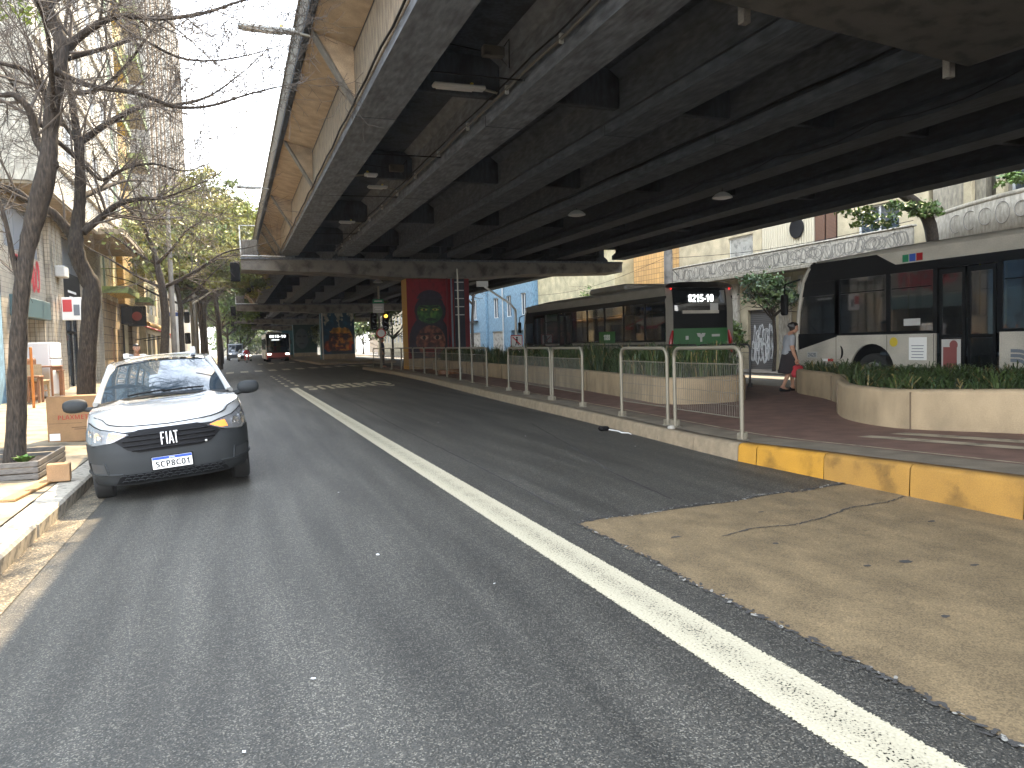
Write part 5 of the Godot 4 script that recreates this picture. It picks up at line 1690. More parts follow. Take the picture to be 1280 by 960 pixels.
	for k in 10:
		var t := k / 9.0
		var row := PackedVector3Array()
		for j in 15:
			var u := j / 14.0 * 2 - 1
			var p: Vector3 = head.call(u)
			p.z -= t * 1.05
			p.y += 0.055 * sin(PI * (t * 0.75 + 0.05)) + 0.012 * (1 - pow(absf(u), 4))
			p.x *= 1.0 + 0.06 * sin(PI * t)
			if absf(u) > 0.99: p.y -= 0.03
			row.append(p)
		rows.append(row)
	obj("roof", MB.new().grid(rows), paint, car)
	# cab sides: door with window
	for sg in [-1, 1]:
		var a := V(sg * 0.745, 1.04, -0.55); var b := V(sg * 0.775, 1.05, -1.95); var c := V(sg * 0.60, 1.47, -1.95); var e := V(sg * 0.585, 1.47, -1.12)
		var w := MB.new()
		if sg > 0: w.quad(b, a, e, c)
		else: w.quad(a, b, c, e)
		obj("side_window", w, M.car_glass, car)
		obj("roof_rail", MB.new().tube([e + V(0, 0.01, 0.05), c + V(0, 0.03, 0)], [0.04], 8), paint, car)
		obj("rear_pillar", MB.new().tube([b, c], [0.06, 0.05], 8), paint, car)
		rows = []
		for q in [[0.0], [1.0]]:
			var row := PackedVector3Array()
			for k in 8: row.append(V(sg * lerpf(0.80, 0.735, q[0]), lerpf(1.02, 1.05, q[0]), lerpf(-0.3, -3.5, k / 7.0)))
			rows.append(row)
		obj("shoulder", MB.new().grid(rows, false, sg < 0), paint, car)
	obj("cab_rear", MB.new().box(V(0, 1.26, -1.98), V(1.22, 0.46, 0.06), 0.02), paint, car)
	obj("load_bed", MB.new().box(V(0, 1.0, -2.75), V(1.5, 0.06, 1.55), 0.02), M.black, car)
	# mirrors
	for sg in [-1, 1]:
		var mm := MB.new()
		var ro := []
		for k in 9:
			var a := PI * k / 8.0
			var ring := PackedVector3Array()
			for j in 12:
				var an := TAU * j / 12.0
				ring.append(V(sg * (0.985 + 0.135 * -cos(a) * 1.0), 1.065 + 0.085 * pow(sin(a), 0.6) * sin(an), -0.52 + 0.07 * pow(sin(a), 0.6) * cos(an)))
			ro.append(ring)
		mm.grid(ro, true, sg < 0)
		mm.tube([V(sg * 0.80, 1.0, -0.50), V(sg * 0.90, 1.02, -0.52)], [0.035, 0.03], 8)
		obj("mirror", mm, lower, car)
	if not fancy:
		for sg in [-1, 1]:
			var hl := MB.new()
			sh.patch(hl, PackedVector2Array([V2(sg * 0.55, 0.70), V2(sg * 0.98, 0.74), V2(sg * 1.02, 0.86), V2(sg * 0.6, 0.80)]), 0.012)
			obj("headlight", hl, M.lit_lamp, car)
		var gr := MB.new()
		sh.patch(gr, PackedVector2Array([V2(-0.5, 0.35), V2(0.5, 0.35), V2(0.5, 0.72), V2(-0.5, 0.72)]), 0.012)
		obj("grille", gr, M.black, car)
		return car
	# ---------------- the near car's face
	var gr := MB.new()
	sh.patch(gr, PackedVector2Array([V2(-0.44, 0.762), V2(-0.54, 0.69), V2(-0.42, 0.60), V2(-0.30, 0.565), V2(0.30, 0.565), V2(0.42, 0.60), V2(0.54, 0.69), V2(0.44, 0.762), V2(0.30, 0.805), V2(-0.30, 0.805)]), 0.012)
	var go := obj("grille", gr, M.black, car)
	for k in 4:
		var y := 0.595 + k * 0.05
		var ps := []
		var wd: float = [0.38, 0.46, 0.47, 0.42][k]
		for j in 13: ps.append(sh.at(lerpf(-wd, wd, j / 12.0), y, 0.022))
		obj("grille_bar", MB.new().tube(ps, [0.010], 5), M.black, go)
	obj("grille_badge", MB.new().box(sh.at(0.36, 0.60, 0.03), V(0.025, 0.022, 0.008), 0.003), M.steel, go)
	var z := sh.at(0, 0.69, 0.035).z
	# four upright chrome letters F I A T
	var lw := 0.042
	var lx := [-0.081, -0.032, 0.018, 0.075]
	var lz := Basis(Vector3.RIGHT, -0.12)
	var strokes := [[0, -0.013, 0.0, 0.015, 0.15], [0, 0.006, 0.0675, 0.034, 0.015], [0, 0.003, 0.005, 0.026, 0.015], [1, 0.0, 0.0, 0.016, 0.15], [3, 0.0, 0.0, 0.015, 0.15], [3, 0.0, 0.0675, 0.050, 0.015], [2, 0.0, -0.03, 0.026, 0.013]]
	var badge := MB.new()
	for q in strokes: badge.box(V(lx[q[0]] + q[1], 0.688 + q[2], z + 0.006 - q[2] * 0.12), V(q[3], q[4], 0.012), 0.003, lz)
	for sg in [-1, 1]: badge.box(V(lx[2] + sg * 0.0125, 0.688, z + 0.006), V(0.014, 0.152, 0.012), 0.003, lz * Basis(Vector3.BACK, sg * 0.15))
	var bo := obj("badge_lettering", badge, M.badge_silver, car, V(0, 0.688 * 0.1, 0))
	bo.scale = V(0.86, 0.9, 1.0)
	# lower grille, fog lamp pockets
	var lg := MB.new()
	sh.patch(lg, PackedVector2Array([V2(-0.62, 0.235), V2(0.62, 0.235), V2(0.52, 0.335), V2(-0.52, 0.335)]), 0.010)
	var lo := obj("lower_grille", lg, M.black, car)
	for r in 3:
		for k in 13:
			var s := -0.50 + k * 0.083 + (0.04 if r % 2 else 0.0)
			if absf(s) > 0.54: continue
			var c := sh.at(s, 0.255 + r * 0.03, 0.014)
			var hx := MB.new()
			var ps := []
			for q in [[-0.036, 0.0], [-0.02, 0.013], [0.02, 0.013], [0.036, 0.0]]: ps.append(sh.at(s + q[0], 0.255 + r * 0.03 + q[1], 0.014))
			obj("mesh_bar", hx.tube(ps, [0.0045], 4), lower, lo)
	for sg in [-1, 1]:
		var fp := MB.new()
		sh.patch(fp, PackedVector2Array([V2(sg * 0.68, 0.36), V2(sg * 0.93, 0.37), V2(sg * 0.96, 0.475), V2(sg * 0.70, 0.465)]), 0.009)
		var fo := obj("fog_pocket", fp, M.bumper_dark, car)
		var ps := []
		for q in [[0.66, 0.35], [0.95, 0.36], [0.985, 0.485], [0.68, 0.475], [0.66, 0.35]]: ps.append(sh.at(sg * q[0], q[1], 0.010))
		obj("pocket_rim", MB.new().tube(ps, [0.009], 6), lower, fo)
		# crease along the bumper
		ps = []
		for j in 12: ps.append(sh.at(sg * lerpf(0.5, 1.3, j / 11.0), 0.345 + 0.02 * j / 11.0, 0.004))
		obj("bumper_crease", MB.new().tube(ps, [0.012], 6), lower, car)
		# headlights: dark bezel, bright reflector bowls, amber indicator, clear cover
		var outline := PackedVector2Array([V2(sg * 0.39, 0.765), V2(sg * 0.56, 0.700), V2(sg * 0.88, 0.665), V2(sg * 1.10, 0.70), V2(sg * 1.17, 0.80), V2(sg * 1.20, 0.90), V2(sg * 1.02, 0.868), V2(sg * 0.80, 0.835), V2(sg * 0.54, 0.805)])
		var hb := MB.new()
		sh.patch(hb, outline, 0.012)
		var ho := obj("headlight", hb, M.lamp_bezel, car)
		for q in [[0.79, 0.745, 0.066], [0.98, 0.775, 0.064]]:
			var c := sh.at(sg * q[0], q[1], 0.010)
			var nrmv := (sh.at(sg * q[0], q[1], 0.1) - c).normalized()
			obj("reflector", MB.new().lathe(c, nrmv, [[q[2], 0.012], [q[2] * 0.92, 0.010], [q[2] * 0.7, 0.004], [q[2] * 0.35, 0.003], [0.02, 0.012], [0.0, 0.014]], 18), M.chrome, ho)
		var ind := MB.new()
		sh.patch(ind, PackedVector2Array([V2(sg * 0.43, 0.764), V2(sg * 0.56, 0.718), V2(sg * 0.65, 0.718), V2(sg * 0.63, 0.795), V2(sg * 0.53, 0.788)]), 0.016)
		obj("indicator", ind, M.amber, ho)
		var rimp := []
		for q in outline: rimp.append(sh.at(q.x, q.y, 0.014))
		rimp.append(rimp[0])
		obj("lamp_rim", MB.new().tube(rimp, [0.007], 5), M.black, ho)
		var cov := MB.new()
		sh.patch(cov, outline, 0.024)
		obj("lamp_cover", cov, M.lamp_cover, ho)
		# wipers
	for q in [[-0.55, 0.02, 0.03], [-0.02, 0.62, 0.05]]:
		var ps := []
		for j in 7:
			var u: float = lerpf(q[0], q[1], j / 6.0)
			var p: Vector3 = (cowl.call(u) as Vector3).lerp(head.call(u), 0.03 + q[2] * j / 6.0)
			ps.append(p + V(0, 0.022, 0.025))
		obj("wiper", MB.new().tube(ps, [0.011], 5), M.black, car)
	# number plate
	var pz := sh.at(0, 0.42, 0.022).z
	var pl := obj("number_plate", MB.new().box(V(0, 0.425, pz), V(0.40, 0.13, 0.012), 0.004), M.white, car)
	obj("plate_band", MB.new().box(V(0, 0.475, pz + 0.0075), V(0.394, 0.028, 0.003)), M.blue_sign, pl)
	text_mesh("BRASIL", 0.014, M.white, pl, Transform3D(Basis(), V(0, 0.475, pz + 0.0093)), "plate_country", true, 0.06, 0.002)
	text_mesh("SCP8C01", 0.066, M.black, pl, Transform3D(Basis(), V(0, 0.412, pz + 0.0066)), "plate_number", true, 0.335, 0.003)
	obj("plate_holder", MB.new().box(V(0, 0.425, pz - 0.012), V(0.42, 0.15, 0.012), 0.004), M.black, car)
	# bonnet shut line, roof bracket, sticker
	var ps2 := []
	for j in 25:
		var s := lerpf(-1.15, 1.15, j / 24.0)
		ps2.append(sh.at(s, (ysh.call(s) as float) - 0.012, 0.002))
	obj("shut_line", MB.new().tube(ps2, [0.006], 5), M.black, car)
	obj("roof_bracket", MB.new().box(V(0.42, 1.60, -1.7), V(0.07, 0.10, 0.07), 0.01).box(V(-0.42, 1.60, -1.7), V(0.07, 0.07, 0.07), 0.01).cyl(V(0.42, 1.57, -1.7), V(-0.42, 1.57, -1.7), 0.015, 6), M.lamp_body, car)
	obj("roof_strip", MB.new().box(V(0.40, 1.545, -1.5), V(0.05, 0.02, 0.9), 0.006), M.panel_grey, car)
	return car

# a city bus; front at +z, visible flank may be either side
func make_bus(label: String, ln: float, at: Vector3, turn: float, o: Dictionary) -> Node3D:
	var b := thing("city_bus", label, "bus", at, turn, "buses")
	var hl := ln / 2
	var W := 1.25
	var rake := func(y: float) -> float: return Shell.l([[0.3, 0.0], [1.15, 0.0], [2.0, 0.10], [2.8, 0.30], [3.12, 0.62]], y)
	var bow := func(u: float) -> float: return 0.20 * pow(absf(u), 3.5)
	var segs: Array = o.segs   # [distance from front to segment start, to its end, kind]
	for sd in [1, -1]:
		var xf := Transform3D(Basis(V(0, 0, -1), V(0, 1, 0), V(1, 0, 0)), V(W, 0, hl)) if sd > 0 else Transform3D(Basis(V(0, 0, -1), V(0, 1, 0), V(1, 0, 0)), V(-W + 0.05, 0, hl))
		# local x: distance from the front, local z: outwards on the +x flank
		var wl: float = o.waist
		for s in segs:
			if s[2] == "d" and sd > 0: continue
			var top0: float = wl
			var poly := PackedVector2Array([V2(s[0], 0.32), V2(s[1], 0.32), V2(s[1], wl), V2(s[0], wl)])
			if s[2] == "f": poly = PackedVector2Array([V2(0.22, 0.32), V2(s[1], 0.32), V2(s[1], wl - 0.02), V2(0.24, o.nose_waist)])
			var pieces := [poly]
			for wh in o.wheels:
				var nxt := []
				for p in pieces: nxt.append_array(Geometry2D.clip_polygons(p, circle2(V2(wh, 0.55), 0.62)))
				pieces = nxt
			for p in pieces: obj("lower_side", MB.new().prism(p, -0.05, 0.0, xf), o.low, b)
		for s in segs:
			if s[2] != "d": obj("panel_seam", MB.new().box(xf * V(s[1] - 0.03, wl / 2 + 0.17, 0.0), V(0.004, wl - 0.36, 0.010)), M.bus_black, b)
		for s in segs:
			if s[2] == "w": obj("skirt_seam", MB.new().box(xf * V((s[0] + s[1]) / 2, 0.66, 0.0), V(0.004, 0.010, s[1] - s[0] - 0.04)), M.bus_black, b) if absf((s[0] + s[1]) / 2 - o.wheels[0]) > 1.0 and absf((s[0] + s[1]) / 2 - o.wheels[1]) > 1.0 else null
		var dark := MB.new()
		dark.prism(PackedVector2Array([V2(0.30, o.nose_waist), V2(segs[0][1], wl - 0.02), V2(segs[0][1], wl + 0.06), V2(0.26, wl + 0.06)]), -0.04, -0.004, xf)
		dark.prism(PackedVector2Array([V2(0.5, 2.62), V2(ln - 0.08, 2.62), V2(ln - 0.08, 2.80), V2(0.62, 2.80)]), -0.05, 0.0, xf)
		for s in segs:
			var x: float = s[0]
			if s[2] == "f": continue
			dark.box(xf * V(x, (wl + 2.64) / 2, -0.025), V(0.05, 2.64 - wl, 0.10))
			if s[2] != "d": dark.box(xf * V((s[0] + s[1]) / 2, wl + 0.03, -0.03), V(0.05, 0.06, s[1] - s[0]))
		dark.box(xf * V(segs[0][1], (wl + 2.64) / 2, -0.025), V(0.05, 2.64 - wl, 0.16))
		obj("window_band", dark, M.bus_black, b)
		var up := MB.new()
		up.prism(PackedVector2Array([V2(o.band0, 2.80), V2(ln - 0.06, 2.80), V2(ln - 0.06, 3.06), V2(o.band0 - 0.5, 3.06)]), -0.05, 0.004, xf)
		obj("roof_band", up, o.roof, b)
		if o.band0 > 1.0:
			var fb := MB.new()
			fb.prism(PackedVector2Array([V2(0.62, 2.80), V2(o.band0, 2.80), V2(o.band0 - 0.5, 3.06), V2(0.72, 3.06)]), -0.05, 0.0, xf)
			obj("roof_band_front", fb, M.bus_black, b)
		for s in segs:
			if s[2] == "w" or sd < 0 and s[2] == "d":
				var p := obj("side_window", MB.new().box(xf * V((s[0] + s[1]) / 2, (wl + 2.66) / 2, -0.02), V(0.012, 2.6 - wl, s[1] - s[0] - 0.06)), M.bus_glass, b)
				obj("vent_pane", MB.new().box(xf * V((s[0] + s[1]) / 2, 2.30, -0.005), V(0.02, 0.02, s[1] - s[0] - 0.2)), M.bus_black, p)
			elif s[2] == "f":
				var g := MB.new()
				g.prism(PackedVector2Array([V2(0.30, wl + 0.06), V2(s[1] - 0.05, wl + 0.06), V2(s[1] - 0.05, 2.3), V2(0.46, 2.3)]), -0.03, -0.018, xf)
				obj("driver_window", g, M.bus_glass, b)
				var g2 := MB.new()
				g2.prism(PackedVector2Array([V2(0.38, 2.3), V2(s[1], 2.3), V2(s[1], 2.64), V2(0.5, 2.64)]), -0.04, -0.004, xf)
				obj("driver_header", g2, M.bus_black, b)
			elif s[2] == "d" and sd > 0:
				for k in 2:
					var cx: float = lerpf(s[0], s[1], 0.27 + 0.46 * k)
					var w: float = (s[1] - s[0]) * 0.42
					var df := MB.new()
					df.box(xf * V(cx, 2.55, -0.03), V(0.04, 0.10, w)); df.box(xf * V(cx, 0.50, -0.03), V(0.04, 0.28, w)); df.box(xf * V(cx, 1.30, -0.03), V(0.04, 0.06, w))
					for e in [-1, 1]: df.box(xf * V(cx + e * (w / 2 - 0.03), 1.5, -0.03), V(0.042, 2.2, 0.06))
					var dr := obj("door_leaf", df, M.bus_black, b)
					obj("door_pane", MB.new().box(xf * V(cx, 1.92, -0.03), V(0.012, 1.2, w - 0.1)).box(xf * V(cx, 0.95, -0.03), V(0.012, 0.62, w - 0.1)), M.bus_glass, dr)
		# wheels
		for wh in o.wheels:
			make_wheel(b, V(sd * (W - 0.17), 0.48, hl - wh), 0.48, 0.28, sd, M.bus_rim)
			obj("wheel_arch", MB.new().lathe(V(sd * (W - 0.5), 0.55, hl - wh), V(sd, 0, 0), [[0.0, 0.0], [0.63, 0.0], [0.63, 0.46]], 24), M.black, b)
	# roof, floor, ceiling
	var rows := []
	for q in [[-W + 0.0, 3.06], [-W + 0.04, 3.13], [-W + 0.16, 3.19], [-W + 0.5, 3.23], [0, 3.25], [W - 0.5, 3.23], [W - 0.16, 3.19], [W - 0.04, 3.13], [W, 3.06]]:
		var row := PackedVector3Array()
		for k in 6:
			row.append(V(q[0] * (0.93 if k == 0 else 1.0), q[1] - (0.06 if k == 0 else 0.0), lerpf(hl - 0.68, -hl + 0.06, k / 5.0)))
		rows.append(row)
	obj("roof", MB.new().grid(rows, false, true), o.roof, b)
	obj("roof_unit", MB.new().box(V(0, 3.34, -ln * 0.12), V(1.7, 0.24, 3.0), 0.07), o.roof, b)
	obj("floor", MB.new().box(V(0, 0.45, 0), V(2.3, 0.10, ln - 0.5)), M.black, b)
	obj("ceiling", MB.new().box(V(0, 2.98, -0.1), V(2.36, 0.04, ln - 1.3)), M.lamp_body, b)
	# seats and poles inside
	var n := int((ln - 4.5) / 0.85)
	for k in n:
		for x in [-0.78, 0.78]:
			var z := hl - 2.9 - k * 0.85
			var st := MB.new().box(V(x, 0.95, z), V(0.80, 0.08, 0.42), 0.03)
			st.box(V(x, 1.32, z - 0.24), V(0.80, 0.72, 0.07), 0.03, Basis(Vector3.RIGHT, -0.12))
			obj("seat", st, M.bus_seat, b)
		if k % 2 == 0:
			for x in [-0.36, 0.36]: obj("grab_pole", MB.new().cyl(V(x, 0.5, hl - 2.7 - k * 0.85), V(x, 2.95, hl - 2.7 - k * 0.85), 0.018, 6), M.pole_yellow, b)
	# front and tail caps
	var cap := func(y0: float, y1: float, u0: float, u1: float, off: float, front: bool, ny := 6, nu := 16) -> MB:
		var rr := []
		for j in ny + 1:
			var y := lerpf(y0, y1, j / float(ny))
			var row := PackedVector3Array()
			for i in nu + 1:
				var u := lerpf(u0, u1, i / float(nu))
				var zz: float = (hl - (rake.call(y) as float) - (bow.call(u) as float) + off) if front else (-hl + 0.06 * pow(absf(u), 4) + 0.10 * smoothstep(2.4, 3.2, y) - off)
				row.append(V(u * W, y, zz))
			rr.append(row)
		return MB.new().grid(rr, false, not front)
	obj("front_panel", cap.call(0.32, o.nose_waist, -1, 1, 0.0, true), o.front, b)
	obj("front_band", cap.call(o.nose_waist, 1.2, -1, 1, 0.0, true), M.bus_black, b)
	obj("windscreen", cap.call(1.2, 2.62, -0.97, 0.97, 0.004, true), M.bus_glass, b)
	obj("front_header", cap.call(2.62, 3.10, -1, 1, 0.0, true), M.bus_black, b)
	for sg in [-1, 1]:
		obj("front_pillar", cap.call(1.2, 2.62, sg * 0.97, sg * 1.0, 0.01, true, 6, 2) if sg > 0 else cap.call(1.2, 2.62, -1.0, -0.97, 0.01, true, 6, 2), o.low, b)
		var lamp: MB = cap.call(0.78, 0.96, 0.60, 0.92, 0.012, true, 2, 5) if sg > 0 else cap.call(0.78, 0.96, -0.92, -0.60, 0.012, true, 2, 5)
		obj("headlight", lamp, M.lit_lamp if o.lit else M.chrome, b)
		obj("mirror", MB.new().box(V(sg * 1.33, 2.15, hl + 0.12), V(0.12, 0.52, 0.22), 0.04).tube([V(sg * 1.15, 2.75, hl - 0.25), V(sg * 1.32, 2.65, hl + 0.10), V(sg * 1.33, 2.4, hl + 0.12)], [0.022], 6), M.black, b)
		obj("wiper", MB.new().cyl(V(sg * 0.2, 1.26, hl + 0.02), V(sg * 0.85, 1.75, hl - 0.12), 0.015, 5), M.black, b)
	for sg in [-1, 1]:
		var edge := []
		for k in 9:
			var y := lerpf(0.95, 2.98, k / 8.0)
			edge.append(V(sg * (W - 0.015), y, hl - (rake.call(y) as float) - 0.20))
		obj("corner_post", MB.new().tube(edge, [0.05], 8), M.bus_grey, b)
	obj("tail_upper", cap.call(1.76, 3.06, -1, 1, 0.0, false), M.bus_black, b)
	obj("tail_lower", cap.call(0.42, 1.76, -1, 1, 0.0, false), o.tail, b)
	var rc := MB.new()
	for sg in [-1, 1]:
		rc.add(cap.call(0.42, 3.04, 0.80, 1.0, 0.010, false, 8, 3) if sg > 0 else cap.call(0.42, 3.04, -1.0, -0.80, 0.010, false, 8, 3))
	obj("tail_corner", rc, o.low, b)
	obj("tail_window", cap.call(2.32, 2.97, -0.76, 0.76, 0.012, false), M.bus_glass_dark, b)
	obj("bumper", MB.new().box(V(0, 0.46, -hl + 0.02), V(2.4, 0.28, 0.16), 0.05).box(V(0, 0.42, hl - 0.08), V(2.2, 0.2, 0.16), 0.04), M.bus_black, b)
	for sg in [-1, 1]:
		var tl := []
		for k in 7: tl.append(V(sg * (1.04 + 0.12 * sin(k / 6.0 * 1.3)), 1.70 - k * 0.13, -hl - 0.015 + 0.02 * k / 6.0))
		obj("tail_lamp", MB.new().tube(tl, [0.03, 0.05, 0.06, 0.065, 0.06, 0.05, 0.03], 8), M.tail_red, b)
		obj("marker_lamp", MB.new().box(V(sg * 1.08, 3.02, -hl - 0.0), V(0.05, 0.05, 0.04), 0.01), M.tail_lit, b)
	if o.has("rear_no"):
		text_mesh(o.rear_no, 0.24, M.sign_white, b, Transform3D(Basis(Vector3.UP, PI), V(-0.02, 2.72, -hl - 0.002)), "route_number", true, 0.92, 0.02)
	if o.has("front_no"):
		text_mesh(o.front_no, 0.30, M.sign_white, b, Transform3D(Basis(), V(0, 2.80, hl - 0.25)), "route_number", true, 1.7, 0.02)
		obj("destination_line", MB.new().box(V(-0.25, 2.42, hl - 0.15), V(0.8, 0.06, 0.02)), M.sign_white, b)
	return b

func build_vehicles() -> void:
	var m: StandardMaterial3D
	m = mat("car_white", Color(0.35, 0.35, 0.345), 0.25)
	m.clearcoat_enabled = true; m.clearcoat = 1.0; m.clearcoat_roughness = 0.03
	mtex("bumper_grey", Color(0.033, 0.036, 0.038), 0.6, "fine", 9.0, "", 0.3, 0.0, false)
	M.bumper_grey.metallic_specular = 0.3
	mat("bumper_dark", Color(0.03, 0.033, 0.036), 0.6)
	m = mat("car_glass", Color(0.025, 0.035, 0.045), 0.02)
	m.metallic_specular = 1.0
	mat("wheel_cap", Color(0.16, 0.16, 0.17), 0.4, 0.5)
	mat("badge_silver", Color(0.72, 0.72, 0.72), 0.35, 0.2)
	mat("chrome", Color(0.75, 0.75, 0.76), 0.12, 0.9)
	mat("lamp_bezel", Color(0.24, 0.24, 0.25), 0.25, 0.6)
	m = mat("amber", Color(0.75, 0.25, 0.02), 0.3)
	m.emission_enabled = true; m.emission = Color(1.0, 0.5, 0.08); m.emission_energy_multiplier = 0.25
	glass("lamp_cover", Color(1, 1, 1), 0.06)
	glow("lit_lamp", Color(1.0, 0.97, 0.85), 1.6)
	m = mat("bus_black", Color(0.008, 0.009, 0.010), 0.30)
	m.metallic_specular = 0.22
	m = glass("bus_glass", Color(0.008, 0.010, 0.011), 0.72)
	m = mat("bus_glass_dark", Color(0.012, 0.014, 0.016), 0.05)
	m.metallic_specular = 0.8
	mtex("bus_grey", Color(0.56, 0.52, 0.44), 0.4, "fine", 1.2, "soft", 0.5, 0.0, false)
	mtex("bus_grey_dark", Color(0.27, 0.25, 0.21), 0.45, "fine", 1.2, "soft", 0.5, 0.0, false)
	mtex("bus_green", Color(0.012, 0.12, 0.025), 0.35, "fine", 1.5, "", 0.3, 0.0, false)
	mtex("bus_red", Color(0.45, 0.03, 0.02), 0.35, "fine", 1.5, "", 0.3, 0.0, false)
	mat("bus_rim", Color(0.25, 0.25, 0.25), 0.5, 0.3)
	mat("bus_seat", Color(0.03, 0.045, 0.06), 0.7)
	mat("pole_yellow", Color(0.5, 0.38, 0.03), 0.5)
	mat("tail_red", Color(0.28, 0.01, 0.015), 0.15)
	m = mat("tail_lit", Color(0.6, 0.02, 0.02), 0.3)
	m.emission_enabled = true; m.emission = Color(1, 0.1, 0.1); m.emission_energy_multiplier = 0.6
	glow("sign_white", Color(0.95, 1.0, 0.98), 0.55)
	# ---------------- parked car
	var car := make_car("white compact pickup with unpainted grey bumper parked against the left kerb", M.car_white, M.bumper_grey, true, P(-0.68, -0.045, 9.92), 0.0)
	car.rotation = V(0.0, deg_to_rad(4.2), deg_to_rad(4.2))
	# ---------------- buses
	var segs := [[0.0, 1.55, "f"], [1.55, 3.0, "w"], [3.0, 4.4, "w"], [4.4, 5.75, "d"], [5.75, 7.3, "w"], [7.3, 8.85, "w"], [8.85, 10.2, "d"], [10.2, 11.6, "w"], [11.6, 13.0, "w"]]
	var b1 := make_bus("grey city bus with green tail waiting beyond the long planter", 13.2, P(14.25, 0.11, 27.7), PI, {"segs": [[0.0, 1.5, "f"], [1.5, 2.9, "d"], [2.9, 4.4, "w"], [4.4, 5.8, "d"], [5.8, 7.3, "w"], [7.3, 8.8, "w"], [8.8, 10.3, "w"], [10.3, 11.8, "w"], [11.8, 13.1, "w"]], "waist": 1.35, "nose_waist": 0.95, "low": M.bus_grey_dark, "roof": M.bus_grey_dark, "front": M.bus_grey, "tail": M.bus_green, "wheels": [2.2, 9.6], "band0": 0.9, "lit": false, "rear_no": "8215-10"})
	b1.rotation.y = PI - 0.012
	var hl := 6.6
	obj("tail_notice", MB.new().box(V(0.0, 2.28, -hl - 0.012), V(1.35, 0.10, 0.012), 0.01), M.bus_grey, b1)
	obj("tail_sticker", MB.new().box(V(-0.5, 2.44, -hl - 0.014), V(0.3, 0.22, 0.01), 0.01), M.lamp_body, b1)
	var yl := MB.new()
	yl.prism(PackedVector2Array([V2(-0.16, 1.36), V2(-0.03, 1.36), V2(0.0, 1.30), V2(0.03, 1.36), V2(0.16, 1.36), V2(0.12, 1.26), V2(0.035, 1.22), V2(0.035, 1.08), V2(-0.035, 1.08), V2(-0.035, 1.22), V2(-0.12, 1.26)]), -hl - 0.02, -hl - 0.005)
	obj("operator_emblem", yl, M.lamp_body, b1, V(0, 0.24, 0))
	obj("fleet_digits", MB.new().box(V(-0.55, 1.52, -hl - 0.012), V(0.30, 0.075, 0.008)), M.lamp_body, b1)
	obj("tail_mark", MB.new().box(V(0.52, 1.46, -hl - 0.012), V(0.10, 0.12, 0.008)), M.lamp_body, b1)
	for k in 6: obj("tail_vent", MB.new().box(V(-0.5 + k * 0.2, 0.66, -hl - 0.012), V(0.12, 0.05, 0.01), 0.004), M.black, b1)
	text_mesh("1888", 0.20, M.white, b1, Transform3D(Basis(Vector3.UP, PI / 2), V(1.258, 1.55, -hl + 4.2)), "side_number", true, 0.5, 0.006)
	obj("side_poster", MB.new().box(V(1.252, 1.55, -hl + 4.2), V(0.008, 0.42, 1.3)), M.bus_green, b1)
	var b2 := make_bus("grey and black city bus with open side view behind the curved planter", 12.8, P(14.25, 0.17, 9.1), PI, {"segs": [[0.0, 1.55, "f"], [1.55, 3.0, "w"], [3.0, 4.15, "w"], [4.15, 5.5, "d"], [5.5, 7.0, "w"], [7.0, 8.5, "w"], [8.5, 9.9, "d"], [9.9, 11.3, "w"], [11.3, 12.6, "w"]], "waist": 1.36, "nose_waist": 1.02, "low": M.bus_grey, "roof": M.bus_grey, "front": M.bus_grey, "tail": M.bus_green, "wheels": [2.55, 8.9], "band0": 3.2, "lit": false})
	hl = 6.4
	var side := func(x: float, y: float, w: float, h: float, called: String, mt: Material) -> void:
		obj(called, MB.new().box(V(1.254, y, hl - x), V(0.008, h, w)), mt, b2)
	side.call(3.75, 1.06, 0.42, 0.46, "notice", M.white)
	for k in 5: obj("notice_line", MB.new().box(V(1.260, 1.12 - k * 0.06, hl - 3.75), V(0.004, 0.014, 0.3 - 0.03 * (k % 2))), M.panel_grey, b2)
	obj("round_sticker", MB.new().lathe(V(1.25, 1.20, hl - 3.15), V(1, 0, 0), [[0.10, 0.0], [0.10, 0.008], [0.0, 0.008]], 18), M.pole_yellow, b2)
	obj("fleet_plate", MB.new().box(V(1.254, 0.92, hl - 0.75), V(0.008, 0.14, 0.34), 0.003), M.lamp_body, b2)
	text_mesh("2428", 0.09, M.panel_grey, b2, Transform3D(Basis(Vector3.UP, PI / 2), V(1.259, 0.92, hl - 0.75)), "fleet_number", true, 0.26, 0.003)
	for q in [[1.35, 0.80, 0.16], [3.2, 0.62, 0.18], [5.7, 0.62, 0.18]]:
		side.call(q[0], q[1], q[2], 0.06, "red_reflector", M.red)
		side.call(q[0] - 0.18, q[1], 0.18, 0.06, "white_reflector", M.white)
	# crescent-shaped fuel flap mark
	var cm := MB.new()
	var cps := []
	for k in 9:
		var a := -1.2 + 2.4 * k / 8.0
		cps.append(V(1.257, 0.98 + sin(a) * 0.16, hl - 1.62 - cos(a) * 0.10))
	obj("crescent_mark", cm.tube(cps, [0.004, 0.014, 0.02, 0.024, 0.026, 0.024, 0.02, 0.014, 0.004], 6), M.black, b2)
	# three band emblem: stripes that run along and curve down, next to a green field
	for k in 3:
		var pth := []
		var rr := 0.34 - k * 0.085
		pth.append(V(1.258, 1.02 - k * 0.085, hl - 5.72))
		for j in 7:
			var a := PI / 2 * (1.0 - j / 6.0)
			pth.append(V(1.258, 1.02 - 0.34 + sin(a) * rr, hl - 5.86 - cos(a) * rr))
		pth.append(V(1.258, 0.36, hl - 5.86 - rr))
		var em := MB.new()
		for i in pth.size() - 1:
			var t: Vector3 = (pth[i + 1] - pth[i]).normalized()
			var s := V(0, -t.z, t.y) * 0.03
			em.quad(pth[i] - s, pth[i + 1] - s, pth[i + 1] + s, pth[i] + s)
		obj("emblem_stripe", em, M.panel_grey, b2)
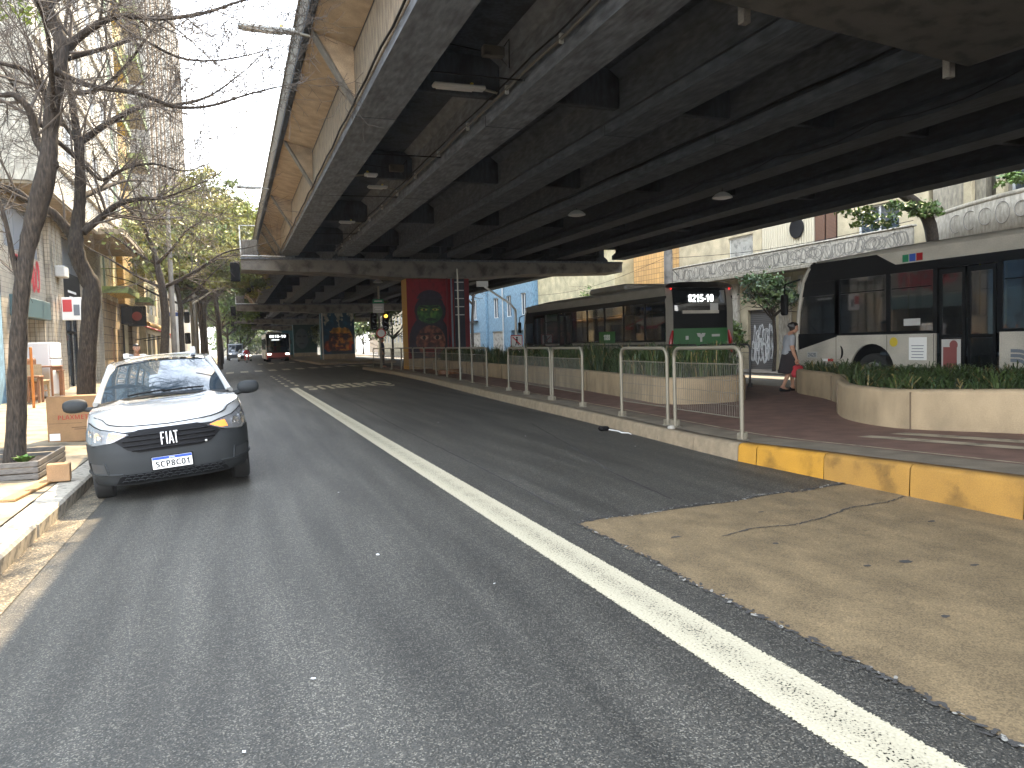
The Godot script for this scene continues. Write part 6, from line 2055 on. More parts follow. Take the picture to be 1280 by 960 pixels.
		obj("emblem_stripe", MB.new().box(V(1.256, 1.02 - k * 0.085, hl - 6.4), V(0.006, 0.05, 0.28)), M.panel_grey, b2)
	side.call(7.35, 0.78, 1.3, 0.60, "green_field", M.bus_green)
	for q in [[3.45, M.green_sign], [3.62, M.blue_sign], [3.79, M.tail_red]]: side.call(q[0], 2.90, 0.15, 0.15, "roof_pictogram", q[1])
	for x in [3.6, 6.3]:
		obj("window_notice", MB.new().box(V(1.243, 1.60, hl - x), V(0.006, 0.14, 0.40)), M.lamp_body, b2)
	obj("door_poster", MB.new().box(V(1.236, 0.95, hl - 4.5), V(0.006, 0.58, 0.42)), M.lamp_body, b2)
	obj("door_poster_print", MB.new().box(V(1.241, 0.88, hl - 4.48), V(0.004, 0.42, 0.30)), M.poster_red, b2)
	obj("door_poster_print", MB.new().lathe(V(1.240, 1.13, hl - 4.56), V(1, 0, 0), [[0.09, 0.0], [0.09, 0.004], [0.0, 0.004]], 14), M.poster_red, b2)
	# ---------------- far bus coming towards the camera
	make_bus("red fronted city bus with lit headlights coming towards the camera", 12.5, P(4.85, 0.10, 94.0), 0.0, {"segs": segs, "waist": 1.35, "nose_waist": 1.0, "low": M.bus_grey, "roof": M.bus_grey, "front": M.bus_red, "tail": M.bus_red, "wheels": [2.5, 9.2], "band0": 0.9, "lit": true, "front_no": "8615-10"})
	# ---------------- far car and van
	make_car("white car with lit headlamps far off behind the motorcycle", M.car_white, M.car_white, false, P(1.6, 0.02, 104.0), 0.0)
	var v := thing("dark_van", "dark high-roofed van far off behind the white car", "van", P(0.6, 0.0, 118.0))
	var body := PackedVector2Array([V2(-2.6, 0.35), V2(2.5, 0.35), V2(2.6, 0.9), V2(2.0, 1.25), V2(1.3, 2.25), V2(0.9, 2.4), V2(-2.6, 2.4)])
	obj("body", MB.new().prism(body, -0.98, 0.98, Transform3D(Basis(V(0, 0, 1), V(0, 1, 0), V(-1, 0, 0)), Vector3.ZERO)), M.panel_grey, v)
	obj("windscreen", MB.new().box(V(0, 1.76, 1.68), V(1.7, 1.1, 0.04), 0.01, Basis(Vector3.RIGHT, -0.60)), M.car_glass, v)
	for sg in [-1, 1]:
		obj("headlight", MB.new().box(V(sg * 0.7, 0.95, 2.58), V(0.35, 0.2, 0.08), 0.02), M.chrome, v)
		for z in [1.6, -1.7]: make_wheel(v, V(sg * 0.85, 0.34, z), 0.34, 0.22, sg, M.wheel_cap)

# ================================================================ people
# bones: [a, b, radius at a, radius at b]; joined with a smooth minimum and meshed as surface nets
func flesh(mb: MB, bones: Array, cell: float, k: float) -> void:
	var lo := Vector3.ONE * 1e9
	var hi := -lo
	for b in bones:
		var r: float = maxf(b[2], b[3]) + cell * 2.5
		for p in [b[0], b[1]]:
			lo = lo.min(p - Vector3.ONE * r); hi = hi.max(p + Vector3.ONE * r)
	var nx := int((hi.x - lo.x) / cell) + 2
	var ny := int((hi.y - lo.y) / cell) + 2
	var nz := int((hi.z - lo.z) / cell) + 2
	var f := PackedFloat32Array()
	f.resize(nx * ny * nz)
	f.fill(1.0)
	for b in bones:
		var a: Vector3 = b[0]
		var ab: Vector3 = b[1] - b[0]
		var l2 := maxf(ab.length_squared(), 1e-9)
		var r0: float = b[2]
		var dr: float = b[3] - b[2]
		var r: float = maxf(b[2], b[3]) + k * 1.2 + cell * 2.0
		var p0 := ((a.min(b[1]) - Vector3.ONE * r - lo) / cell).floor().max(Vector3.ZERO)
		var p1 := ((a.max(b[1]) + Vector3.ONE * r - lo) / cell).ceil()
		for z in range(int(p0.z), mini(int(p1.z) + 1, nz)):
			for y in range(int(p0.y), mini(int(p1.y) + 1, ny)):
				var at := (z * ny + y) * nx
				for x in range(int(p0.x), mini(int(p1.x) + 1, nx)):
					var p := lo + Vector3(x, y, z) * cell - a
					var t := clampf(p.dot(ab) / l2, 0.0, 1.0)
					var d := (p - ab * t).length() - r0 - dr * t
					var c := f[at + x]
					var h := maxf(k - absf(c - d), 0.0) / k
					f[at + x] = minf(c, d) - h * h * k * 0.25
	var ids := {}
	var vs := PackedVector3Array()
	for z in nz - 1:
		for y in ny - 1:
			for x in nx - 1:
				var i := (z * ny + y) * nx + x
				var c := [f[i], f[i + 1], f[i + nx], f[i + nx + 1], f[i + nx * ny], f[i + nx * ny + 1], f[i + nx * ny + nx], f[i + nx * ny + nx + 1]]
				var neg := 0
				for q in c: if q < 0: neg += 1
				if neg == 0 or neg == 8: continue
				var s := Vector3.ZERO
				var n := 0
				for e in [[0, 1], [2, 3], [4, 5], [6, 7], [0, 2], [1, 3], [4, 6], [5, 7], [0, 4], [1, 5], [2, 6], [3, 7]]:
					if (c[e[0]] < 0) != (c[e[1]] < 0):
						var t: float = c[e[0]] / (c[e[0]] - c[e[1]])
						var pa := Vector3(e[0] & 1, (e[0] >> 1) & 1, e[0] >> 2)
						var pb := Vector3(e[1] & 1, (e[1] >> 1) & 1, e[1] >> 2)
						s += pa.lerp(pb, t)
						n += 1
				ids[i] = vs.size()
				vs.append(lo + (Vector3(x, y, z) + s / n) * cell)
	var nn := PackedVector3Array()
	nn.resize(vs.size())
	var quads := []
	var st := [1, nx, nx * ny]
	for i in ids:
		for ax in 3:
			var u: int = st[(ax + 1) % 3]
			var w: int = st[(ax + 2) % 3]
			# edge from this cell's low corner along ax is shared by the cells at -u, -w
			if not (ids.has(i - u) and ids.has(i - w) and ids.has(i - u - w)): continue
			var a := f[i]
			var b := f[i + st[ax]]
			if (a < 0) == (b < 0): continue
			var q := [ids[i - u - w], ids[i - w], ids[i], ids[i - u]]
			if a >= 0: q.reverse()
			quads.append(q)
			var m := (vs[q[2]] - vs[q[0]]).cross(vs[q[3]] - vs[q[1]])
			for j in q: nn[j] += m
	for q in quads:
		for j in [0, 2, 1, 0, 3, 2]:
			mb.pt(vs[q[j]], nn[q[j]].normalized())

func mirror_x(bs: Array) -> Array:
	var r := []
	for b in bs: r.append([V(-b[0].x, b[0].y, b[0].z), V(-b[1].x, b[1].y, b[1].z), b[2], b[3]])
	return r

func hand_bones(wrist: Vector3, down: Vector3, thumb: Vector3, curl: float) -> Array:
	var d := down.normalized()
	var t := (thumb - d * thumb.dot(d)).normalized()   # towards the thumb side
	var pn := d.cross(t).normalized()                   # palm normal
	var palm := wrist + d * 0.045
	var r := [[wrist, palm, 0.022, 0.026], [palm + t * 0.022, palm - t * 0.026 + d * 0.012, 0.018, 0.016]]
	var ln := [0.062, 0.070, 0.065, 0.050]
	for k in 4:
		var b := palm + d * 0.034 + t * (0.028 - 0.019 * k)
		var m: Vector3 = b + (d + pn * curl * 0.5).normalized() * ln[k] * 0.5
		var e: Vector3 = m + (d * 0.7 + pn * curl * 1.2).normalized() * ln[k] * 0.5
		r.append([b, m, 0.0095, 0.0088]); r.append([m, e, 0.0085, 0.0072])
	var b0 := palm - d * 0.012 + t * 0.026
	var m0 := b0 + (d * 0.6 + t * 0.8).normalized() * 0.034
	r.append([b0, m0, 0.012, 0.010]); r.append([m0, m0 + (d + pn * curl * 0.6).normalized() * 0.028, 0.0095, 0.008])
	return r

func head_bones(c: Vector3, fw: Vector3) -> Array:   # c: centre of the skull, fw: where the face looks
	var f := fw.normalized()
	var sx := Vector3.UP.cross(f).normalized()
	var up := f.cross(sx).normalized()
	var at := func(x: float, y: float, z: float) -> Vector3: return c + sx * x + up * y + f * z
	var r := [[at.call(0, 0.02, -0.022), at.call(0, 0.01, 0.012), 0.078, 0.074], [at.call(0, -0.06, 0.025), at.call(0, -0.085, 0.052), 0.052, 0.030],
		[at.call(0, 0.012, 0.080), at.call(0, -0.030, 0.100), 0.010, 0.014], [at.call(0.012, -0.062, 0.078), at.call(-0.012, -0.062, 0.078), 0.012, 0.012]]
	for s in [-1, 1]:
		r.append([at.call(s * 0.079, 0.012, -0.008), at.call(s * 0.077, -0.028, -0.002), 0.014, 0.010])
		r.append([at.call(s * 0.05, -0.03, 0.045), at.call(s * 0.03, -0.045, 0.06), 0.026, 0.022])
	return r

func eyes(parent: Node, c: Vector3, fw: Vector3) -> void:
	var f := fw.normalized()
	var sx := Vector3.UP.cross(f).normalized()
	var up := f.cross(sx).normalized()
	for s in [-1, 1]:
		var p: Vector3 = c + sx * s * 0.031 + up * 0.008 + f * 0.077
		obj("eye", MB.new().lathe(p - f * 0.008, f, [[0.013, 0.0], [0.011, 0.006], [0.006, 0.009], [0.0, 0.010]], 10), M.white, parent)
		obj("pupil", MB.new().lathe(p + f * 0.000, f, [[0.006, 0.0], [0.004, 0.003], [0.0, 0.0035]], 8), M.hair, parent)
		obj("eyebrow", MB.new().tube([p + up * 0.022 + sx * s * 0.014, p + up * 0.026, p + up * 0.021 - sx * s * 0.014], [0.003], 5), M.hair, parent)

func build_people() -> void:
	var m := mat("skin", Color(0.36, 0.19, 0.12), 0.6)
	m.subsurf_scatter_enabled = true; m.subsurf_scatter_strength = 0.1
	mat("hair", Color(0.012, 0.009, 0.008), 0.5)
	mtex("shirt_grey", Color(0.28, 0.29, 0.31), 0.9, "fine", 6.0, "", 0.3, 0.0, false)
	mtex("skirt_dark", Color(0.022, 0.016, 0.018), 0.9, "fine", 6.0, "", 0.3, 0.0, false)
	mtex("cloth_red", Color(0.42, 0.03, 0.04), 0.85, "fine", 6.0, "", 0.3, 0.0, false)
	mtex("cloth_blue", Color(0.04, 0.06, 0.11), 0.9, "fine", 6.0, "", 0.3, 0.0, false)
	# ---------------- woman at the bus, in profile, head bent, bag in hand
	var w := thing("person", "person in grey top and dark knee-length skirt holding a red bag by the bus front", "person", P(11.62, iy(13.9) + 0.004, 13.9), deg_to_rad(72))
	var body := MB.new()
	var hc := V(0, 1.405, 0.115)
	var look := V(0, -0.38, 1.0)
	var trunk := [[V(0.05, 0.80, 0), V(-0.05, 0.80, 0), 0.105, 0.105], [V(0, 0.82, -0.01), V(0, 1.0, 0.0), 0.125, 0.105], [V(0.05, 1.02, 0.0), V(0.07, 1.17, 0.015), 0.095, 0.085], [V(-0.05, 1.02, 0.0), V(-0.07, 1.17, 0.015), 0.095, 0.085], [V(0, 1.2, 0.02), V(0, 1.34, 0.075), 0.065, 0.048],
		[V(0.13, 1.20, 0.01), V(0.05, 1.24, 0.02), 0.058, 0.055], [V(-0.13, 1.20, 0.01), V(-0.05, 1.24, 0.02), 0.058, 0.055]]
	var arm := [[V(0.155, 1.19, 0.01), V(0.19, 0.96, -0.03), 0.050, 0.040], [V(0.19, 0.96, -0.03), V(0.165, 0.745, 0.075), 0.039, 0.026]]
	var arm2 := [[V(-0.155, 1.19, 0.01), V(-0.195, 0.95, -0.01), 0.050, 0.040], [V(-0.195, 0.95, -0.01), V(-0.195, 0.72, 0.075), 0.039, 0.026]]
	var legs := [[V(0.075, 0.78, 0.0), V(0.080, 0.42, 0.085), 0.088, 0.056], [V(0.080, 0.42, 0.085), V(0.08, 0.085, 0.11), 0.054, 0.033], [V(0.08, 0.07, 0.085), V(0.085, 0.028, 0.25), 0.034, 0.022],
		[V(-0.075, 0.78, 0.0), V(-0.075, 0.43, -0.03), 0.088, 0.056], [V(-0.075, 0.43, -0.03), V(-0.075, 0.10, -0.18), 0.054, 0.033], [V(-0.075, 0.08, -0.205), V(-0.08, 0.026, -0.055), 0.033, 0.022]]
	flesh(body, trunk + arm + arm2 + legs, 0.014, 0.05)
	flesh(body, head_bones(hc, look), 0.006, 0.022)
	flesh(body, hand_bones(V(0.165, 0.745, 0.075), V(-0.05, -1, 0.2), V(0, 0, 1), 0.9), 0.0045, 0.008)
	flesh(body, hand_bones(V(-0.195, 0.72, 0.075), V(0.02, -1, 0.12), V(0, 0, 1), 0.9), 0.0045, 0.008)
	obj("body", body, M.skin, w)
	eyes(w, hc, look)
	var top := MB.new()
	flesh(top, [[V(0.02, 0.83, -0.01), V(-0.02, 0.83, -0.01), 0.145, 0.145], [V(0, 0.80, -0.01), V(0, 1.0, 0.0), 0.140, 0.120], [V(0.05, 1.0, 0.0), V(0.07, 1.17, 0.02), 0.112, 0.098], [V(-0.05, 1.0, 0.0), V(-0.07, 1.17, 0.02), 0.112, 0.098], [V(0.155, 1.19, 0.01), V(0.178, 1.04, -0.02), 0.066, 0.060], [V(-0.155, 1.19, 0.01), V(-0.178, 1.04, -0.005), 0.066, 0.060], [V(0, 1.19, 0.015), V(0, 1.245, 0.03), 0.085, 0.066]], 0.014, 0.05)
	obj("top", top, M.shirt_grey, w)
	var rows := []
	for q in [[0.90, 0.168, 0.142], [0.78, 0.188, 0.170], [0.66, 0.192, 0.19], [0.54, 0.195, 0.215], [0.43, 0.20, 0.245], [0.40, 0.195, 0.24], [0.42, 0.18, 0.22]]:
		var ring := PackedVector3Array()
		for k in 32:
			var a := TAU * k / 32
			var fold: float = 1.0 + 0.05 * sin(a * 7 + 1.0) * (0.9 - q[0])
			ring.append(V(cos(a) * q[1] * fold, q[0] + 0.012 * sin(a * 3), sin(a) * q[2] * fold - 0.02 * (0.86 - q[0])))
		rows.append(ring)
	obj("skirt", MB.new().grid(rows, true, true), M.skirt_dark, w)
	var hr := MB.new()
	var f := look.normalized()
	flesh(hr, [[hc + V(0, 0.045, -0.03), hc + V(0, 0.05, 0.02), 0.080, 0.062], [hc + V(0, 0.0, -0.055), hc + V(0, -0.05, -0.06), 0.066, 0.048], [hc + V(0, 0.055, -0.105), hc + V(0, 0.045, -0.115), 0.042, 0.040], [hc + V(0.06, 0.02, -0.01), hc + V(0.062, -0.02, -0.02), 0.030, 0.022], [hc + V(-0.06, 0.02, -0.01), hc + V(-0.062, -0.02, -0.02), 0.030, 0.022]], 0.009, 0.03)
	obj("hair", hr, M.hair, w)
	for q in [[0.085, 0.0, 0.085, 0.25], [-0.08, 0.0, -0.205, -0.05]]:
		var sh := MB.new()
		flesh(sh, [[V(q[0], 0.022, q[2] - 0.02), V(q[0], 0.018, q[3] + 0.01), 0.034, 0.030], [V(q[0], 0.05, q[2] - 0.02), V(q[0], 0.035, q[2] + 0.04), 0.036, 0.032]], 0.009, 0.02)
		obj("shoe", sh, M.black, w)
	var bag := thing("handbag", "red bag hanging from the hand of the person in the grey top", "bag", P(11.62, iy(13.9) + 0.004, 13.9), deg_to_rad(72))
	var bm := MB.new()
	flesh(bm, [[V(-0.235, 0.52, 0.03), V(-0.235, 0.52, 0.16), 0.05, 0.05], [V(-0.235, 0.42, 0.02), V(-0.235, 0.42, 0.17), 0.06, 0.06], [V(-0.235, 0.36, 0.01), V(-0.235, 0.36, 0.18), 0.055, 0.055]], 0.014, 0.05)
	obj("pouch", bm, M.cloth_red, bag)
	obj("strap", MB.new().tube([V(-0.23, 0.55, 0.05), V(-0.205, 0.62, 0.075), V(-0.195, 0.64, 0.095), V(-0.205, 0.62, 0.115), V(-0.23, 0.55, 0.15)], [0.009], 6), M.cloth_red, bag)
	# ---------------- man behind the parked car
	figure("dark haired person in pale grey shirt standing behind the parked pickup", P(-2.25, 0.05, 21.5), 0.4, 1.74, M.shirt_grey, M.cloth_blue, false)
	figure("person in a red top on the far pavement under the light blue house", P(24.9, -0.2, 60.2), -0.6, 1.68, M.cloth_red, M.cloth_blue, true)
	figure("person in dark clothes waiting beside the crossing signals", P(8.25, 0.33, 44.6), 1.2, 1.70, M.cloth_blue, M.skirt_dark, true)
	# ---------------- motorcycle and rider, far off
	var at := P(1.62, 0.02, 92.0)
	var mc := thing("motorcycle", "red motorcycle with its headlamp on, in front of the far white car", "motorcycle", at)
	for z in [0.66, -0.62]:
		make_wheel(mc, V(0, 0.31, z), 0.31, 0.10, 1, M.wheel_cap)
	var fr := MB.new()
	flesh(fr, [[V(0, 0.70, 0.30), V(0, 0.78, 0.05), 0.11, 0.13], [V(0, 0.76, -0.15), V(0, 0.82, -0.65), 0.10, 0.06], [V(0, 0.42, 0.0), V(0, 0.42, 0.2), 0.14, 0.14]], 0.025, 0.06)
	obj("body", fr, M.cloth_red, mc)
	obj("fork", MB.new().tube([V(0.06, 0.31, 0.66), V(0.06, 0.95, 0.40)], [0.025], 6).tube([V(-0.06, 0.31, 0.66), V(-0.06, 0.95, 0.40)], [0.025], 6), M.chrome, mc)
	obj("handlebar", MB.new().tube([V(-0.36, 1.02, 0.25), V(0, 0.98, 0.40), V(0.36, 1.02, 0.25)], [0.016], 6), M.black, mc)
	obj("headlight", MB.new().lathe(V(0, 0.86, 0.46), V(0, 0, 1), [[0.05, 0.0], [0.09, 0.05], [0.085, 0.08], [0.0, 0.09]], 14), M.lit_lamp, mc)
	var rd := thing("person", "rider in a dark red jacket and white helmet on the far motorcycle", "person", at)
	var rb := MB.new()
	flesh(rb, [[V(0, 0.92, -0.22), V(0, 1.35, -0.10), 0.15, 0.15], [V(0, 1.38, -0.08), V(0, 1.56, -0.02), 0.06, 0.09], [V(0.17, 1.36, -0.08), V(0.30, 1.12, 0.05), 0.06, 0.05], [V(0.30, 1.12, 0.05), V(0.33, 1.04, 0.26), 0.05, 0.035], [V(-0.17, 1.36, -0.08), V(-0.30, 1.12, 0.05), 0.06, 0.05], [V(-0.30, 1.12, 0.05), V(-0.33, 1.04, 0.26), 0.05, 0.035],
		[V(0.09, 0.9, -0.2), V(0.20, 0.74, 0.22), 0.10, 0.07], [V(0.20, 0.74, 0.22), V(0.17, 0.34, 0.08), 0.065, 0.045], [V(-0.09, 0.9, -0.2), V(-0.20, 0.74, 0.22), 0.10, 0.07], [V(-0.20, 0.74, 0.22), V(-0.17, 0.34, 0.08), 0.065, 0.045]], 0.025, 0.06)
	obj("body", rb, M.cloth_red, rd)
	obj("helmet", MB.new().lathe(V(0, 1.50, -0.02), V(0, 1, 0), [[0.09, 0.0], [0.125, 0.05], [0.13, 0.12], [0.10, 0.20], [0.05, 0.235], [0.0, 0.24]], 16), M.white, rd)

func figure(label: String, at: Vector3, turn: float, h: float, shirt: Material, legs: Material, coarse: bool) -> void:
	var p := thing("person", label, "person", at, turn)
	var k := h / 1.74
	var c := 0.022 if coarse else 0.016
	var hc := V(0, 1.62, 0.03) * k
	var b := MB.new()
	var bones := [[V(0, 0.95, 0), V(0, 1.25, 0.0), 0.12, 0.125], [V(0.07, 1.2, 0), V(0.1, 1.38, 0), 0.10, 0.08], [V(-0.07, 1.2, 0), V(-0.1, 1.38, 0), 0.10, 0.08], [V(0, 1.4, 0), V(0, 1.54, 0.02), 0.06, 0.05]]
	for s in [-1, 1]:
		bones += [[V(s * 0.19, 1.4, 0), V(s * 0.24, 1.12, -0.03), 0.055, 0.043], [V(s * 0.24, 1.12, -0.03), V(s * 0.22, 0.88, 0.06), 0.042, 0.03], [V(s * 0.10, 0.92, 0), V(s * 0.11, 0.5, 0.03 * s), 0.095, 0.06], [V(s * 0.11, 0.5, 0.03 * s), V(s * 0.11, 0.09, 0.06 * s - 0.03), 0.058, 0.038], [V(s * 0.11, 0.06, 0.06 * s - 0.03), V(s * 0.13, 0.035, 0.06 * s + 0.13), 0.042, 0.03]]
	for q in bones:
		q[0] *= k; q[1] *= k
	flesh(b, bones, c, 0.05)
	flesh(b, head_bones(hc, V(0, -0.05, 1)), 0.012 if coarse else 0.008, 0.025)
	for s in [-1, 1]: flesh(b, hand_bones(V(s * 0.22, 0.88, 0.06) * k, V(0, -1, 0.15), V(0, 0, 1), 0.5), 0.007, 0.01)
	obj("body", b, M.skin, p)
	var t := MB.new()
	var tb := [[V(0, 0.92, 0), V(0, 1.25, 0.0), 0.142, 0.142], [V(0.08, 1.2, 0), V(0.12, 1.38, 0), 0.112, 0.09], [V(-0.08, 1.2, 0), V(-0.12, 1.38, 0), 0.112, 0.09]]
	var lb := [[V(0.05, 0.92, 0), V(-0.05, 0.92, 0), 0.132, 0.132]]
	for s in [-1, 1]:
		tb.append([V(s * 0.19, 1.4, 0), V(s * 0.225, 1.2, -0.02), 0.072, 0.062])
		lb += [[V(s * 0.10, 0.90, 0), V(s * 0.11, 0.5, 0.03 * s), 0.11, 0.078], [V(s * 0.11, 0.5, 0.03 * s), V(s * 0.11, 0.12, 0.06 * s - 0.03), 0.076, 0.06]]
	for q in tb + lb:
		q[0] *= k; q[1] *= k
	flesh(t, tb, c, 0.05)
	obj("shirt", t, shirt, p)
	var l := MB.new()
	flesh(l, lb, c, 0.04)
	obj("trousers", l, legs, p)
	var hr := MB.new()
	flesh(hr, [[hc + V(0, 0.045, -0.03), hc + V(0, 0.05, 0.02), 0.080, 0.06], [hc + V(0, 0.0, -0.05), hc + V(0, -0.03, -0.05), 0.066, 0.05]], 0.014, 0.03)
	obj("hair", hr, M.hair, p)
	eyes(p, hc, V(0, -0.05, 1))

# ================================================================ small things
func build_small_things() -> void:
	mtex("cardboard", Color(0.40, 0.235, 0.115), 0.85, "fine", 2.0, "soft", 1.0, 0.0, false)
	mtex("cardboard_dark", Color(0.34, 0.19, 0.09), 0.85, "fine", 2.0, "", 0.3, 0.0, false)
	mtex("slat_wood", Color(0.17, 0.155, 0.14), 0.8, "streak", Vector3(0.6, 4.0, 4.0), "", 0.3, 0.0, false)
	mtex("plank_wood", Color(0.46, 0.27, 0.11), 0.75, "streak", Vector3(5.0, 5.0, 0.6), "", 0.3, 0.0, false)
	mtex("table_wood", Color(0.33, 0.15, 0.07), 0.6, "streak", Vector3(4.0, 0.6, 4.0), "", 0.3, 0.0, false)
	mtex("light_wood", Color(0.50, 0.36, 0.20), 0.6, "streak", Vector3(4.0, 0.6, 4.0), "", 0.3, 0.0, false)
	mat("fridge_white", Color(0.70, 0.70, 0.69), 0.35)
	mat("print_red", Color(0.32, 0.05, 0.03), 0.8)
	mat("print_dark", Color(0.10, 0.05, 0.03), 0.8)
	# ---------------- slatted planter box round the first tree
	var t := thing("tree_planter", "low box of weathered wooden slats round the nearest bare tree", "planter", P(-2.95, 0.06, 11.45))
	for s in 3:
		var y := 0.045 + s * 0.075
		obj("slat", MB.new().box(V(-0.25, y, 0.80), V(1.9, 0.062, 0.03), 0.006), M.slat_wood, t)
		obj("slat", MB.new().box(V(0.69, y, 0.0), V(0.03, 0.062, 1.56), 0.006), M.slat_wood, t)
		obj("slat", MB.new().box(V(-0.25, y, -0.80), V(1.9, 0.062, 0.03), 0.006), M.slat_wood, t)
		obj("slat", MB.new().box(V(-1.19, y, 0.0), V(0.03, 0.062, 1.56), 0.006), M.slat_wood, t)
	obj("soil", MB.new().box(V(-0.25, 0.06, 0), V(1.82, 0.12, 1.5), 0.01), M.soil, t)
	for q in [[0.66, 0.77], [0.66, -0.77], [-1.16, 0.77], [-1.16, -0.77]]: obj("post", MB.new().box(V(q[0], 0.11, q[1]), V(0.05, 0.24, 0.05), 0.006), M.slat_wood, t)
	var sp := thing("seedling", "small green broad-leafed plant in the slatted tree box", "plant", P(-2.52, 0.17, 11.15))
	for k in 11:
		var a := TAU * k / 11.0 + 0.4
		var lf := MB.new()
		var l := 0.12 + 0.05 * sin(k * 2.3)
		var dr := V(cos(a), 0, sin(a))
		var sd := V(-sin(a), 0, cos(a))
		lf.col = Color(0.10, 0.19, 0.035) * (0.8 + 0.3 * sin(k * 1.7))
		var p0 := V(0, 0.02, 0); var p1 := dr * l * 0.5 + V(0, 0.12, 0); var p2 := dr * l + V(0, 0.11 + 0.02 * (k % 3), 0)
		lf.quad(p0, p1 - sd * 0.045, p2, p1 + sd * 0.045)
		obj("leaf", lf, M.leaf, sp)
	# ---------------- boxes and plank
	var b := thing("cardboard_box", "large printed cardboard box standing on the pavement beside the pickup", "box", P(-2.36, 0.075, 15.05), -0.06)
	obj("carton", MB.new().box(V(0, 0.385, 0), V(1.20, 0.77, 0.5), 0.012), M.cardboard, b)
	obj("flap", MB.new().box(V(0, 0.772, 0.125), V(1.18, 0.006, 0.245), 0.002).box(V(0, 0.772, -0.125), V(1.18, 0.006, 0.245), 0.002), M.cardboard_dark, b)
	obj("tape", MB.new().box(V(0, 0.776, 0), V(1.19, 0.003, 0.06)), M.light_wood, b)
	text_mesh("PLAXMETAL", 0.075, M.print_red, b, Transform3D(Basis(), V(-0.14, 0.42, 0.2505)), "box_lettering", true, 0.58, 0.002)
	obj("box_line", MB.new().box(V(0.02, 0.245, 0.2508), V(0.5, 0.012, 0.001)).box(V(0.02, 0.215, 0.2508), V(0.42, 0.010, 0.001)).box(V(-0.32, 0.32, 0.2508), V(0.5, 0.006, 0.001)), M.print_dark, b)
	var lg := MB.new()
	lg.prism(PackedVector2Array([V2(-0.065, 0.52), V2(-0.02, 0.52), V2(0.0, 0.56), V2(0.02, 0.52), V2(0.065, 0.52), V2(0.03, 0.58), V2(0.065, 0.64), V2(0.02, 0.64), V2(0.0, 0.60), V2(-0.02, 0.64), V2(-0.065, 0.64), V2(-0.03, 0.58)]), 0.2502, 0.2512)
	obj("box_emblem", lg, M.print_red, b, V(-0.12, 0, 0))
	obj("box_emblem_mark", MB.new().box(V(-0.075, 0.60, 0.2515), V(0.03, 0.06, 0.001)), M.print_dark, b)
	obj("shipping_label", MB.new().box(V(-0.49, 0.09, 0.2508), V(0.16, 0.12, 0.001)), M.white, b)
	b = thing("cardboard_box", "small plain brown carton against the corner of the slatted tree box", "box", P(-1.99, 0.058, 10.42), 0.10)
	obj("carton", MB.new().box(V(0, 0.105, 0), V(0.24, 0.20, 0.20), 0.008), M.cardboard, b)
	obj("flap", MB.new().box(V(0.0, 0.207, 0.05), V(0.235, 0.004, 0.095), 0.001).box(V(0, 0.207, -0.05), V(0.235, 0.004, 0.095), 0.001), M.cardboard_dark, b)
	obj("tape", MB.new().box(V(0, 0.210, 0), V(0.24, 0.002, 0.04)), M.light_wood, b)
	var pk := obj("wooden_plank", MB.new().box(V(0, 0.014, 0), V(0.14, 0.026, 1.25), 0.004), M.plank_wood, null, P(-2.18, 0.056, 9.82))
	pk.rotation.y = -0.10
	tag(pk, "loose wooden plank lying on the pavement near the kerb", "plank")
	# ---------------- goods outside the open shop
	var fy := 0.25
	var f := thing("fridge", "white fridge standing outside the tiled shop", "fridge", P(-5.58, fy, 27.7), PI / 2 - 0.2)
	obj("cabinet", MB.new().box(V(0, 0.85, 0), V(0.8, 1.7, 0.75), 0.03), M.fridge_white, f)
	obj("door", MB.new().box(V(0, 0.62, 0.40), V(0.78, 1.1, 0.05), 0.02).box(V(0, 1.44, 0.40), V(0.78, 0.48, 0.05), 0.02), M.fridge_white, f)
	obj("handle", MB.new().box(V(0.32, 1.0, 0.44), V(0.03, 0.3, 0.03), 0.01), M.lamp_body, f)
	table("dark wooden table with a white freezer standing behind it", P(-5.35, fy - 0.02, 26.7), 0.9, 1.0, M.table_wood, 0.8)
	table("low pale wooden table outside the tiled shop, a carton on top", P(-5.35, fy - 0.03, 25.4), 0.75, 0.62, M.light_wood, 0.6)
	b = thing("carton", "cream carton on the low pale wooden table", "box", P(-5.35, fy + 0.60, 25.4), 0.2)
	obj("box_body", MB.new().box(V(0, 0.22, 0), V(0.42, 0.44, 0.4), 0.01), M.light_wood, b)
	obj("flap", MB.new().box(V(0, 0.445, 0.1), V(0.4, 0.006, 0.19), 0.001), M.cardboard, b)
	b = thing("drawer_unit", "reddish wooden drawer unit beside the orange post", "drawers", P(-5.75, fy - 0.02, 25.9), PI / 2 - 0.3)
	obj("case", MB.new().box(V(0, 0.62, 0), V(0.6, 1.24, 0.5), 0.01), M.table_wood, b)
	for k in 5:
		obj("drawer", MB.new().box(V(0, 0.16 + k * 0.235, 0.26), V(0.55, 0.21, 0.03), 0.008), M.table_wood, b)
	for k in 2: table("stack of reddish stools before the shop wall" if k == 0 else "tall reddish stool next to the white fridge", P(-5.2, fy - 0.02, 27.7 - k * 2.9), 0.36, 0.85 - k * 0.1, M.table_wood, 0.36)
	b = thing("orange_post", "orange painted post at the edge of the tiled shop", "post", P(-4.88, 0.19, 23.0))
	obj("pole", MB.new().cyl(V(0, 0, 0), V(0, 1.55, 0), 0.035, 8), M.orange, b)
	obj("cap", MB.new().lathe(V(0, 1.55, 0), V(0, 1, 0), [[0.042, 0.0], [0.036, 0.03], [0.0, 0.04]], 10), M.orange, b)
	# red scooter at the very edge
	b = thing("red_scooter", "dark red scooter parked at the wall, cut by the picture's edge", "scooter", P(-4.6, 0.16, 17.3), 0.3)
	for z in [0.6, -0.6]: make_wheel(b, V(0, 0.24, z), 0.24, 0.1, 1, M.wheel_cap)
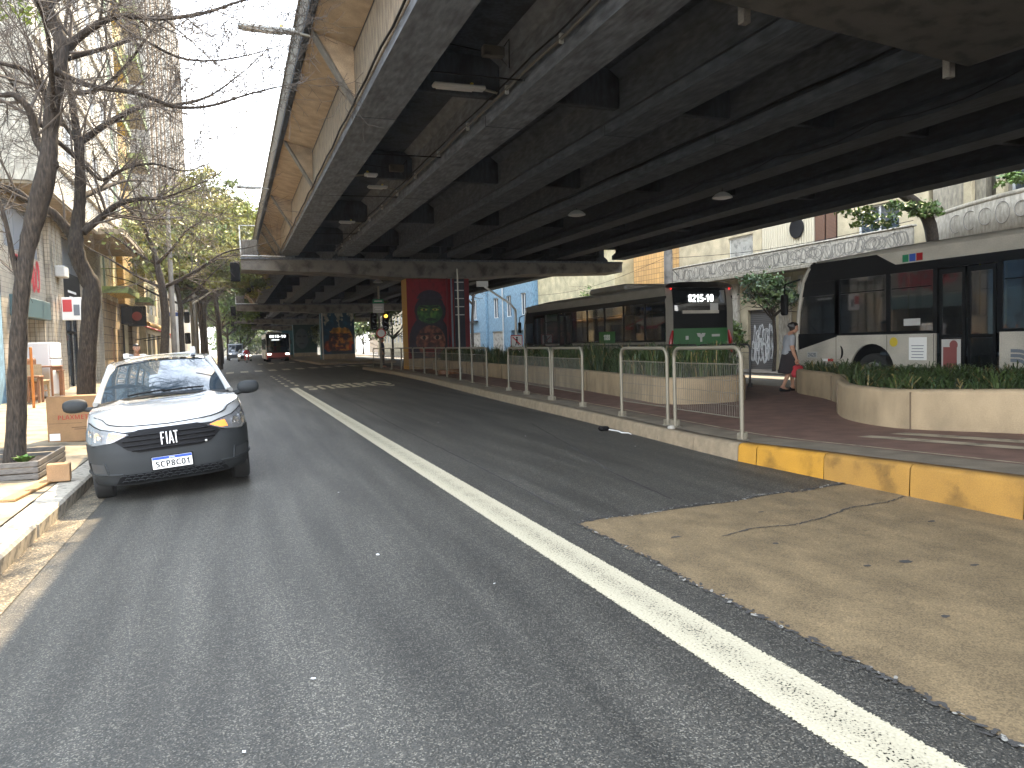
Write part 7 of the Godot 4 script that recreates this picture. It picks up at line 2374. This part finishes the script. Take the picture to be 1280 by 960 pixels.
	var sc := MB.new()
	flesh(sc, [[V(0, 0.35, 0.1), V(0, 0.35, -0.2), 0.12, 0.14], [V(0, 0.6, -0.3), V(0, 0.62, -0.75), 0.16, 0.12], [V(0, 0.4, 0.45), V(0, 0.95, 0.35), 0.14, 0.12]], 0.03, 0.08)
	obj("body", sc, M.red, b)
	obj("seat", MB.new().box(V(0, 0.80, -0.5), V(0.26, 0.1, 0.7), 0.04), M.black, b)
	obj("handlebar", MB.new().tube([V(-0.34, 1.08, 0.28), V(0, 1.0, 0.36), V(0.34, 1.08, 0.28)], [0.018], 6), M.black, b)
	# ---------------- poles, signs and signals
	b = thing("slim_post", "slim pale steel post rising to the highway beside the red pillar", "post", P(7.25, iy(25.0), 25.0))
	obj("pole", MB.new().cyl(V(0, 0, 0), V(0, 3.75, 0), 0.028, 8), M.pipe_pale, b)
	obj("base_plate", MB.new().box(V(0, 0.01, 0), V(0.2, 0.02, 0.2), 0.005), M.galvanised, b)
	b = thing("signal_post", "crossing signal post with green street sign and lit amber lamp", "traffic light", P(7.95, 0.33, 43.5))
	obj("pole", MB.new().cyl(V(0, 0, 0), V(0, 4.6, 0), 0.06, 8), M.galvanised, b)
	obj("street_sign", MB.new().box(V(-0.05, 3.75, 0.09), V(0.62, 0.22, 0.03), 0.006), M.green_sign, b)
	obj("lower_sign", MB.new().box(V(-0.05, 3.35, 0.09), V(0.62, 0.52, 0.03), 0.006), M.lamp_lens, b)
	obj("sign_legend", MB.new().box(V(-0.05, 3.76, 0.108), V(0.45, 0.05, 0.004)).box(V(-0.05, 3.42, 0.108), V(0.45, 0.05, 0.004)).box(V(-0.05, 3.30, 0.108), V(0.36, 0.05, 0.004)), M.white, b)
	for sg in [-1, 1]:
		var hd := obj("signal_head", MB.new().box(V(sg * 0.34, 2.62, 0.05), V(0.34, 0.95, 0.28), 0.04), M.black, b)
		for k in 3:
			obj("lens", MB.new().lathe(V(sg * 0.34, 2.92 - k * 0.3, 0.19), V(0, 0, 1), [[0.11, 0.0], [0.10, 0.02], [0.0, 0.03]], 14), M.signal_amber if sg > 0 and k == 0 else M.black_gloss, hd)
			obj("visor", MB.new().tube([V(sg * 0.34 - 0.12, 2.94 - k * 0.3, 0.28), V(sg * 0.34, 3.04 - k * 0.3, 0.30), V(sg * 0.34 + 0.12, 2.94 - k * 0.3, 0.28)], [0.02], 5), M.black, hd)
	obj("round_sign", MB.new().lathe(V(0.05, 1.95, 0.1), V(0, 0, 1), [[0.26, 0.0], [0.26, 0.02], [0.0, 0.02]], 20), M.white, b)
	obj("sign_rim", MB.new().lathe(V(0.05, 1.95, 0.102), V(0, 0, 1), [[0.27, 0.0], [0.27, 0.022], [0.21, 0.022]], 20), M.red, b)
	# white lamp post with slanting arm and no-walking sign
	b = thing("white_post", "white post with slanting arm and a red and white no-crossing sign", "signpost", P(12.35, iy(34.0), 33.2))
	obj("pole", MB.new().cyl(V(0, -0.3, 0), V(0, 2.75, 0), 0.06, 8), M.white_pipe, b)
	obj("arm", MB.new().tube([V(0, 2.7, 0), V(-0.25, 3.0, 0.02), V(-1.5, 3.78, 0.1)], [0.05, 0.05, 0.045], 8), M.white_pipe, b)
	obj("arm_plate", MB.new().box(V(-1.6, 3.9, 0.1), V(0.55, 0.26, 0.04), 0.01), M.lamp_lens, b)
	obj("sign", MB.new().box(V(-0.02, 1.15, 0.08), V(0.58, 0.85, 0.02), 0.005), M.white, b)
	var rim := MB.new()
	for q in [[0, 0.4, 0.56, 0.04], [0, -0.4, 0.56, 0.04]]: rim.box(V(-0.02 + q[0], 1.15 + q[1], 0.092), V(q[2], q[3], 0.006))
	for sx in [-0.27, 0.27]: rim.box(V(-0.02 + sx, 1.15, 0.092), V(0.04, 0.8, 0.006))
	rim.box(V(-0.02, 0.98, 0.092), V(0.4, 0.05, 0.006)).box(V(-0.02, 0.89, 0.092), V(0.36, 0.05, 0.006))
	obj("sign_border", rim, M.graffiti_red, b)
	var pg := MB.new()
	pg.lathe(V(0.0, 1.45, 0.092), V(0, 0, 1), [[0.045, 0.0], [0.045, 0.006], [0.0, 0.006]], 12)
	pg.box(V(-0.01, 1.31, 0.094), V(0.09, 0.18, 0.005)).box(V(-0.05, 1.17, 0.094), V(0.04, 0.16, 0.005), 0.0, Basis(Vector3.BACK, -0.3)).box(V(0.04, 1.17, 0.094), V(0.04, 0.16, 0.005), 0.0, Basis(Vector3.BACK, 0.3))
	obj("walking_figure", pg, M.black, b)
	obj("red_bar", MB.new().box(V(-0.02, 1.30, 0.099), V(0.05, 0.52, 0.005), 0.0, Basis(Vector3.BACK, 0.8)), M.graffiti_red, b)
	# thick grey utility pole and the curved street lamp on the right
	b = thing("utility_pole", "thick grey concrete utility pole above the green bus tail", "pole", P(24.5, -0.22, 39.75))
	obj("pole", MB.new().tube([V(0, 0, 0), V(0, 11.5, 0)], [0.29, 0.23], 14), M.cap_beam, b)
	obj("band", MB.new().cyl(V(0, 4.9, 0), V(0, 4.98, 0), 0.29, 12), M.galvanised, b)
	var wires := thing("overhead_cables", "thin sagging cables running to the grey utility pole", "cable", Vector3.ZERO)
	for q in [[24.5, 6.4, 39.75, 27.2, 5.9, 67.0], [24.5, 6.3, 39.75, 26.3, 6.1, 24.0], [24.5, 5.9, 39.75, 26.4, 5.0, 41.0]]:
		var ps := []
		for k in 13:
			var s := k / 12.0
			ps.append(P(lerpf(q[0], q[3], s), lerpf(q[1], q[4], s) - 0.5 * sin(PI * s) * absf(q[5] - q[2]) / 25.0, lerpf(q[2], q[5], s)))
		obj("cable", MB.new().tube(ps, [0.014], 4), M.black, wires)
	b = thing("street_lamp", "curved arm street lamp reaching from the right pavement under the highway edge", "street lamp", P(24.7, -0.22, 45.8))
	var ps := [V(0, 0, 0), V(0, 3.9, 0)]
	for k in 9:
		var a := PI / 2 * k / 8.0
		ps.append(V(-1.9 * sin(a) * 1.0 + 0.0, 3.9 + 1.6 * (1 - cos(a)) * 0.0 + 1.45 * sin(a * 1.0) * (1.0 - 0.25 * sin(a)), 0.25 * a))
	obj("pole", MB.new().tube(ps, [0.06, 0.055, 0.05, 0.045, 0.04, 0.04, 0.035, 0.035, 0.03, 0.03, 0.03], 8), M.galvanised, b)
	obj("lamp_head", MB.new().box(V(-2.2, 4.98, 0.4), V(0.75, 0.10, 0.26), 0.03), M.lamp_body, b)
	# lamps hung from the highway
	lamp("led lamp on a bracket at the outer highway edge, nearest the camera", P(1.55, 7.05, 14.2), PI, 0.95)
	lamp("thin lamp arm on the outer highway edge beyond the nearest edge lamp", P(1.45, 6.95, 27.5), PI, 0.8)
	lamp("bright tube lamp on the second girder, in the first bay", P(4.95, 6.30, 14.0), PI, 1.0)
	lamp("faint tube lamp high in the first bay above the bright one", P(4.95, 7.00, 10.9), PI, 0.8)
	lamp("small lamp with a caged box in the first bay, halfway to the pillar", P(4.95, 6.35, 23.6), PI, 0.6)
	lamp("small lamp at the end of the first bay before the pillar", P(4.9, 6.25, 29.8), PI, 0.6)
	lamp("spotlight lamp on the edge girder's inner side", P(3.25, 6.05, 20.6), 0.0, 0.35)
	bell("hanging bell lamp under the fifth girder near the bus roof", P(13.9, 5.75, 19.5))
	bell("hanging bell lamp under the fourth girder before the pillar", P(11.0, 5.80, 23.5))
	bell("hanging bell lamp under the highway beyond the red pillar", P(8.4, 5.4, 46.0))
	# camera-like boxes on the first bay's cross frame
	for q in [["rusty junction box with cables high in the first bay", P(4.75, 6.9, 13.6)], ["grey junction box on the cross frame in the first bay", P(4.75, 6.72, 22.4)]]:
		b = thing("junction_box", q[0], "junction box", q[1])
		obj("casing", MB.new().box(V(0, 0, 0), V(0.42, 0.2, 0.16), 0.02), M.cap_near, b)
		obj("cable", MB.new().tube([V(0.2, 0.1, 0), V(0.3, 0.25, 0.05), V(0.28, -0.3, 0.08), V(0.15, -0.13, 0.05)], [0.012], 5).tube([V(-0.25, 0, 0), V(-1.2, 0.06, 0.1), V(-1.55, 0.0, 0.1)], [0.012], 5), M.black, b)
	# ---------------- far left signals and poles
	b = thing("signal_post", "dark signal post on the left pavement under the leafy trees", "traffic light", P(-2.2, 0.05, 52.0))
	obj("pole", MB.new().cyl(V(0, 0, 0), V(0, 5.0, 0), 0.09, 8), M.galvanised, b)
	obj("arm", MB.new().tube([V(0, 4.4, 0), V(1.2, 5.2, 0), V(3.4, 6.0, 0)], [0.06, 0.05, 0.05], 8), M.white_pipe, b)
	var hd := obj("signal_head", MB.new().box(V(3.5, 5.7, 0), V(0.4, 1.1, 0.32), 0.04), M.black, b)
	for k in 3: obj("lens", MB.new().lathe(V(3.5, 6.02 - k * 0.32, 0.16), V(0, 0, 1), [[0.12, 0.0], [0.0, 0.02]], 12), M.black_gloss, hd)
	for y in [2.3, 3.6]: obj("signal_head", MB.new().box(V(-0.3, y, 0.0), V(0.32, 0.7, 0.3), 0.04), M.black, b)
	obj("blue_plate", MB.new().box(V(-1.0, 3.8, 0.05), V(0.8, 0.24, 0.03), 0.005), M.blue_sign, b)
	b = thing("street_lamp", "street lamp with a short white head among the left trees", "street lamp", P(-2.3, 0.05, 62.0))
	obj("pole", MB.new().tube([V(0, 0, 0), V(0, 6.0, 0), V(0.5, 6.6, 0), V(1.8, 6.9, 0)], [0.08, 0.06, 0.05, 0.04], 8), M.galvanised, b)
	obj("lamp_head", MB.new().box(V(2.0, 6.9, 0), V(0.7, 0.12, 0.28), 0.03), M.lamp_lens, b)
	for k in 3:
		b = thing("utility_pole", ["grey utility pole on the left pavement by the black shop", "grey utility pole on the left pavement by the cream house", "far grey utility pole on the left by the grey block"][k], "pole", P(-2.6, 0.05, [41.0, 66.0, 92.0][k]), 0.0, "left utility poles")
		obj("pole", MB.new().tube([V(0, 0, 0), V(0, 8.5, 0)], [0.14, 0.10], 10), M.cap_beam, b)
		obj("cross_arm", MB.new().box(V(0, 8.0, 0), V(1.4, 0.1, 0.1), 0.01), M.slat_wood, b)
	# ---------------- litter on the road
	b = thing("strap_scrap", "black scrap with a trailing white strap by the island kerb", "litter", P(5.42, ry(5.42) + 0.005, 10.75))
	obj("scrap", MB.new().box(V(0, 0.035, 0), V(0.16, 0.07, 0.12), 0.025), M.black, b)
	obj("strap", MB.new().tube([V(0.06, 0.02, 0.02), V(0.12, 0.012, 0.25), V(0.08, 0.01, 0.45), V(0.14, 0.012, 0.55), V(0.10, 0.01, 0.7)], [0.010, 0.008, 0.009, 0.006, 0.005], 5), M.white, b)
	var rg := RandomNumberGenerator.new()
	rg.seed = 77
	var pp := MB.new()
	for q in [[0.30, 3.65], [0.95, 5.6], [1.5, 4.55], [1.0, 8.2], [4.2, 11.0], [3.6, 14.0], [5.0, 9.0], [-0.02, 3.1]]:
		var c := P(q[0], ry(q[0]) + 0.006, q[1])
		var ring := []
		for k in 6:
			var a := TAU * k / 6.0
			ring.append(c + V(cos(a) * rg.randf_range(0.005, 0.017), rg.randf_range(0.0, 0.008), sin(a) * rg.randf_range(0.005, 0.013)))
		for k in range(1, 5): pp.tri(ring[0], ring[k + 1], ring[k])
	tag(obj("litter", pp, M.white), "tiny white paper scraps scattered on the asphalt", "litter", "", "stuff")
	b = thing("gutter_pebble", "pale stone on the island edge between the two nearest railings", "stone", P(5.62, iy(9.0) + 0.005, 9.1))
	obj("stone", MB.new().lathe(V(0, -0.005, 0), V(0, 1, 0), [[0.05, 0.0], [0.06, 0.02], [0.04, 0.045], [0.0, 0.05]], 8), M.crumbs, b)
	rubble_pile()

func rubble_pile() -> void:
	for k in 3:
		var b := thing("paving_block", ["rust brown block at the foot of the red pillar's planter", "second brown block beside the rust brown one", "dark brown bundle beside the brown blocks"][k], "block", P(8.15 + k * 0.55, 0.33, 30.5 + 0.3 * k), 0.4 * k, "blocks by the pillar")
		obj("block", MB.new().box(V(0, 0.10, 0), V(0.42, 0.2, 0.28), 0.03), M.table_wood if k < 2 else M.skirt_dark, b)

func table(label: String, at: Vector3, w: float, h: float, mt: Material, d: float) -> void:
	var t := thing("stool" if w < 0.5 else "wooden_table", label, "stool" if w < 0.5 else "table", at, PI / 2 - 0.15)
	obj("top", MB.new().box(V(0, h - 0.02, 0), V(w, 0.045, d), 0.01), mt, t)
	obj("apron", MB.new().box(V(0, h - 0.09, d / 2 - 0.05), V(w - 0.12, 0.09, 0.02), 0.004).box(V(0, h - 0.09, -d / 2 + 0.05), V(w - 0.12, 0.09, 0.02), 0.004), mt, t)
	for s in [[1, 1], [1, -1], [-1, 1], [-1, -1]]:
		obj("leg", MB.new().box(V(s[0] * (w / 2 - 0.05), (h - 0.05) / 2, s[1] * (d / 2 - 0.05)), V(0.055, h - 0.05, 0.055), 0.006), mt, t)
	obj("stretcher", MB.new().box(V(0, h * 0.25, 0), V(w - 0.1, 0.03, 0.03), 0.005), mt, t)

func lamp(label: String, at: Vector3, turn: float, ln: float) -> void:
	var t := thing("highway_lamp", label, "lamp", at, turn, "lamps fixed to the highway")
	obj("arm", MB.new().tube([V(0, 0, 0), V(0.25, 0.04, 0)], [0.025], 6), M.galvanised, t)
	obj("housing", MB.new().box(V(0.25 + ln / 2, 0.05, 0), V(ln, 0.07, 0.20), 0.02), M.lamp_body, t)
	obj("lens", MB.new().box(V(0.25 + ln * 0.58, 0.008, 0), V(ln * 0.7, 0.02, 0.16), 0.006), M.lamp_lens, t)
	obj("photocell", MB.new().lathe(V(0.25 + ln * 0.25, 0.085, 0), V(0, 1, 0), [[0.035, 0.0], [0.035, 0.05], [0.0, 0.07]], 8), M.pole_yellow, t)

func bell(label: String, at: Vector3) -> void:
	var t := thing("bell_lamp", label, "lamp", at, 0.0, "hanging lamps under the highway")
	obj("rod", MB.new().cyl(V(0, 0.1, 0), V(0, 0.35, 0), 0.015, 6), M.black, t)
	obj("shade", MB.new().lathe(V(0, -0.06, 0), V(0, 1, 0), [[0.30, 0.0], [0.29, 0.03], [0.20, 0.11], [0.08, 0.17], [0.0, 0.18]], 18), M.lamp_body, t)
	obj("lens", MB.new().lathe(V(0, -0.055, 0), V(0, -1, 0), [[0.27, 0.0], [0.18, 0.03], [0.0, 0.045]], 18), M.lamp_lens, t)

# ================================================================ murals, painted flat on the pillars
func ell(x: float, y: float, cx: float, cy: float, rx: float, ry2: float) -> float:
	var a := (x - cx) / rx
	var b := (y - cy) / ry2
	return a * a + b * b

func mural(w: int, h: int, f: Callable) -> ImageTexture:
	var im := Image.create(w, h, false, Image.FORMAT_RGB8)
	var nz := FastNoiseLite.new()
	nz.seed = 3; nz.frequency = 0.02; nz.fractal_octaves = 4
	for j in h:
		for i in w:
			var c: Color = f.call(float(i) / w, float(j) / h, nz.get_noise_2d(i, j))
			im.set_pixel(i, j, c)
	return ImageTexture.create_from_image(im)

func mural_red(x: float, y: float, n: float) -> Color:
	var c := Color(0.50, 0.07, 0.10).lerp(Color(0.36, 0.05, 0.09), clampf(y + n, 0, 1))
	var xx := x + n * 0.02
	# dark hooded bust
	if ell(xx, y, 0.48, 0.40, 0.33, 0.20) < 1 or ell(xx, y, 0.46, 0.80, 0.44, 0.36) < 1: c = Color(0.13, 0.11, 0.15)
	if y < 0.25 and ell(xx, y, 0.48, 0.26, 0.27, 0.12) < 1: c = Color(0.16, 0.13, 0.18)
	# green upper face
	if ell(xx, y, 0.47, 0.42, 0.27, 0.14) < 1 and y > 0.33:
		c = Color(0.13, 0.27, 0.13).lerp(Color(0.22, 0.36, 0.15), clampf(n * 3 + 0.3, 0, 1))
		for s in [-1, 1]:
			if ell(xx, y, 0.47 + s * 0.12, 0.385, 0.075, 0.013) < 1: c = Color(0.62, 0.58, 0.25)
			if ell(xx, y, 0.47 + s * 0.12, 0.385, 0.022, 0.012) < 1: c = Color(0.05, 0.05, 0.05)
			if ell(xx, y + s * (xx - 0.47) * 0.1, 0.47 + s * 0.12, 0.362, 0.10, 0.010) < 1: c = Color(0.06, 0.08, 0.06)
		if ell(xx, y, 0.50, 0.44, 0.035, 0.045) < 1: c = Color(0.30, 0.40, 0.16)
		if ell(xx, y, 0.49, 0.505, 0.11, 0.016) < 1: c = Color(0.08, 0.14, 0.09)
	# brown lower face
	if ell(xx, y, 0.48, 0.78, 0.31, 0.20) < 1:
		c = Color(0.30, 0.16, 0.13).lerp(Color(0.42, 0.25, 0.19), clampf(0.5 + n * 2.0 - (y - 0.7), 0, 1))
		for s in [-1, 1]:
			if ell(xx, y, 0.48 + s * 0.14, 0.735, 0.085, 0.026) < 1: c = Color(0.55, 0.42, 0.34)
			if ell(xx, y, 0.48 + s * 0.14, 0.735, 0.038, 0.026) < 1: c = Color(0.06, 0.04, 0.05)
			if ell(xx, y, 0.48 + s * 0.14, 0.69, 0.11, 0.012) < 1: c = Color(0.12, 0.06, 0.06)
		if ell(xx, y, 0.48, 0.82, 0.07, 0.028) < 1: c = Color(0.22, 0.11, 0.09)
		if ell(xx, y, 0.48, 0.895, 0.13, 0.022) < 1: c = Color(0.40, 0.15, 0.14)
		if absf(y - 0.895) < 0.005 and absf(xx - 0.48) < 0.13: c = Color(0.12, 0.04, 0.05)
	return c * (1.0 + n * 0.35)

func mural_teal(x: float, y: float, n: float) -> Color:
	var c := Color(0.06, 0.27, 0.36).lerp(Color(0.04, 0.20, 0.30), y)
	if absf(fposmod(x * 2.6 + 0.1, 1.0) - 0.5) * 2.0 < 0.55 - y * 2.0 + n: c = Color(0.56, 0.55, 0.49)
	var xx := x + n * 0.05
	var yy := y + n * 0.03
	if ell(xx, yy, 0.24, 0.80, 0.17, 0.15) < 1: c = Color(0.55, 0.17, 0.10).lerp(Color(0.62, 0.30, 0.14), clampf(n * 3 + 0.4, 0, 1))
	if ell(xx, yy, 0.58, 0.70, 0.37, 0.42) < 1 and yy > 0.36:
		# lit from the right: warm ochre into dark red-brown
		c = Color(0.27, 0.10, 0.08).lerp(Color(0.74, 0.47, 0.19), clampf((xx - 0.28) * 2.0 + n * 1.6, 0, 1))
		if yy < 0.48: c = c.lerp(Color(0.72, 0.52, 0.17), 0.75)
		for q in [[0.40, 0.58, 0.15, 0.06], [0.76, 0.575, 0.13, 0.05]]:
			if ell(xx, yy, q[0], q[1], q[2], q[3]) < 1: c = c.lerp(Color(0.20, 0.07, 0.08), 0.75)
			if ell(xx, yy, q[0] + 0.02, q[1] + 0.01, q[2] * 0.5, q[3] * 0.32) < 1: c = Color(0.42, 0.30, 0.22)
			if ell(xx, yy, q[0] + 0.02, q[1] + 0.01, q[2] * 0.2, q[3] * 0.32) < 1: c = Color(0.06, 0.04, 0.05)
			if ell(xx, yy, q[0], q[1] - 0.055, q[2] * 1.05, 0.016) < 1: c = Color(0.12, 0.05, 0.05)
		if ell(xx, yy, 0.60, 0.68, 0.055, 0.10) < 1: c = c.lerp(Color(0.80, 0.54, 0.24), 0.7)
		if ell(xx, yy, 0.60, 0.765, 0.10, 0.022) < 1: c = c.lerp(Color(0.25, 0.09, 0.08), 0.8)
		if ell(xx, yy, 0.59, 0.86, 0.15, 0.028) < 1: c = Color(0.38, 0.13, 0.10)
		if xx > 0.84 and yy > 0.7: c = c.lerp(Color(0.62, 0.20, 0.09), 0.7)
		if yy > 0.93: c = Color(0.10, 0.12, 0.12)
	return c * (0.92 + n * 0.5)

func mural_green(x: float, y: float, n: float) -> Color:
	var c := Color(0.04, 0.17, 0.12)
	var xx := x + n * 0.03
	if ell(xx, y, 0.35, 0.5, 0.28, 0.36) < 1:
		c = Color(0.30, 0.33, 0.30).lerp(Color(0.16, 0.20, 0.20), clampf(xx + n, 0, 1))
		for s in [-1, 1]:
			if ell(xx, y, 0.35 + s * 0.12, 0.42, 0.07, 0.03) < 1: c = Color(0.04, 0.05, 0.05)
		if ell(xx, y, 0.35, 0.68, 0.11, 0.025) < 1: c = Color(0.10, 0.06, 0.06)
	return c * (1.0 + n * 0.5)

func build_murals() -> void:
	var hw := get_node("elevated_highway")
	var defs := [[38.5, mural_red, 9.95, 2.55, 2.75, 3.1, 384, 480], [78.3, mural_teal, 10.1, 3.1, 3.0, 3.1, 256, 256], [114.3, mural_green, 10.1, 3.2, 2.8, 3.1, 160, 160], [150.3, mural_green, 10.1, 3.2, 2.8, 3.1, 160, 160]]
	for k in 3:
		var q: Array = defs[k]
		var m := StandardMaterial3D.new()
		m.resource_name = "mural_%d" % k
		m.albedo_texture = mural(q[6], q[7], q[1])
		m.roughness = 0.75
		var mb := MB.new()
		var x0 := 8.46 if k == 0 else 8.47
		var x1 := 10.95 if k == 0 else 11.72
		var y0 := 0.85 if k == 0 else 0.9
		mb.quad(P(x0, y0, q[0] - 0.004), P(x1, y0, q[0] - 0.004), P(x1, 4.93, q[0] - 0.004), P(x0, 4.93, q[0] - 0.004))
		obj("mural", mb, m, hw)
		obj("plinth", MB.new().box(P((x0 + 11.74) / 2, 0.5, q[0] - 0.06), V(11.74 - x0, 0.75, 0.12), 0.02), M.planter_wall, hw)
	# dark painted strip with pale bars and a pipe beside the red portrait
	obj("dark_strip", MB.new().box(P(11.22, 2.9, 38.47), V(0.55, 4.05, 0.06), 0.01), M.panel_dark, hw)
	for k in 5: obj("pale_bar", MB.new().box(P(11.22, 4.75 - k * 0.42, 38.43), V(0.48, 0.05, 0.03), 0.005), M.lamp_body, hw)
	obj("red_strip", MB.new().box(P(11.62, 2.9, 38.47), V(0.26, 4.05, 0.05), 0.01), M.mural_red_plain, hw)
	for x in [10.55, 10.80]: obj("downpipe", MB.new().cyl(P(x, 0.4, 38.42), P(x, 4.95, 38.42), 0.05, 8), M.mural_red_plain if x < 10.7 else M.panel_grey, hw)
	obj("downpipe", MB.new().cyl(P(8.6, 0.2, 78.2), P(8.6, 5.0, 78.2), 0.06, 8), M.lamp_body, hw)
